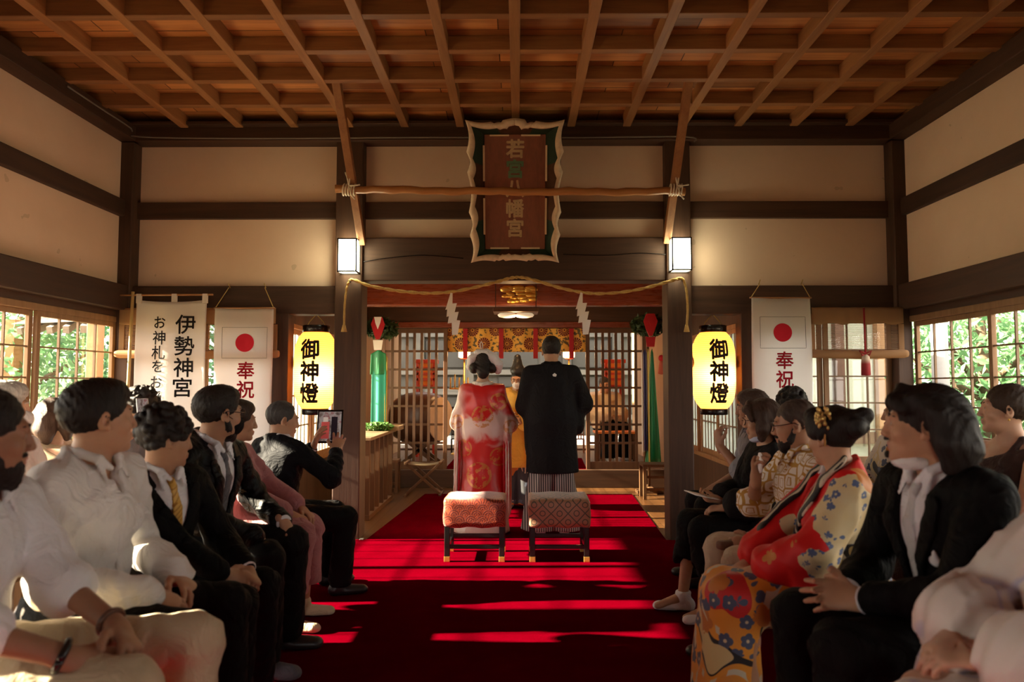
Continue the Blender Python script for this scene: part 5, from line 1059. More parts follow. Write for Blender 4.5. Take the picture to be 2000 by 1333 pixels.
        for lo, hi, h in boxes:
            v, q = f.mesh(h, lo, hi); c = v[q].mean(1); keep = np.ones(len(q), bool)
            for l2, h2 in done: keep &= ~((c > l2 + .002) & (c < h2 - .002)).all(1)
            parts.append((v, q[keep])); done.append((lo + h * 1.5, hi - h * 1.5))
        v, q = f.mesh(armres); c = v[q].mean(1); keep = np.ones(len(q), bool)
        for l2, h2 in done: keep &= ~((c > l2 + armres) & (c < h2 - armres)).all(1)
        parts.append((v, q[keep])); n = 0; V, Q = [], []
        for v, q in parts: V.append(v); Q.append(q + n); n += len(v)
        V = np.concatenate(V); Q = np.concatenate(Q); used, inv = np.unique(Q, return_inverse=True); V = V[used]; Q = inv.reshape(Q.shape)
        c = (V[Q].mean(1) - s.H.o) @ s.H.R; lip = (np.abs(c[:, 0]) < .021) & (c[:, 1] > .080) & (c[:, 2] < -.0545) & (c[:, 2] > -.0765); s.F = f
        return from_np('body', V, Q, [m, M_LIP], root, True, lip.astype(int))
    # -- clothes
    def trousers(s, root, m, h=.011, g=.016, loose=.022, amp=.004, seed=1, name='trousers', to=.96):
        f = Field(); f.ell(s.T(0, -.012, .0), V3(.165 * s.fat + g, .13 * s.fat + g, .12 + g), s.T.R); f.ell(s.T(0, 0, .10), V3(.145 * s.fat + g * .6, .112 * s.fat + g * .6, .08), s.T.R)
        for i in (1, -1): s.leg(f, i, g, to, loose)
        f.folds(amp, 26, seed); f.plane((0, 0, .055 if not s.stand else .03), (0, 0, -1)); return from_np(name, *f.mesh(h), m, root)
    def shoes(s, root, m, name='shoe', g=.006, i_s=(1, -1), h=.0075):
        for i in i_s: from_np(name, *s.foot(Field(), i, g).mesh(h), m, root)
    def shirt(s, root, m, to=1.0, g=.014, h=.009, amp=.0035, seed=2, name='shirt', neckz=.505, loose=.012, hem=-.09, collar=True, arms=True, vneck=0):
        f = Field(); s.torso(f, g); f.plane(s.T(0, 0, hem), s.T.d(0, 0, -1)); f.plane(s.T(0, 0, neckz), s.T.d(0, .55, 1))
        if vneck: f.cut(s.wedge(.042, .50, .50 - vneck))
        if arms:
            for i in (1, -1): s.arm(f, i, g * .9, to, loose)
        f.folds(amp, 30, seed)
        s.SH = f; o = from_np(name, *f.mesh(h), m, root)
        if collar: s.collar(o, m)
        return o
    def wedge(s, half, zt, zb):
        Rm, o = s.T.R, s.T.o
        def fn(X, Y, Z):
            p = (X - o[0], Y - o[1], Z - o[2]); x, y, z = (p[0] * Rm[0, i] + p[1] * Rm[1, i] + p[2] * Rm[2, i] for i in range(3)); return np.maximum(np.maximum((np.abs(x) - half * (z - zb) / (zt - zb)) * .93, .015 - y), zb - z)
        return fn
    def collar(s, root, m, spread=1.0, name='collar', h=.0055, up=0.0):
        f = Field(); T = s.T
        for i in (1, -1): f.chain([T(0, -.090, .515 + up), T(.048 * i, -.072, .520 + up), T(.068 * i, -.012, .520 + up), T(.048 * i, .046, .505 + up), T(.020 * spread * i, .070, .478 + up)], [.015, .015, .015, .014, .010], .01); f.cone(T(.050 * i, .048, .498 + up), T(.055 * spread * i, .088, .440 + up), .020, .008, .008, n=T.d(0, 1, .5), q=2.6)
        return from_np(name, *f.mesh(h), m, root)
    def jacket(s, root, m, g=.028, h=.009, amp=.004, seed=3, to=.87, vb=.16, half=.085, shirt=C_WHITE, tie=None, lapel=True, pocket=False, cuffs=True, hem=-.10, open_=False):
        if shirt is not None: s.shirt(root, shirt, .97, .010, .010, .001, seed, collar=True, arms=False)
        f = Field(); s.torso(f, g, .04); f.ell(s.T(0, -.03, -.03), V3(.178 * s.fat + g * .5, .135 * s.fat + g * .5, .11), s.T.R, .04)
        f.plane(s.T(0, 0, hem), s.T.d(0, .25, -1)); f.plane(s.T(0, 0, .505), s.T.d(0, .35, 1)); f.cut(s.wedge(half, .50, vb))
        for i in (1, -1): s.arm(f, i, g * .62, to, .006)
        if lapel:
            for i in (1, -1): f.chain([s.T(0, -.098, .510), s.T(.062 * i, -.075, .512), s.T(.086 * i, -.012, .500), s.T(.086 * i, .055, .450)], [.016, .016, .016, .018], .01)
        f.folds(amp, 20, seed); o = from_np('jacket', *f.mesh(h), m, root)
        if lapel:
            l = Field(); T = s.T
            for i in (1, -1):
                P = [f.hit(T(x * i, .35, z), T.d(0, -1, 0)) + T.d(0, .003, 0) for x, z in ((half * 1.02 + .012, .43), (half * .74 + .018, .36), (half * .40 + .016, .27), (.012, vb + .01))]
                l.chain(P, [.026, .030, .022, .008], .01, n=T.d(0, 1, .15), q=3.6)
            from_np('lapel', *l.mesh(.0055), m, o)
        if pocket:
            p = f.hit(s.T(-.095, .35, .30), s.T.d(0, -1, 0)); from_np('pocket_square', *Field().ell(p + s.T.d(.0, .004, .012), V3(.020, .007, .014), s.T.R).ell(p + s.T.d(.008, .004, .022), V3(.008, .006, .014), s.T.R, .005).mesh(.004), C_WHITE, o)
        if tie is not None:
            t = Field(); T = s.T; P = [s.SH.hit(T(0, .35, z), T.d(0, -1, 0)) + T.d(0, .006, 0) for z in (.465, .44, .36, .26, .17, .10)]; t.cone(P[0], P[1], .018, .015, .006, n=T.d(0, 1, 0), q=1.3); t.chain(P[1:], [.016, .026, .032, .036, .036], .006, n=T.d(0, 1, 0), q=4); from_np('necktie', *t.mesh(.0055), tie, root)
        if cuffs:
            for i in (1, -1): d = unit(s.Wr[i] - s.E[i]); c = Field().cone(s.E[i] + (s.Wr[i] - s.E[i]) * .74, s.Wr[i] + d * .0, .040, .0385, .005); c.plane(s.Wr[i] + d * .004, d); from_np('shirt_cuff', *c.mesh(.006), shirt or C_WHITE, root)
        s.J = f; return o
def bracelet(s, root, i, m, back=.03, r=.006, R_=.031):
    d = unit(s.Wr[i] - s.E[i]); c = s.Wr[i] - d * back; u = unit(np.cross(d, V3(0, 0, 1))); v = np.cross(d, u); bm = bmesh.new(); tube(bm, [c + (u * math.cos(a) + v * math.sin(a)) * R_ for a in np.linspace(0, 6.2832, 25)], r, 7); from_bm('bracelet', bm, m, root, True, False)
# ================================================================ the guests
CARP = .012
def guest(label, x, y, rz, sc, skin, hands, fig, hres=.0045, feet=False, jaw=1.0, z=CARP, group='seated wedding guests', armres=.010):
    t = thing('person', label, 'person', (x, y, z), R(rz), group, sc); F = Fig(**fig); F.body(t, skin, hands, hres, feet=feet, jaw=jaw, armres=armres); return t, F
L, RR = -90, 90
# --- nearest on the window side: bearded man in white shirt, khaki trousers, sleeves rolled
t, F = guest('bearded man in white shirt with rolled sleeves and khaki trousers, cut by the frame edge', -1.52, 1.93, L, 1.0, SK_D, {1: dict(fd=(-.55, .8, -.3), pn=(-.6, -.2, -.7), curl=.55), -1: dict(fd=(.6, .75, -.3), pn=(.5, -.2, -.8), curl=.6)},
    dict(seat=.45, lean=.24, yaw=R(38), pitch=R(-4), knees=((.10, .58, .565), (-.22, .60, .575)), ankles=((.12, .52, .085), (-.24, .54, .085)), rw=(.115, .46, .64), lw=(-.03, .48, .67), rp=(.7, -.3, -.5), lp=(-.25, -.4, -.5), fat=1.1, sh=1.04), .0042)
F.trousers(t, C_KHAKI, amp=.005, loose=.03); F.shoes(t, M_SHOE); s = F.shirt(t, C_WHITE, to=.12, loose=.02, amp=.0042, g=.018, seed=11)
f = Field()
for i in (1, -1): d = unit(F.Wr[i] - F.E[i]); f = Field().cone(F.E[i] - d * .01, F.E[i] + d * .035, .066, .062, .01).folds(.004, 50, 3); f.plane(F.E[i] + d * .05, d); f.plane(F.E[i] - d * .035, -d); from_np('rolled_cuff', *f.mesh(.006), C_WHITE, t)
hair(F.H, 'ponytail', t, H_BLK, 1); beard(F.H, t, H_BLK, 1.4); face_bits(F.H, t, H_BLK); bracelet(F, t, 1, M_BLACK, .035, .010, .034); bracelet(F, t, -1, plain('wooden_beads', (.10, .045, .025), .4), .03, .008, .033)
# --- young man in white linen shirt
t, F = guest('young man with cropped black hair in an open collared white linen shirt', -1.42, 2.42, L, 1.005, SK_A, {1: dict(fd=(-.5, .8, -.35), pn=(-.3, -.2, -.9), curl=.5), -1: dict(fd=(.5, .8, -.35), pn=(.3, -.2, -.9), curl=.5)},
    dict(seat=.455, lean=.10, twist=-.12, yaw=R(50), pitch=R(2), knees=((.16, .43, .55), (-.13, .43, .55)), rw=(.10, .27, .645), lw=(-.12, .26, .66), rp=(.35, -.35, -.6), lp=(-.5, -.35, -.6), sh=.98), .004)
F.trousers(t, C_CHAR); F.shoes(t, M_SHOE); s = F.shirt(t, C_LINEN, to=1.0, g=.022, amp=.005, loose=.011, seed=21, h=.008, vneck=.11); hair(F.H, 'short', t, H_BLK, 2); face_bits(F.H, t, H_BLK)
pk = F.SH.hit(F.T(-.075, .35, .31), F.T.d(0, -1, 0)); from_np('chest_pocket', *Field().ell(pk, V3(.042, .006, .05), F.T.R).mesh(.005), C_LINEN, s)
bm = bmesh.new()
for z in np.linspace(.36, .02, 14): pass
P = [F.SH.hit(F.T(.004, .35, z), F.T.d(0, -1, 0)) for z in np.linspace(.35, -.02, 16)]; from_np('button_placket', *Field().chain(P, [.015] * 16, .004, n=F.T.d(0, 1, 0), q=3.0).mesh(.005), C_LINEN, s)
# --- curly haired man, gold tie
t, F = guest('curly haired man in black suit with gold striped tie, hands folded on his lap', -1.45, 2.93, L, .925, SK_B, {1: dict(fd=(-.55, .75, -.3), pn=(-.6, -.3, -.6), curl=.75), -1: dict(fd=(.7, .6, -.35), pn=(.4, -.3, -.8), curl=.7)},
    dict(seat=.45, lean=.16, twist=-.42, yaw=R(58), pitch=R(-5), knees=((.15, .45, .53), (-.12, .45, .53)), rw=(.085, .39, .60), lw=(-.05, .41, .615), rp=(.8, -.3, -.6), lp=(-.8, -.3, -.6)), .0042)
F.trousers(t, C_CHAR); F.shoes(t, M_SHOE); F.jacket(t, C_SUIT, tie=C_TIE, vb=.03, half=.098, seed=31); hair(F.H, 'curly', t, H_BLK, 5); face_bits(F.H, t, H_BLK)
# --- large man, black mask
t, F = guest('large man in dark suit with black face mask and glasses, hands on his knees', -1.59, 3.55, L, 1.035, SK_B, {1: dict(fd=(.1, .62, -.75), pn=(0, -.75, -.6), curl=.35), -1: dict(fd=(-.1, .66, -.7), pn=(0, -.7, -.65), curl=.35)},
    dict(seat=.415, lean=.30, twist=-.18, yaw=R(56), pitch=R(-3), knees=((.17, .44, .50), (-.16, .45, .50)), ankles=((.16, .42, .085), (-.17, .42, .085)), rw=(.165, .405, .585), lw=(-.15, .42, .595), rp=(.8, -.35, -.5), lp=(-.8, -.35, -.5), fat=1.22, sh=1.12), .0045, jaw=1.15)
F.trousers(t, C_CHAR, g=.022, loose=.03); F.jacket(t, C_SUIT2, tie=C_DTIE, amp=.0065, seed=41, vb=.12); hair(F.H, 'short', t, H_BLK, 8); face_bits(F.H, t, H_BLK); beard(F.H, t, H_BLK, .6); mask(F.H, t, C_BLACKT); glasses(F.H, t, M_BLACK)
F.shoes(t, M_SHOE, i_s=(-1,)); F.shoes(t, fabric('grey_slipper', (.10, .10, .12), .8), 'slipper', i_s=(1,), g=.012)
# --- woman in mauve
t, F = guest('short haired woman in mauve dress seated between two suited men', -1.60, 4.13, L, .93, SK_A, {1: dict(fd=(-.3, .85, -.4), pn=(-.2, -.3, -.9), curl=.5), -1: dict(fd=(.4, .8, -.4), pn=(.2, -.3, -.9), curl=.5)},
    dict(seat=.45, lean=.08, yaw=R(28), pitch=R(-4), sex='f', rw=(.07, .40, .64), lw=(-.07, .42, .65), knees=((.09, .45, .53), (-.09, .45, .53)), fat=1.08), .0052)
f = Field(); F.torso(f, .016)
for i in (1, -1): F.arm(f, i, .016, .75, .02); f.cone(F.hip[i], F.K[i], .105, .085, .05); f.cone(F.K[i], F.A[i] * V3(1, 1, 2.2), .085, .10, .05)
f.folds(.005, 26, 4); f.plane(F.T(0, 0, .49), F.T.d(0, .4, 1)); f.plane((0, 0, .2), (0, 0, -1)); from_np('dress', *f.mesh(.011), C_MAUVE, t); hair(F.H, 'short', t, H_BRN, 9); face_bits(F.H, t, H_BRN, sex='f'); F.shoes(t, C_CREAM)
# --- elderly man with tablet
t, F = guest('greying elderly man in dark suit holding up a tablet, seen from behind', -1.52, 4.62, -62, .94, SK_A, {1: dict(fd=(-.5, .3, .85), pn=(-.8, .2, -.1), curl=.3, spread=1.4), -1: dict(fd=(-.1, .35, .9), pn=(.5, .8, -.1), curl=.35, spread=1.2)},
    dict(seat=.42, lean=.14, twist=.55, yaw=R(-14), pitch=R(-9), knees=((.16, .45, .50), (-.12, .45, .50)), rw=(.005, .42, .93), lw=(-.17, .30, .95), rp=(.8, -.2, -.8), lp=(-.6, -.1, -.8)), .0048)
F.trousers(t, C_CHAR); F.shoes(t, M_SHOE); F.jacket(t, C_NAVY, seed=51, amp=.005); hair(F.H, 'thin', t, H_SALT, 11); face_bits(F.H, t, H_SALT); WT = W[t.name]
cc = Vector((-1.262, 4.985, 1.035)); ax = Vector((.97, .10, 0)).normalized(); upt = Vector((-.03, .28, .96)).normalized(); nz = ax.cross(upt).normalized(); upt = nz.cross(ax); M = Matrix((ax, upt, nz)).transposed().to_4x4(); M.translation = cc
tb = thing('tablet', 'black framed tablet held up by the elderly man, showing the couple', 'tablet', cc); from_bm('case', bx((-.085, -.115, -.006), (.085, .115, .002), .003, M), M_BLACK, tb)
sg = 1 if (M.to_3x3() @ Vector((0, 0, 1))).y < 0 else -1
def screen_mat():
    q = NT('screen_picture'); tc = q.n('TexCoord').outputs['Generated']; n = q.noise(tc, 3.5, 3, .6); col = q.ramp(n, [(.3, (.06, .03, .03)), (.42, (.35, .22, .18)), (.55, (.75, .62, .55)), (.68, (.5, .10, .10)), (.8, (.5, .55, .6))]); return q.fin((.02, .02, .02), .15, .5, Emission_Color=col, Emission_Strength=.35)
from_bm('screen', bx((-.074, -.10, .002), (.074, .10, .0035), 0, M), screen_mat(), tb)
for nm, (a, b, c, d), colr in (('screen_figure', (-.055, -.085, -.002, .03), (.62, .10, .09)), ('screen_figure', (.01, -.095, .05, .065), (.015, .013, .02)), ('screen_figure', (-.045, .03, -.012, .062), (.7, .62, .55))): from_bm(nm, bx((a, b, .0035), (c, d, .0042), .002, M), glow('screen_tone%d' % (a * 1000), colr, .0) if 0 else plain('screen_tone%d' % (a * 1000 + b * 10000), colr, .2, .5, Emission_Color=(*colr, 1), Emission_Strength=.3), tb)
# --- second row on the window side
t, F = guest('grey haired person with pale face mask seated by the side window', -2.45, 3.53, L, 1.0, SK_C, {1: dict(fd=(-.3, .9, -.3), pn=(0, -.2, -1)), -1: dict(fd=(.3, .9, -.3), pn=(0, -.2, -1))}, dict(seat=.46, yaw=R(35), pitch=R(-4)), .0052)
F.trousers(t, C_CHAR, h=.014); F.shirt(t, C_WHITE, h=.012); hair(F.H, 'short', t, H_GRY, 3); face_bits(F.H, t, H_GRY); mask(F.H, t, C_WHITE); F.shoes(t, M_SHOE)
t, F = guest('brown haired woman holding up a phone behind the white linen shirt man', -2.63, 4.15, L, .94, SK_C, {1: dict(fd=(-.1, .45, .9), pn=(-.9, .1, .1), curl=.8, thumb=.8), -1: dict(fd=(.3, .8, .3), pn=(.6, .2, -.6), curl=.5)}, dict(seat=.45, lean=.10, yaw=R(60), pitch=R(0), sex='f', rw=(.0, .50, 1.10), lw=(-.14, .36, .75), rp=(.5, .1, -.85)), .0052)
f = Field(); F.torso(f, .014)
for i in (1, -1): F.arm(f, i, .014, .05, .02); F.leg(f, i, .014, .9, .04)
f.folds(.004, 24, 6); f.plane(F.T(0, 0, .49), F.T.d(0, .4, 1)); f.plane((0, 0, .2), (0, 0, -1)); from_np('dress', *f.mesh(.012), C_CREAM, t); hair(F.H, 'bob', t, H_AUB, 4); face_bits(F.H, t, H_AUB, sex='f'); F.shoes(t, M_SHOE)
ph = W[t.name] @ Vector(F.Wr[1] + V3(-.02, .055, .125)); M = Matrix.Translation(ph) @ Matrix.Rotation(R(62), 4, 'Z') @ Matrix.Rotation(R(-10), 4, 'X'); p_ = thing('phone', 'silver phone held up by the brown haired woman', 'phone', ph); from_bm('case', bx((-.037, -.004, -.075), (.037, .004, .075), .004, M), plain('silver', (.6, .6, .6), .3, .5, .7), p_); from_bm('screen', bx((-.033, -.0055, -.070), (.033, -.0038, .070), .001, M), screen_mat(), p_); from_bm('camera_bump', bx((-.03, .004, .035), (-.005, .0065, .065), .002, M), M_BLACK, p_)
t, F = guest('dark haired person seated behind the curly haired man, mostly hidden', -2.38, 4.70, L, .98, SK_B, {1: dict(fd=(-.3, .9, -.3), pn=(0, -.2, -1)), -1: dict(fd=(.3, .9, -.3), pn=(0, -.2, -1))}, dict(seat=.44, yaw=R(70), pitch=R(-8)), .0055)
F.trousers(t, C_CHAR, h=.014); F.shirt(t, C_GREYT, h=.012); hair(F.H, 'curly', t, H_BLK, 13); face_bits(F.H, t, H_BLK); F.shoes(t, M_SHOE)
# ================================================================ other side of the aisle
# --- woman in black shawl
t, F = guest('woman with auburn bob and glasses in black shawl and skirt with white ankle socks', 1.42, 4.28, RR, .94, SK_A, {1: dict(fd=(.1, .9, .05), pn=(-.3, -.1, .9), curl=.7), -1: dict(fd=(.55, .8, -.1), pn=(.2, -.2, -.9), curl=.5)},
    dict(seat=.44, lean=.05, yaw=R(-14), pitch=R(-7), sex='f', rw=(.04, .28, .68), lw=(-.10, .29, .655), knees=((.09, .44, .53), (-.11, .42, .52)), ankles=((.10, .50, .085), (-.14, .38, .085)), rp=(.7, -.4, -.5), lp=(-.7, -.4, -.5), fat=1.12), .005, feet=True)
f = Field(); F.torso(f, .016)
for i in (1, -1): f.cone(F.hip[i], F.K[i], .112, .082, .05); f.cone(F.K[i], F.K[i] * .55 + F.A[i] * .45, .080, .09, .05)
f.folds(.004, 26, 61); f.plane(F.T(0, 0, .485), F.T.d(0, .45, 1)); f.cut(lambda X, Y, Z: np.maximum(Z - .31 - .03 * np.sin(X * 40), -.5 - Y)); from_np('dress', *f.mesh(.010), C_BLACKT, t)
f = Field(); F.torso(f, .024, low=False); f.plane(F.T(0, 0, .475), F.T.d(0, .5, 1)); f.plane(F.T(0, 0, -.02), F.T.d(0, .1, -1)); f.cut(F.wedge(.07, .5, -.05))
for i in (1, -1): F.arm(f, i, .022, .62, .05); f.cone(F.E[i], F.E[i] + V3(0, -.02, -.12), .07, .06, .04, n=V3(1, 0, 0), q=1.8)
f.folds(.008, 22, 62, (1, 1, .4)); from_np('shawl', *f.mesh(.010), C_SHAWL, t)
for i in (1, -1):
    f = F.foot(Field(), i, .004); f.cone(F.A[i], F.A[i] + (F.K[i] - F.A[i]) * .12, .046, .048, .01); f.plane(F.A[i] + V3(0, 0, .035), (0, 0, 1)); from_np('ankle_sock', *f.mesh(.007), C_SOCK if i > 0 else C_SOCK, t)
bm = bmesh.new(); a = F.A[-1]
for dy in (.03, .075): tube(bm, [a + V3(-.05, dy, -.078), a + V3(-.035, dy + .01, -.035 - dy * .2), a + V3(.0, dy + .015, -.018 - dy * .25), a + V3(.035, dy + .01, -.035 - dy * .2), a + V3(.05, dy, -.078)], .010, 6)
from_bm('sandal_strap', bm, M_SHOE, t, True, False)
hair(F.H, 'bob', t, H_AUB, 21); face_bits(F.H, t, H_AUB, sex='f'); glasses(F.H, t, M_BLACK); mask(F.H, t, plain('pale_blue_mask', (.50, .54, .66), .8), True); bracelet(F, t, -1, M_GOLD, .03, .004, .029)
pc = W[t.name] @ Vector(F.Wr[1] + V3(-.03, .10, .03)); M = Matrix.Translation(pc) @ Matrix.Rotation(R(14), 4, 'Y') @ Matrix.Rotation(R(20), 4, 'Z'); tag(from_bm('folded_paper', bx((-.10, -.06, -.002), (.10, .06, .003), .001, M), M_PAPER), 'folded white leaflet in the lap of the shawl woman', 'leaflet')
# --- man with glasses and patterned shirt
def zig_mat():
    q = NT('gold_zigzag_cotton'); v = q.coord((1, .75, 1)); vo = q.n('TexVoronoi', {'Scale': 17.0, 'Randomness': .45}, feature='DISTANCE_TO_EDGE'); q.set(vo.inputs['Vector'], v); f = q.math('LESS_THAN', vo.outputs['Distance'], .075); f2 = q.math('LESS_THAN', q.math('ABSOLUTE', q.math('SUBTRACT', vo.outputs['Distance'], .26)), .03)
    return q.fin(q.mix(q.math('MAXIMUM', f, f2), (.74, .66, .56), (.46, .25, .055)), .85, .2)
t, F = guest('shaven headed man with glasses and beard in a gold zigzag patterned shirt and beige trousers', 1.38, 3.50, RR, .955, SK_B, {1: dict(fd=(-.1, .1, 1), pn=(-.5, -.75, .1), curl=.9, thumb=.9), -1: dict(fd=(.35, .9, -.1), pn=(.75, -.1, -.35), curl=.75)},
    dict(seat=.44, lean=.16, yaw=R(-22), pitch=R(-8), knees=((.17, .42, .535), (-.14, .42, .53)), rw=(.05, .27, .90), lw=(-.09, .32, .605), rp=(.6, .2, -.8), lp=(-.8, -.4, -.45), fat=1.1), .0045)
F.trousers(t, C_BEIGE, loose=.03, amp=.005); F.shirt(t, zig_mat(), to=.02, g=.02, loose=.03, amp=.006, seed=71); hair(F.H, 'crop', t, hair_mat('stubble', (.06, .038, .027)), 22); face_bits(F.H, t, H_BLK); beard(F.H, t, H_BLK, .5); glasses(F.H, t, M_BLACK); F.shoes(t, M_SHOE)
oc = W[t.name] @ Vector(F.Wr[-1] + V3(.055, .11, -.012)); tag(from_bm('brown_pouch', bx((-.06, -.025, -.02), (.06, .025, .02), .012, Matrix.Translation(oc) @ Matrix.Rotation(R(20), 4, 'Z')), plain('brown_leather', (.16, .07, .035), .5), smooth=True), 'small brown leather pouch in the hand of the zigzag shirt man', 'pouch')
tc_ = W[t.name] @ Vector(F.Wr[1] + V3(-.035, -.012, .075)); tag(from_np('tissue', *Field().ell(tc_, V3(.012, .022, .05)).folds(.005, 60, 2).mesh(.005), M_PAPER), 'crumpled white tissue in the raised hand of the zigzag shirt man', 'tissue')
# --- woman in red kimono
def kimono_mat(name, bases, cloud=1.0, seed=0.0, sc=1.0):
    q = NT(name); v = q.coord((sc, sc, sc), (seed, seed * .7, 0)); n = q.noise(v, 3.4, 1, .4, .3); rp = q.n('ValToRGB'); q.set(rp.inputs[0], n); e = rp.color_ramp; e.interpolation = 'CONSTANT'; els = e.elements
    while len(els) > 1: els.remove(els[-1])
    for i, (p, c) in enumerate(bases): el = els[0] if i == 0 else els.new(p); el.position = p; el.color = (*c, 1)
    col = rp.outputs[0]
    def blossoms(col, scale, c1, c2, thr, off):
        vo = q.n('TexVoronoi', {'Scale': scale, 'Randomness': .75}); vv = q.n('VectorMath', operation='ADD'); q.set(vv.inputs[0], v); vv.inputs[1].default_value = (off, off, off); q.set(vo.inputs['Vector'], vv.outputs[0]); sub = q.n('VectorMath', operation='SUBTRACT'); q.set(sub.inputs[0], vv.outputs[0]); q.set(sub.inputs[1], vo.outputs['Position']); sx = q.n('SeparateXYZ'); q.set(sx.inputs[0], sub.outputs[0])
        an = q.math('ARCTAN2', sx.outputs[2], q.math('ADD', sx.outputs[0], sx.outputs[1])); edge = q.math('MULTIPLY_ADD', q.math('ABSOLUTE', q.math('SINE', q.math('MULTIPLY', an, 2.5))), thr * .35, thr); gate = q.math('GREATER_THAN', q.noise(v, 2.2, 1, .4), .47)
        m = q.math('MULTIPLY', q.math('LESS_THAN', vo.outputs['Distance'], edge), gate); m2 = q.math('MULTIPLY', q.math('LESS_THAN', vo.outputs['Distance'], thr * .3), gate); return q.mix(m2, q.mix(m, col, c1), c2)
    col = blossoms(col, 11 * cloud, (.07, .085, .14), (.62, .48, .30), .30, 3.1); col = blossoms(col, 6 * cloud, (.52, .17, .03), (.75, .6, .4), .26, 7.7)
    wv = q.n('TexWave', {'Scale': 6.0, 'Distortion': 9.0, 'Detail': 1.0}); q.set(wv.inputs['Vector'], v); swirl = q.math('MULTIPLY', q.math('GREATER_THAN', wv.outputs['Fac'], .72), q.math('MULTIPLY', q.math('GREATER_THAN', n, .5), q.math('LESS_THAN', n, .56))); col = q.mix(swirl, col, (.60, .52, .38)); q.bump(q.noise(v, 200, 2), .15, .002); return q.fin(col, .55, .35, Sheen_Weight=.1)
def swirl_mat():
    q = NT('black_swirl_silk'); wv = q.n('TexWave', {'Scale': 7.0, 'Distortion': 11.0, 'Detail': .5}); q.set(wv.inputs['Vector'], q.coord()); return q.fin(q.mix(q.math('GREATER_THAN', wv.outputs['Fac'], .78), (.012, .010, .012), (.56, .49, .36)), .5, .3)
def red_kimono():
    q = NT('red_kimono_silk'); v = q.coord(); m = q.math; sp = q.n('SeparateXYZ'); q.set(sp.inputs[0], v); x, y, z = sp.outputs; n = q.noise(v, 7, 3, .5)
    def blob(cx, cy, cz, rx, ry, rz):
        d = m('ADD', m('ADD', m('POWER', m('DIVIDE', m('SUBTRACT', x, cx), rx), 2.0), m('POWER', m('DIVIDE', m('SUBTRACT', y, cy), ry), 2.0)), m('POWER', m('DIVIDE', m('SUBTRACT', z, cz), rz), 2.0)); return m('LESS_THAN', m('ADD', d, m('MULTIPLY', m('SUBTRACT', n, .5), 1.6)), 1.0)
    cream = m('MAXIMUM', m('MAXIMUM', blob(-.24, .07, .90, .13, .15, .17), blob(-.20, .19, .72, .10, .10, .08)), m('MAXIMUM', blob(.06, .17, .80, .07, .08, .05), blob(.24, .0, .85, .12, .12, .12)))
    def bloom(scale, thr, off):
        vv = q.n('VectorMath', operation='ADD'); q.set(vv.inputs[0], v); vv.inputs[1].default_value = (off,) * 3; vo = q.n('TexVoronoi', {'Scale': scale, 'Randomness': .7}); q.set(vo.inputs['Vector'], vv.outputs[0]); sb = q.n('VectorMath', operation='SUBTRACT'); q.set(sb.inputs[0], vv.outputs[0]); q.set(sb.inputs[1], vo.outputs['Position']); sx = q.n('SeparateXYZ'); q.set(sx.inputs[0], sb.outputs[0])
        an = m('ARCTAN2', sx.outputs[2], m('ADD', sx.outputs[0], sx.outputs[1])); return m('LESS_THAN', vo.outputs['Distance'], m('MULTIPLY_ADD', m('ABSOLUTE', m('SINE', m('MULTIPLY', an, 2.5))), thr * .5, thr)), m('LESS_THAN', vo.outputs['Distance'], thr * .4)
    col = q.mix(cream, (.64, .014, .014), q.mix(q.noise(v, 12, 2), (.62, .42, .17), (.66, .56, .36))); b1, c1 = bloom(21, .26, 3.1); col = q.mix(m('MULTIPLY', b1, cream), col, (.10, .13, .24)); col = q.mix(m('MULTIPLY', c1, cream), col, (.6, .5, .3))
    b2, c2 = bloom(8.5, .20, 7.7); out = m('MULTIPLY', m('SUBTRACT', 1.0, cream), m('GREATER_THAN', q.noise(v, 3.1, 1), .54)); col = q.mix(m('MULTIPLY', b2, out), col, (.55, .20, .045)); col = q.mix(m('MULTIPLY', c2, out), col, (.7, .55, .3)); shoulder = blob(-.16, -.02, 1.02, .07, .09, .06); col = q.mix(shoulder, col, (.58, .20, .04)); q.bump(q.noise(v, 200, 2), .12, .002); return q.fin(col, .55, .3)
K_RED = red_kimono(); K_ORG = kimono_mat('orange_kimono_silk', [(0, (.55, .02, .02)), (.36, (.72, .27, .03)), (.53, (.75, .30, .03)), (.60, (.02, .016, .016)), (.618, (.66, .50, .22))], 1.15, 2.4)
t, F = guest('woman in red and gold flowered kimono with gold hair ornament in her black updo', 1.25, 2.90, RR, .93, SK_A, {1: dict(fd=(-.55, .8, -.15), pn=(0, -.1, -1), curl=.35), -1: dict(fd=(.6, .75, -.2), pn=(0, -.15, -1), curl=.35)},
    dict(seat=.45, lean=.06, twist=-.15, yaw=R(-58), pitch=R(-7), sex='f', rw=(.05, .40, .635), lw=(-.055, .385, .645), knees=((.085, .46, .54), (-.085, .46, .54)), rp=(.8, -.3, -.5), lp=(-.8, -.3, -.5)), .0042)
f = Field(); F.torso(f, .034, .05); f.plane(F.T(0, 0, .50), F.T.d(0, .5, 1)); f.plane(F.T(0, 0, -.08), F.T.d(0, .1, -1)); f.cut(F.wedge(.052, .52, .30))
for i in (1, -1):
    F.arm(f, i, .034, .68, .025); m_ = F.E[i] * .55 + F.Wr[i] * .45; f.cone(F.E[i] + V3(0, .02, -.03), m_ + V3(0, -.02, -.03), .064, .054, .04); f.cone(F.E[i] + V3(0, .0, -.04), F.E[i] + V3(.03 * i, .02, -.17), .07, .065, .05, n=V3(1, 0, 0), q=2.0)
f.folds(.006, 18, 81); ko = from_np('kimono_top', *f.mesh(.009), K_RED, t); ko_F = f
f = Field(); f.ell(F.T(0, 0, .02), V3(.18, .15, .13), F.T.R)
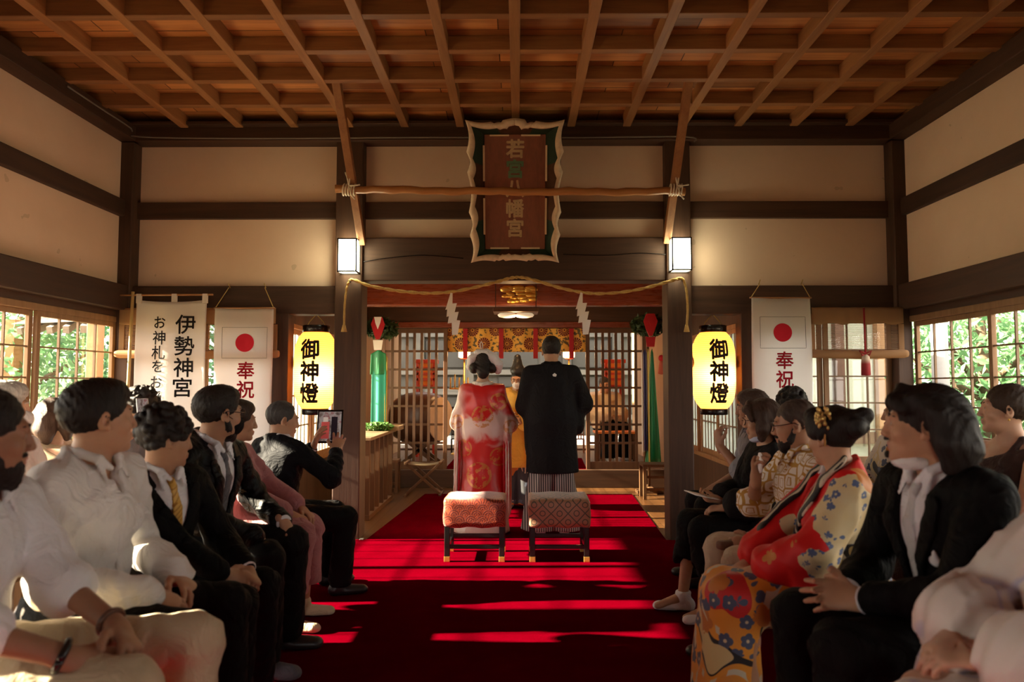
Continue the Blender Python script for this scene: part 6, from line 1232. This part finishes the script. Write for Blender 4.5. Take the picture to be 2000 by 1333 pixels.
f.cone((.05, .05, F.pz), (.06, .47, .53), .135, .105, .05); f.cone((-.05, .05, F.pz), (-.06, .47, .53), .135, .105, .05); f.cone((.05, .48, .52), (.06, .50, .10), .105, .13, .05); f.cone((-.05, .48, .52), (-.06, .50, .10), .105, .13, .05); f.folds(.007, 16, 83, (1, 1, .35)); f.plane((0, 0, .03), (0, 0, -1)); from_np('kimono_skirt', *f.mesh(.010), K_ORG, t)
from_np('obi', *F.torso(Field(), .048, .05).plane(F.T(0, 0, .22), F.T.d(0, 0, 1)).plane(F.T(0, 0, .03), F.T.d(0, 0, -1)).mesh(.010), kimono_mat('obi_brocade', [(0, (.50, .34, .12)), (.45, (.03, .025, .02)), (.55, (.55, .40, .15))], 1.5, 5), t)
f = Field()
for i in (1, -1): f.chain([F.T(0, -.085, .505), F.T(.055 * i, -.055, .512), F.T(.062 * i, .02, .492), F.T(.03 * i, .085, .40), F.T(-.01 * i, .125, .31)], [.013, .015, .016, .016, .014], .008)
from_np('inner_collar', *f.mesh(.0055), C_WHITE, ko)
f = Field()
for i in (1, -1):
    P = [ko_F.hit(F.T(x * i, yy, z), F.T.d(0, -s_, 0)) for x, yy, z, s_ in ((.060, -.4, .44, -1), (.085, -.4, .47, -1))] + [F.T(.095 * i, -.01, .535)] + [ko_F.hit(F.T(x * i, .4, z), F.T.d(0, -1, 0)) for x, z in ((.098, .46), (.088, .40), (.065, .33), (.03, .26))]
    f.chain(P[2:], [.030, .034, .036, .036, .034], .01, n=F.T.d(0, .8, .5), q=3.0)
from_np('black_collar_band', *f.mesh(.0065), swirl_mat(), ko); F.shoes(t, C_SOCK, 'tabi_sock'); hair(F.H, 'updo', t, H_BLK, 31); face_bits(F.H, t, H_BLK, sex='f')
def flower_pin(H, o, root, seed, s=1.0):
    r = random.Random(seed); bm = bmesh.new()
    for k in range(9):
        c = Vector(H(*[o[i] + (r.random() - .5) * (.055 if i == 2 else .04) * s for i in range(3)]))
        for j in range(5): a = j * 1.2566; d = Vector((math.cos(a), math.sin(a) * .5, math.sin(a))); bmesh.ops.create_icosphere(bm, subdivisions=1, radius=.009 * s, matrix=Matrix.Translation(c + d * .011 * s) @ Matrix.Diagonal((1, .5, 1, 1)))
    for k in range(4): p = Vector(H(*o)); tube(bm, [p, p + Vector(((r.random() - .5) * .03, 0, -.03 * s - .02 * k * s))], .0035, 5)
    from_bm('hair_ornament', bm, plain('gold_petal%d' % seed, (.72, .50, .16), .35, .5, .5), root, True, False)
flower_pin(F.H, (-.085, -.045, .075), t, 3, 1.25)
# --- long haired man in black suit
t, F = guest('man with chin length black hair, lowered white mask and black suit with white pocket square', 1.36, 2.28, RR, 1.005, SK_A, {1: dict(fd=(-.35, .9, .05), pn=(-.85, -.25, .1), curl=.3), -1: dict(fd=(.30, .93, .08), pn=(.75, -.2, -.55), curl=.28, spread=1.5)},
    dict(seat=.45, lean=.22, twist=.10, yaw=R(-30), pitch=R(2), knees=((.16, .46, .56), (-.16, .46, .56)), ankles=((.16, .44, .085), (-.16, .44, .085)), rw=(.02, .36, .67), lw=(-.055, .35, .665), rp=(.8, -.4, -.5), lp=(-.85, -.35, -.45), sh=1.08, headfwd=.03), .004)
F.trousers(t, C_CHAR, g=.02); F.shoes(t, M_SHOE); F.jacket(t, C_SUIT, tie=fabric('silver_tie', (.5, .49, .48), .5), seed=91, vb=.10, half=.09, to=.80, pocket=False, amp=.005, g=.032); hair(F.H, 'long', t, H_BLK, 41); face_bits(F.H, t, H_BLK); mask(F.H, t, fabric('white_mask', (.72, .70, .68)), True)
f = Field().chain([F.H(-.018, .096, -.046), F.H(0, .103, -.044), F.H(.018, .096, -.046)], [.003, .005, .003], .004).ell(F.H(0, .098, -.092), V3(.012, .008, .012), F.H.R); from_np('moustache', *f.mesh(.003), H_BLK, t)
p = F.J.hit(F.T(-.10, .35, .27), F.T.d(0, -1, 0)); from_np('pocket_square', *Field().ell(p + F.T.d(0, .006, 0), V3(.026, .009, .016), F.T.R).ell(p + F.T.d(-.006, .006, .016), V3(.010, .008, .018), F.T.R, .006).mesh(.004), C_WHITE, t)
# --- nearest: pale kimono, head out of frame
K_PALE = kimono_mat('pale_kimono_silk', [(0, (.74, .66, .58)), (.62, (.72, .58, .52)), (.72, (.76, .70, .62))], .8, 9.0)
def pale_mat():
    q = NT('pale_pink_kimono'); v = q.coord(); n = q.noise(v, 6, 2, .4, .4); q.bump(q.noise(v, 200, 2), .12, .002); return q.fin(q.ramp(n, [(.40, (.76, .69, .62)), (.55, (.74, .62, .55)), (.60, (.50, .46, .58)), (.64, (.76, .68, .60)), (.72, (.68, .42, .38)), (.8, (.76, .69, .62))]), .55, .3)
K_PALE = pale_mat()
t, F = guest('person in pale pink flowered kimono nearest the frame edge, hands joined on the lap', 1.40, 1.75, RR, .94, SK_C, {1: dict(fd=(-.55, .8, -.1), pn=(-.3, -.15, -.9), curl=.5), -1: dict(fd=(.5, .85, -.05), pn=(.2, -.1, -.95), curl=.45)},
    dict(seat=.46, lean=.13, yaw=R(-40), pitch=R(-4), sex='f', rw=(.06, .40, .745), lw=(-.07, .40, .735), knees=((.085, .46, .60), (-.085, .46, .60)), rp=(.8, -.3, -.5), lp=(-.8, -.3, -.5)), .0045)
f = Field(); F.torso(f, .034, .05); f.plane(F.T(0, 0, .50), F.T.d(0, .5, 1)); f.plane(F.T(0, 0, -.08), F.T.d(0, .1, -1));
for i in (1, -1): F.arm(f, i, .042, .58, .05); f.cone(F.E[i] + V3(0, .03, -.03), F.E[i] + V3(.02 * i, .10, -.17), .09, .085, .05, n=V3(1, 0, 0), q=1.8)
f.folds(.009, 26, 101); from_np('kimono_top', *f.mesh(.009), K_PALE, t)
f = Field(); f.ell(F.T(0, 0, .02), V3(.18, .15, .13), F.T.R)
for i in (1, -1): f.cone((.05 * i, .05, F.pz), (.06 * i, .47, .54), .13, .10, .05); f.cone((.05 * i, .48, .53), (.06 * i, .50, .10), .10, .13, .05)
f.folds(.006, 16, 103); f.plane((0, 0, .03), (0, 0, -1)); from_np('kimono_skirt', *f.mesh(.011), K_PALE, t); from_np('obi', *F.torso(Field(), .052, .05).plane(F.T(0, 0, .22), F.T.d(0, 0, 1)).plane(F.T(0, 0, .02), F.T.d(0, 0, -1)).mesh(.010), fabric('pale_obi', (.55, .52, .42), .5), t); hair(F.H, 'bun', t, H_BRN, 51); face_bits(F.H, t, H_BRN, sex='f'); F.shoes(t, C_SOCK, 'tabi_sock')
# --- second row, far side
t, F = guest('bare shouldered woman in dark brown top with pulled back dark hair by the window', 2.31, 3.55, RR, .98, SK_C, {1: dict(fd=(-.3, .9, -.3), pn=(0, -.2, -1)), -1: dict(fd=(.3, .9, -.3), pn=(0, -.2, -1))}, dict(seat=.475, yaw=R(-28), pitch=R(3), sex='f', twist=.1), .0045)
f = Field(); F.torso(f, .010); f.folds(.003, 24, 111); f.plane(F.T(0, 0, .40), F.T.d(.35, .0, 1)); f.cone(F.T(-.09, -.10, .40), F.T(-.10, .0, .49), .016, k=.01); f.cone(F.T(-.10, .0, .49), F.T(-.08, .09, .38), .016, k=.01)
for i in (1, -1): F.leg(f, i, .02, .8, .04)
from_np('dress', *f.mesh(.010), C_BROWN, t); hair(F.H, 'bun', t, H_BRN, 61); face_bits(F.H, t, H_BRN, sex='f'); F.shoes(t, M_SHOE)
for s in (-1, 1): from_np('earring', *Field().ell(F.H(.080 * s, -.004, -.045), V3(.005, .005, .006)).mesh(.002), M_GOLD, t)
t, F = guest('person in pale blue shirt hidden behind the long haired man', 2.40, 4.10, RR, .97, SK_A, {1: dict(fd=(-.3, .9, -.3), pn=(0, -.2, -1)), -1: dict(fd=(.3, .9, -.3), pn=(0, -.2, -1))}, dict(seat=.44, yaw=R(-40), lean=.12, pitch=R(-8)), .0055)
F.trousers(t, C_CHAR, h=.014); F.shirt(t, C_BLUE, h=.011); hair(F.H, 'short', t, H_BLK, 62); face_bits(F.H, t, H_BLK); F.shoes(t, M_SHOE)
t, F = guest('person in black and gold kimono glimpsed between the red kimono and the long haired man', 2.40, 4.70, RR, .95, SK_A, {1: dict(fd=(-.3, .9, -.3), pn=(0, -.2, -1)), -1: dict(fd=(.3, .9, -.3), pn=(0, -.2, -1))}, dict(seat=.44, yaw=R(-30), sex='f'), .0055)
f = Field(); F.torso(f, .034, .05)
for i in (1, -1): F.arm(f, i, .040, .8, .05); f.cone((.05 * i, .05, F.pz), (.06 * i, .47, .53), .13, .10, .05); f.cone((.05 * i, .48, .53), (.06 * i, .50, .10), .10, .12, .05)
f.plane(F.T(0, 0, .5), F.T.d(0, .5, 1)); f.plane((0, 0, .03), (0, 0, -1)); from_np('kimono', *f.mesh(.012), kimono_mat('black_gold_kimono', [(0, (.02, .018, .018)), (.48, (.55, .42, .2)), (.6, (.6, .52, .42))], 1.2, 6.0), t); hair(F.H, 'updo', t, H_BLK, 63); face_bits(F.H, t, H_BLK, sex='f'); F.shoes(t, C_SOCK, 'tabi_sock')
t, F = guest('person in grey T-shirt raising a hand to the mouth behind the shawl woman', 1.64, 5.02, RR, .98, SK_D, {1: dict(fd=(-.3, .9, -.3), pn=(0, -.2, -1)), -1: dict(fd=(.15, .15, 1), pn=(.3, -.9, .1), curl=.95)}, dict(seat=.44, yaw=R(-15), lean=.12, pitch=R(-6), lw=(-.05, .31, .92), lp=(-.5, .4, -.8)), .0052)
F.trousers(t, C_CHAR, h=.014); F.shirt(t, C_GREYT, to=-.35, h=.011, loose=.02); hair(F.H, 'short', t, H_AUB, 64); face_bits(F.H, t, H_AUB); F.shoes(t, M_SHOE)
t, F = guest('person with curly black hair behind the shaven headed man', 1.97, 5.40, RR, .96, SK_B, {1: dict(fd=(-.3, .9, -.3), pn=(0, -.2, -1)), -1: dict(fd=(.3, .9, -.3), pn=(0, -.2, -1))}, dict(seat=.46, yaw=R(-60), pitch=R(-3)), .0055)
F.trousers(t, C_CHAR, h=.014); F.shirt(t, C_WHITE, h=.012); hair(F.H, 'curly', t, H_BLK, 65); face_bits(F.H, t, H_BLK); F.shoes(t, M_SHOE)
# benches under the guests
def bench(x, y0, y1, z, label):
    t = thing('bench', label, 'bench', (x, (y0 + y1) / 2, CARP), 0, 'plain guest benches'); from_bm('seat', bx((x - .17, y0, z - .04), (x + .17, y1, z), .008), M_SASHY, t)
    for y in ((y0 + .2, (y0 + y1) / 2, y1 - .2) if y1 - y0 > 1 else (y0 + .06, y1 - .06)):
        for dx in (-.13, .13): from_bm('leg', bx((x + dx - .02, y - .02, CARP), (x + dx + .02, y + .02, z - .04), .003), M_SASH, t)
bench(-1.58, 1.5, 5.0, .425, 'plain wooden bench under the front row by the white shirted men'); bench(-2.52, 3.0, 5.0, .425, 'plain wooden bench under the back row by the grey haired person'); bench(1.55, 1.3, 5.3, .425, 'plain wooden bench under the front row by the kimono woman'); bench(2.44, 3.2, 5.1, .43, 'plain wooden bench under the bare shouldered woman')
bench(1.99, 5.15, 5.75, .44, 'short wooden bench under the person with curly black hair')
# ================================================================ the couple, the priest and the attendant
def uchikake_mat():
    q = NT('red_wedding_silk'); v = q.coord(); sp = q.n('SeparateXYZ'); q.set(sp.inputs[0], v); x, z = sp.outputs[0], sp.outputs[2]; n = q.noise(v, 4.2, 3, .5, .8); m = q.math
    def band(c, w_, amp=.22):   # soft cloud band round height c
        d = m('ABSOLUTE', m('SUBTRACT', m('ADD', z, m('MULTIPLY', m('SUBTRACT', n, .5), amp * 2)), c)); r = q.n('MapRange', {1: w_, 2: w_ * .45, 3: 0.0, 4: 1.0}, interpolation_type='SMOOTHSTEP'); q.set(r.inputs[0], d); return r.outputs[0]
    mid = m('MULTIPLY', band(1.0, .15), .85); low = band(.14, .24); sl = q.n('MapRange', {1: -.13, 2: -.25, 3: 0.0, 4: .75}, interpolation_type='SMOOTHSTEP'); q.set(sl.inputs[0], m('ADD', x, m('MULTIPLY', m('SUBTRACT', n, .5), .16))); cl = m('MINIMUM', m('MAXIMUM', m('MAXIMUM', mid, low), sl.outputs[0]), 1.0)
    col = q.mix(cl, (.58, .014, .012), (.70, .57, .50))
    gold = 0.0; n2 = q.noise(v, 26, 3, .6)
    def medal(cx, cz, r):
        d = m('SQRT', m('ADD', m('POWER', m('SUBTRACT', x, cx), 2.0), m('POWER', m('SUBTRACT', z, cz), 2.0))); ring = m('LESS_THAN', m('ABSOLUTE', m('SUBTRACT', d, r)), r * .10); an = m('ARCTAN2', m('SUBTRACT', z, cz), m('SUBTRACT', x, cx)); pet = m('MULTIPLY', m('LESS_THAN', d, r * .95), m('GREATER_THAN', m('ADD', m('MULTIPLY', m('SINE', m('MULTIPLY_ADD', d, 55.0, m('MULTIPLY', an, 3.0))), .5), m('MULTIPLY', m('SUBTRACT', n2, .5), 5.0)), .25)); return m('MAXIMUM', ring, pet)
    for a in ((.01, 1.10, .095), (.16, 1.24, .075), (-.02, .55, .11), (.17, .72, .08), (-.17, .80, .075), (-.24, 1.05, .06), (-.26, .30, .08), (.10, .28, .07), (.27, 1.0, .06)): gold = m('MAXIMUM', gold, medal(*a))
    col = q.mix(m('MULTIPLY', gold, m('MULTIPLY', m('GREATER_THAN', n2, .43), .8)), col, (.56, .22, .045)); q.bump(m('ADD', gold, m('MULTIPLY', q.noise(v, 160, 2), .5)), .25, .004)
    return q.fin(col, .36, .5, m('MULTIPLY', gold, .25))
M_UCHI = uchikake_mat(); C_LIN = fabric('pale_silk_lining', (.74, .66, .58), .45)
t = thing('person', 'bride in red and white wedding kimono with white headdress, seen from behind', 'person', (-.318, 6.72, .011), R(-3), 'couple at the altar', .93)
F = Fig(stand=True, sex='f', yaw=R(6), pitch=R(-7), rw=(.05, .28, 1.08), lw=(-.05, .28, 1.08)); F.body(t, SK_C, {1: dict(fd=(-.8, .5, 0), pn=(0, -1, 0)), -1: dict(fd=(.8, .5, 0), pn=(0, -1, 0))}, .005)
f = Field(); F.torso(f, .010, .05); ny = V3(0, 1, 0); nx = V3(1, 0, 0)
f.cone((0, 0, 1.24), (0, -.005, 1.0), .165, .215, .08, n=ny, q=1.35); f.cone((0, -.005, 1.0), (0, -.005, .55), .225, .205, .05, n=ny, q=1.25); f.cone((0, -.005, .55), (0, -.06, .03), .205, .265, .05, n=ny, q=1.05)
for i in (1, -1):
    F.arm(f, i, .012, .8, .02); f.cone(F.S[i] + V3(-.015 * i, 0, -.04), V3(.245 * i, .05, 1.03), .062, .095, .07); f.cone(V3(.240 * i, .02, 1.0), V3(.240 * i, .0, .26), .120, .135, .03, n=nx, q=3.3)
f.ell((0, -.10, .96), V3(.14, .07, .12), None, .05).folds(.007, 15, 121, (1, 1, .35)); f.plane((0, 0, .012), (0, 0, -1)); f.plane(F.T(0, -.05, .475), F.T.d(0, -.15, 1)); ko = from_np('wedding_kimono', *f.mesh(.009), M_UCHI, t)
for i in (1, -1):
    for dx, dy in ((0, 0), (.022, -.006), (-.022, .004)): l = Field().chain([V3((.232 + dx) * i, -.11 + dy, .86), V3((.236 + dx) * i, -.128 + dy, .55), V3((.240 + dx) * i, -.135 + dy, .20)], [.008, .012, .013], .004, n=nx, q=1.6).folds(.003, 30, 7); from_np('sleeve_lining', *l.mesh(.006), C_LIN if dx >= 0 else M_REDCL, ko)
f = Field()
for i in (1, -1): f.chain([F.T(0, -.115, .475), F.T(.055 * i, -.085, .485), F.T(.085 * i, -.01, .485), F.T(.075 * i, .06, .43)], [.018, .018, .018, .016], .01)
from_np('pale_collar', *f.mesh(.006), C_LIN, ko)
hair(F.H, 'bride', t, H_BLK, 71); H = F.H
f = Field().chain([H(-.128, .0, .020), H(-.108, -.01, .090), H(-.045, -.02, .138), H(.030, -.03, .142), H(.098, -.035, .100), H(.140, -.02, .035), H(.145, .0, -.020)], [.036, .042, .044, .045, .050, .048, .034], .03, n=H.d(0, 1, 0), q=.62).folds(.002, 40, 5); f.ell(H(0, -.13, .0), V3(.085, .10, .10), H.R, .01, True); hd = from_np('white_headdress', *f.mesh(.005), C_WHITE, t)
bm = bmesh.new(); p = H(-.01, -.03, .18)
tube(bm, [p + V3(-.012, 0, 0), p + V3(-.020, 0, .06), p + V3(-.008, 0, .085), p + V3(.006, 0, .06), p + V3(0, 0, 0)], .005, 6); from_bm('hair_ribbon', bm, C_WHITE, t, True, False)
flower_pin(H, (.085, -.03, .14), t, 8, .8)
bm = bmesh.new(); tube(bm, [H(-.105, -.06, .03), H(.105, -.075, .02)], .006, 8)
for s in (-1, 1): bmesh.ops.create_icosphere(bm, subdivisions=2, radius=.016, matrix=Matrix.Translation(Vector(H(.105 * s, -.068, .025))))
from_bm('hairpin', bm, plain('amber', (.55, .25, .06), .25, .5), t, True, False)
F.shoes(t, C_SOCK, 'tabi_sock')
# groom
def stripe_mat():
    q = NT('striped_hakama'); v = q.coord(); sp = q.n('SeparateXYZ'); q.set(sp.inputs[0], v); f = q.math('GREATER_THAN', q.math('SINE', q.math('MULTIPLY', sp.outputs[0], 330.0)), .25); return q.fin(q.mix(f, (.05, .045, .042), (.42, .37, .33)), .6, .3)
t = thing('person', 'groom in black crested coat and striped hakama, seen from behind', 'person', (.296, 6.58, .011), R(2), 'couple at the altar', 1.03)
F = Fig(stand=True, yaw=R(-4), pitch=R(-13), headfwd=.035, rw=(.14, .30, 1.13), lw=(-.10, .28, 1.02), rp=(.55, -.2, -.8), lp=(-.4, -.3, -.8), sh=1.0, fat=1.0); F.body(t, SK_B, {1: dict(fd=(-.6, .7, .2), pn=(-.5, -.5, 0), curl=.9), -1: dict(fd=(.8, .5, -.2), pn=(.3, -.6, -.3), curl=.7)}, .005)
f = Field(); F.torso(f, .024, .05); f.cone((0, -.01, 1.22), (0, -.015, 1.0), .180, .205, .08, n=ny, q=1.4); f.cone((0, -.015, 1.0), (0, -.015, .53), .205, .228, .04, n=ny, q=1.45)
for i, zb in ((1, .93), (-1, .76)):
    F.arm(f, i, .022, .85, .03); e = F.E[i]; f.cone(F.S[i] + V3(-.01 * i, 0, -.015), e, .062, .085, .06); f.cone(e + V3(-.02 * i, .03, -.02), V3(e[0] - .03 * i, .05, zb), .095, .09, .05, n=nx, q=1.9)
f.folds(.005, 13, 131, (1, 1, .4)); f.plane((0, 0, .525), (0, .02, -1)); f.plane(F.T(0, 0, .50), F.T.d(0, .2, 1)); ha = from_np('haori_coat', *f.mesh(.0095), fabric('black_crepe', (.010, .009, .010), .75, 380, .02), t); HF = f
f = Field()
for i in (1, -1): f.chain([F.T(0, -.085, .512), F.T(.055 * i, -.065, .515), F.T(.072 * i, .0, .505), F.T(.055 * i, .07, .42)], [.020, .020, .02, .018], .01)
from_np('coat_collar', *f.mesh(.006), C_BLACKT, ha)
p = HF.hit((.015, -.6, 1.345), (0, 1, 0), .7); bm = bmesh.new()
for k in range(5): a = k * 1.2566 + 1.57; bmesh.ops.create_icosphere(bm, subdivisions=2, radius=.0088, matrix=Matrix.Translation(Vector(p) + Vector((.0095 * math.cos(a), -.002, .0095 * math.sin(a)))) @ Matrix.Diagonal((1, .3, 1, 1)))
bmesh.ops.create_icosphere(bm, subdivisions=2, radius=.006, matrix=Matrix.Translation(Vector(p) + Vector((0, -.003, 0))) @ Matrix.Diagonal((1, .4, 1, 1))); from_bm('white_crest', bm, M_PAPER, ha, True, False)
f = Field()
for i in (1, -1): f.cone((.075 * i, 0, .60), (.115 * i, -.01, .06), .105, .150, .02, n=ny, q=.95)
D_ = lambda X, Y, Z: .006 * np.sin(X * 70 + .6 * np.sin(Z * 6)); f.ops.append((None, None, D_, 0, 'disp')); f.folds(.005, 14, 132, (1, 1, .3)); f.plane((0, 0, .045), (0, 0, -1)); from_np('hakama', *f.mesh(.008), stripe_mat(), t); F.shoes(t, C_SOCK, 'tabi_sock')
hair(F.H, 'short', t, H_BLK, 72); face_bits(F.H, t, H_BLK)
# priest
M_ROBE = fabric('yellow_silk_robe', (.72, .44, .08), .5, 380, .1, .15)
t = thing('person', 'priest in yellow robe, tall black cap and white mask facing the couple', 'person', (.0, 8.02, 0), R(176), None, .885)
F = Fig(stand=True, lean=.14, yaw=R(-8), pitch=R(-16), rw=(.10, .34, 1.10), lw=(-.10, .34, 1.06)); F.body(t, SK_A, {1: dict(fd=(-.5, .8, .1), pn=(-.6, -.3, -.3), curl=.8), -1: dict(fd=(.5, .8, .1), pn=(.6, -.3, -.3), curl=.8)}, .005)
f = Field(); F.torso(f, .04, .05); f.cone((0, .0, 1.0), (0, .0, .52), .22, .25, .05, n=ny, q=1.35)
for i in (1, -1): F.arm(f, i, .05, .85, .05); e = F.E[i]; m_ = (e + F.Wr[i]) / 2; f.cone(e, V3(e[0] + .05 * i, e[1] + .05, .62), .12, .13, .05, n=nx, q=2.6); f.cone(m_, V3(m_[0] + .05 * i, m_[1], .66), .11, .12, .05, n=nx, q=2.6)
f.folds(.008, 15, 141, (1, 1, .4)); f.plane((0, 0, .5), (0, 0, -1)); f.plane(F.T(0, 0, .505), F.T.d(0, .35, 1)); ro = from_np('robe', *f.mesh(.011), M_ROBE, t)
f = Field()
for i in (1, -1): f.cone((.09 * i, 0, .9), (.13 * i, .0, .07), .14, .17, .02)
f.folds(.008, 16, 142, (1, 1, .3)); f.plane((0, 0, .06), (0, 0, -1)); from_np('hakama', *f.mesh(.011), kimono_mat('dark_hakama', [(0, (.03, .03, .045)), (.57, (.5, .48, .46)), (.62, (.03, .03, .045))], .8, 3), t)
F.shoes(t, C_SOCK, 'tabi_sock'); hair(F.H, 'crop', t, H_BLK, 73); face_bits(F.H, t, H_BLK); mask(F.H, t, C_WHITE); H = F.H
f = Field().ell(H(0, -.03, .10), V3(.088, .104, .06), H.R).cone(H(0, -.03, .12), H(0, -.06, .245), .085, .052, .03, n=H.d(1, 0, 0), q=1.15).folds(.003, 40, 9); f.plane(H(0, 0, .065), H.d(0, .05, -1)); from_np('black_cap', *f.mesh(.006), plain('lacquered_gauze', (.016, .014, .013), .4, .5), t)
# attendant beyond the lattice
t = thing('person', 'attendant in cream robe seated behind the lattice door beyond the groom', 'person', (1.30, 11.22, ZP), R(200), None, .96)
F = Fig(seat=.42, yaw=R(10), pitch=R(-14), rw=(.10, .33, .70), lw=(-.10, .33, .70)); F.body(t, SK_A, {1: dict(fd=(-.4, .8, -.2), pn=(0, -.2, -1)), -1: dict(fd=(.4, .8, -.2), pn=(0, -.2, -1))}, .0065)
f = Field(); F.torso(f, .04, .05)
for i in (1, -1): F.arm(f, i, .05, .85, .05); f.cone(F.E[i], F.E[i] + V3(.02 * i, .1, -.25), .10, .12, .05, n=nx, q=2.2)
f.folds(.008, 18, 151); f.plane(F.T(0, 0, .5), F.T.d(0, .4, 1)); f.plane(F.T(0, 0, -.04), F.T.d(0, 0, -1)); from_np('robe', *f.mesh(.014), C_CREAM, t); F.trousers(t, C_BLACKT, h=.014, g=.03, loose=.06, name='hakama'); F.shoes(t, C_SOCK, 'tabi_sock'); hair(F.H, 'crop', t, H_SALT, 74); face_bits(F.H, t, H_SALT)
t = thing('round_seat', 'dark wooden seat under the attendant behind the lattice door', 'seat', (1.32, 11.25, ZP)); bm = bmesh.new(); lathe(bm, [(.17, ZP + .36), (.18, ZP + .39), (.17, ZP + .41)], (1.32, 11.25, 0), 24); from_bm('top', bm, M_LAT, t)
for a in range(4): x, y = 1.32 + .12 * math.cos(a * 1.571 + .78), 11.25 + .12 * math.sin(a * 1.571 + .78); from_bm('leg', bx((x - .02, y - .02, ZP), (x + .02, y + .02, ZP + .365)), M_LAT, t)
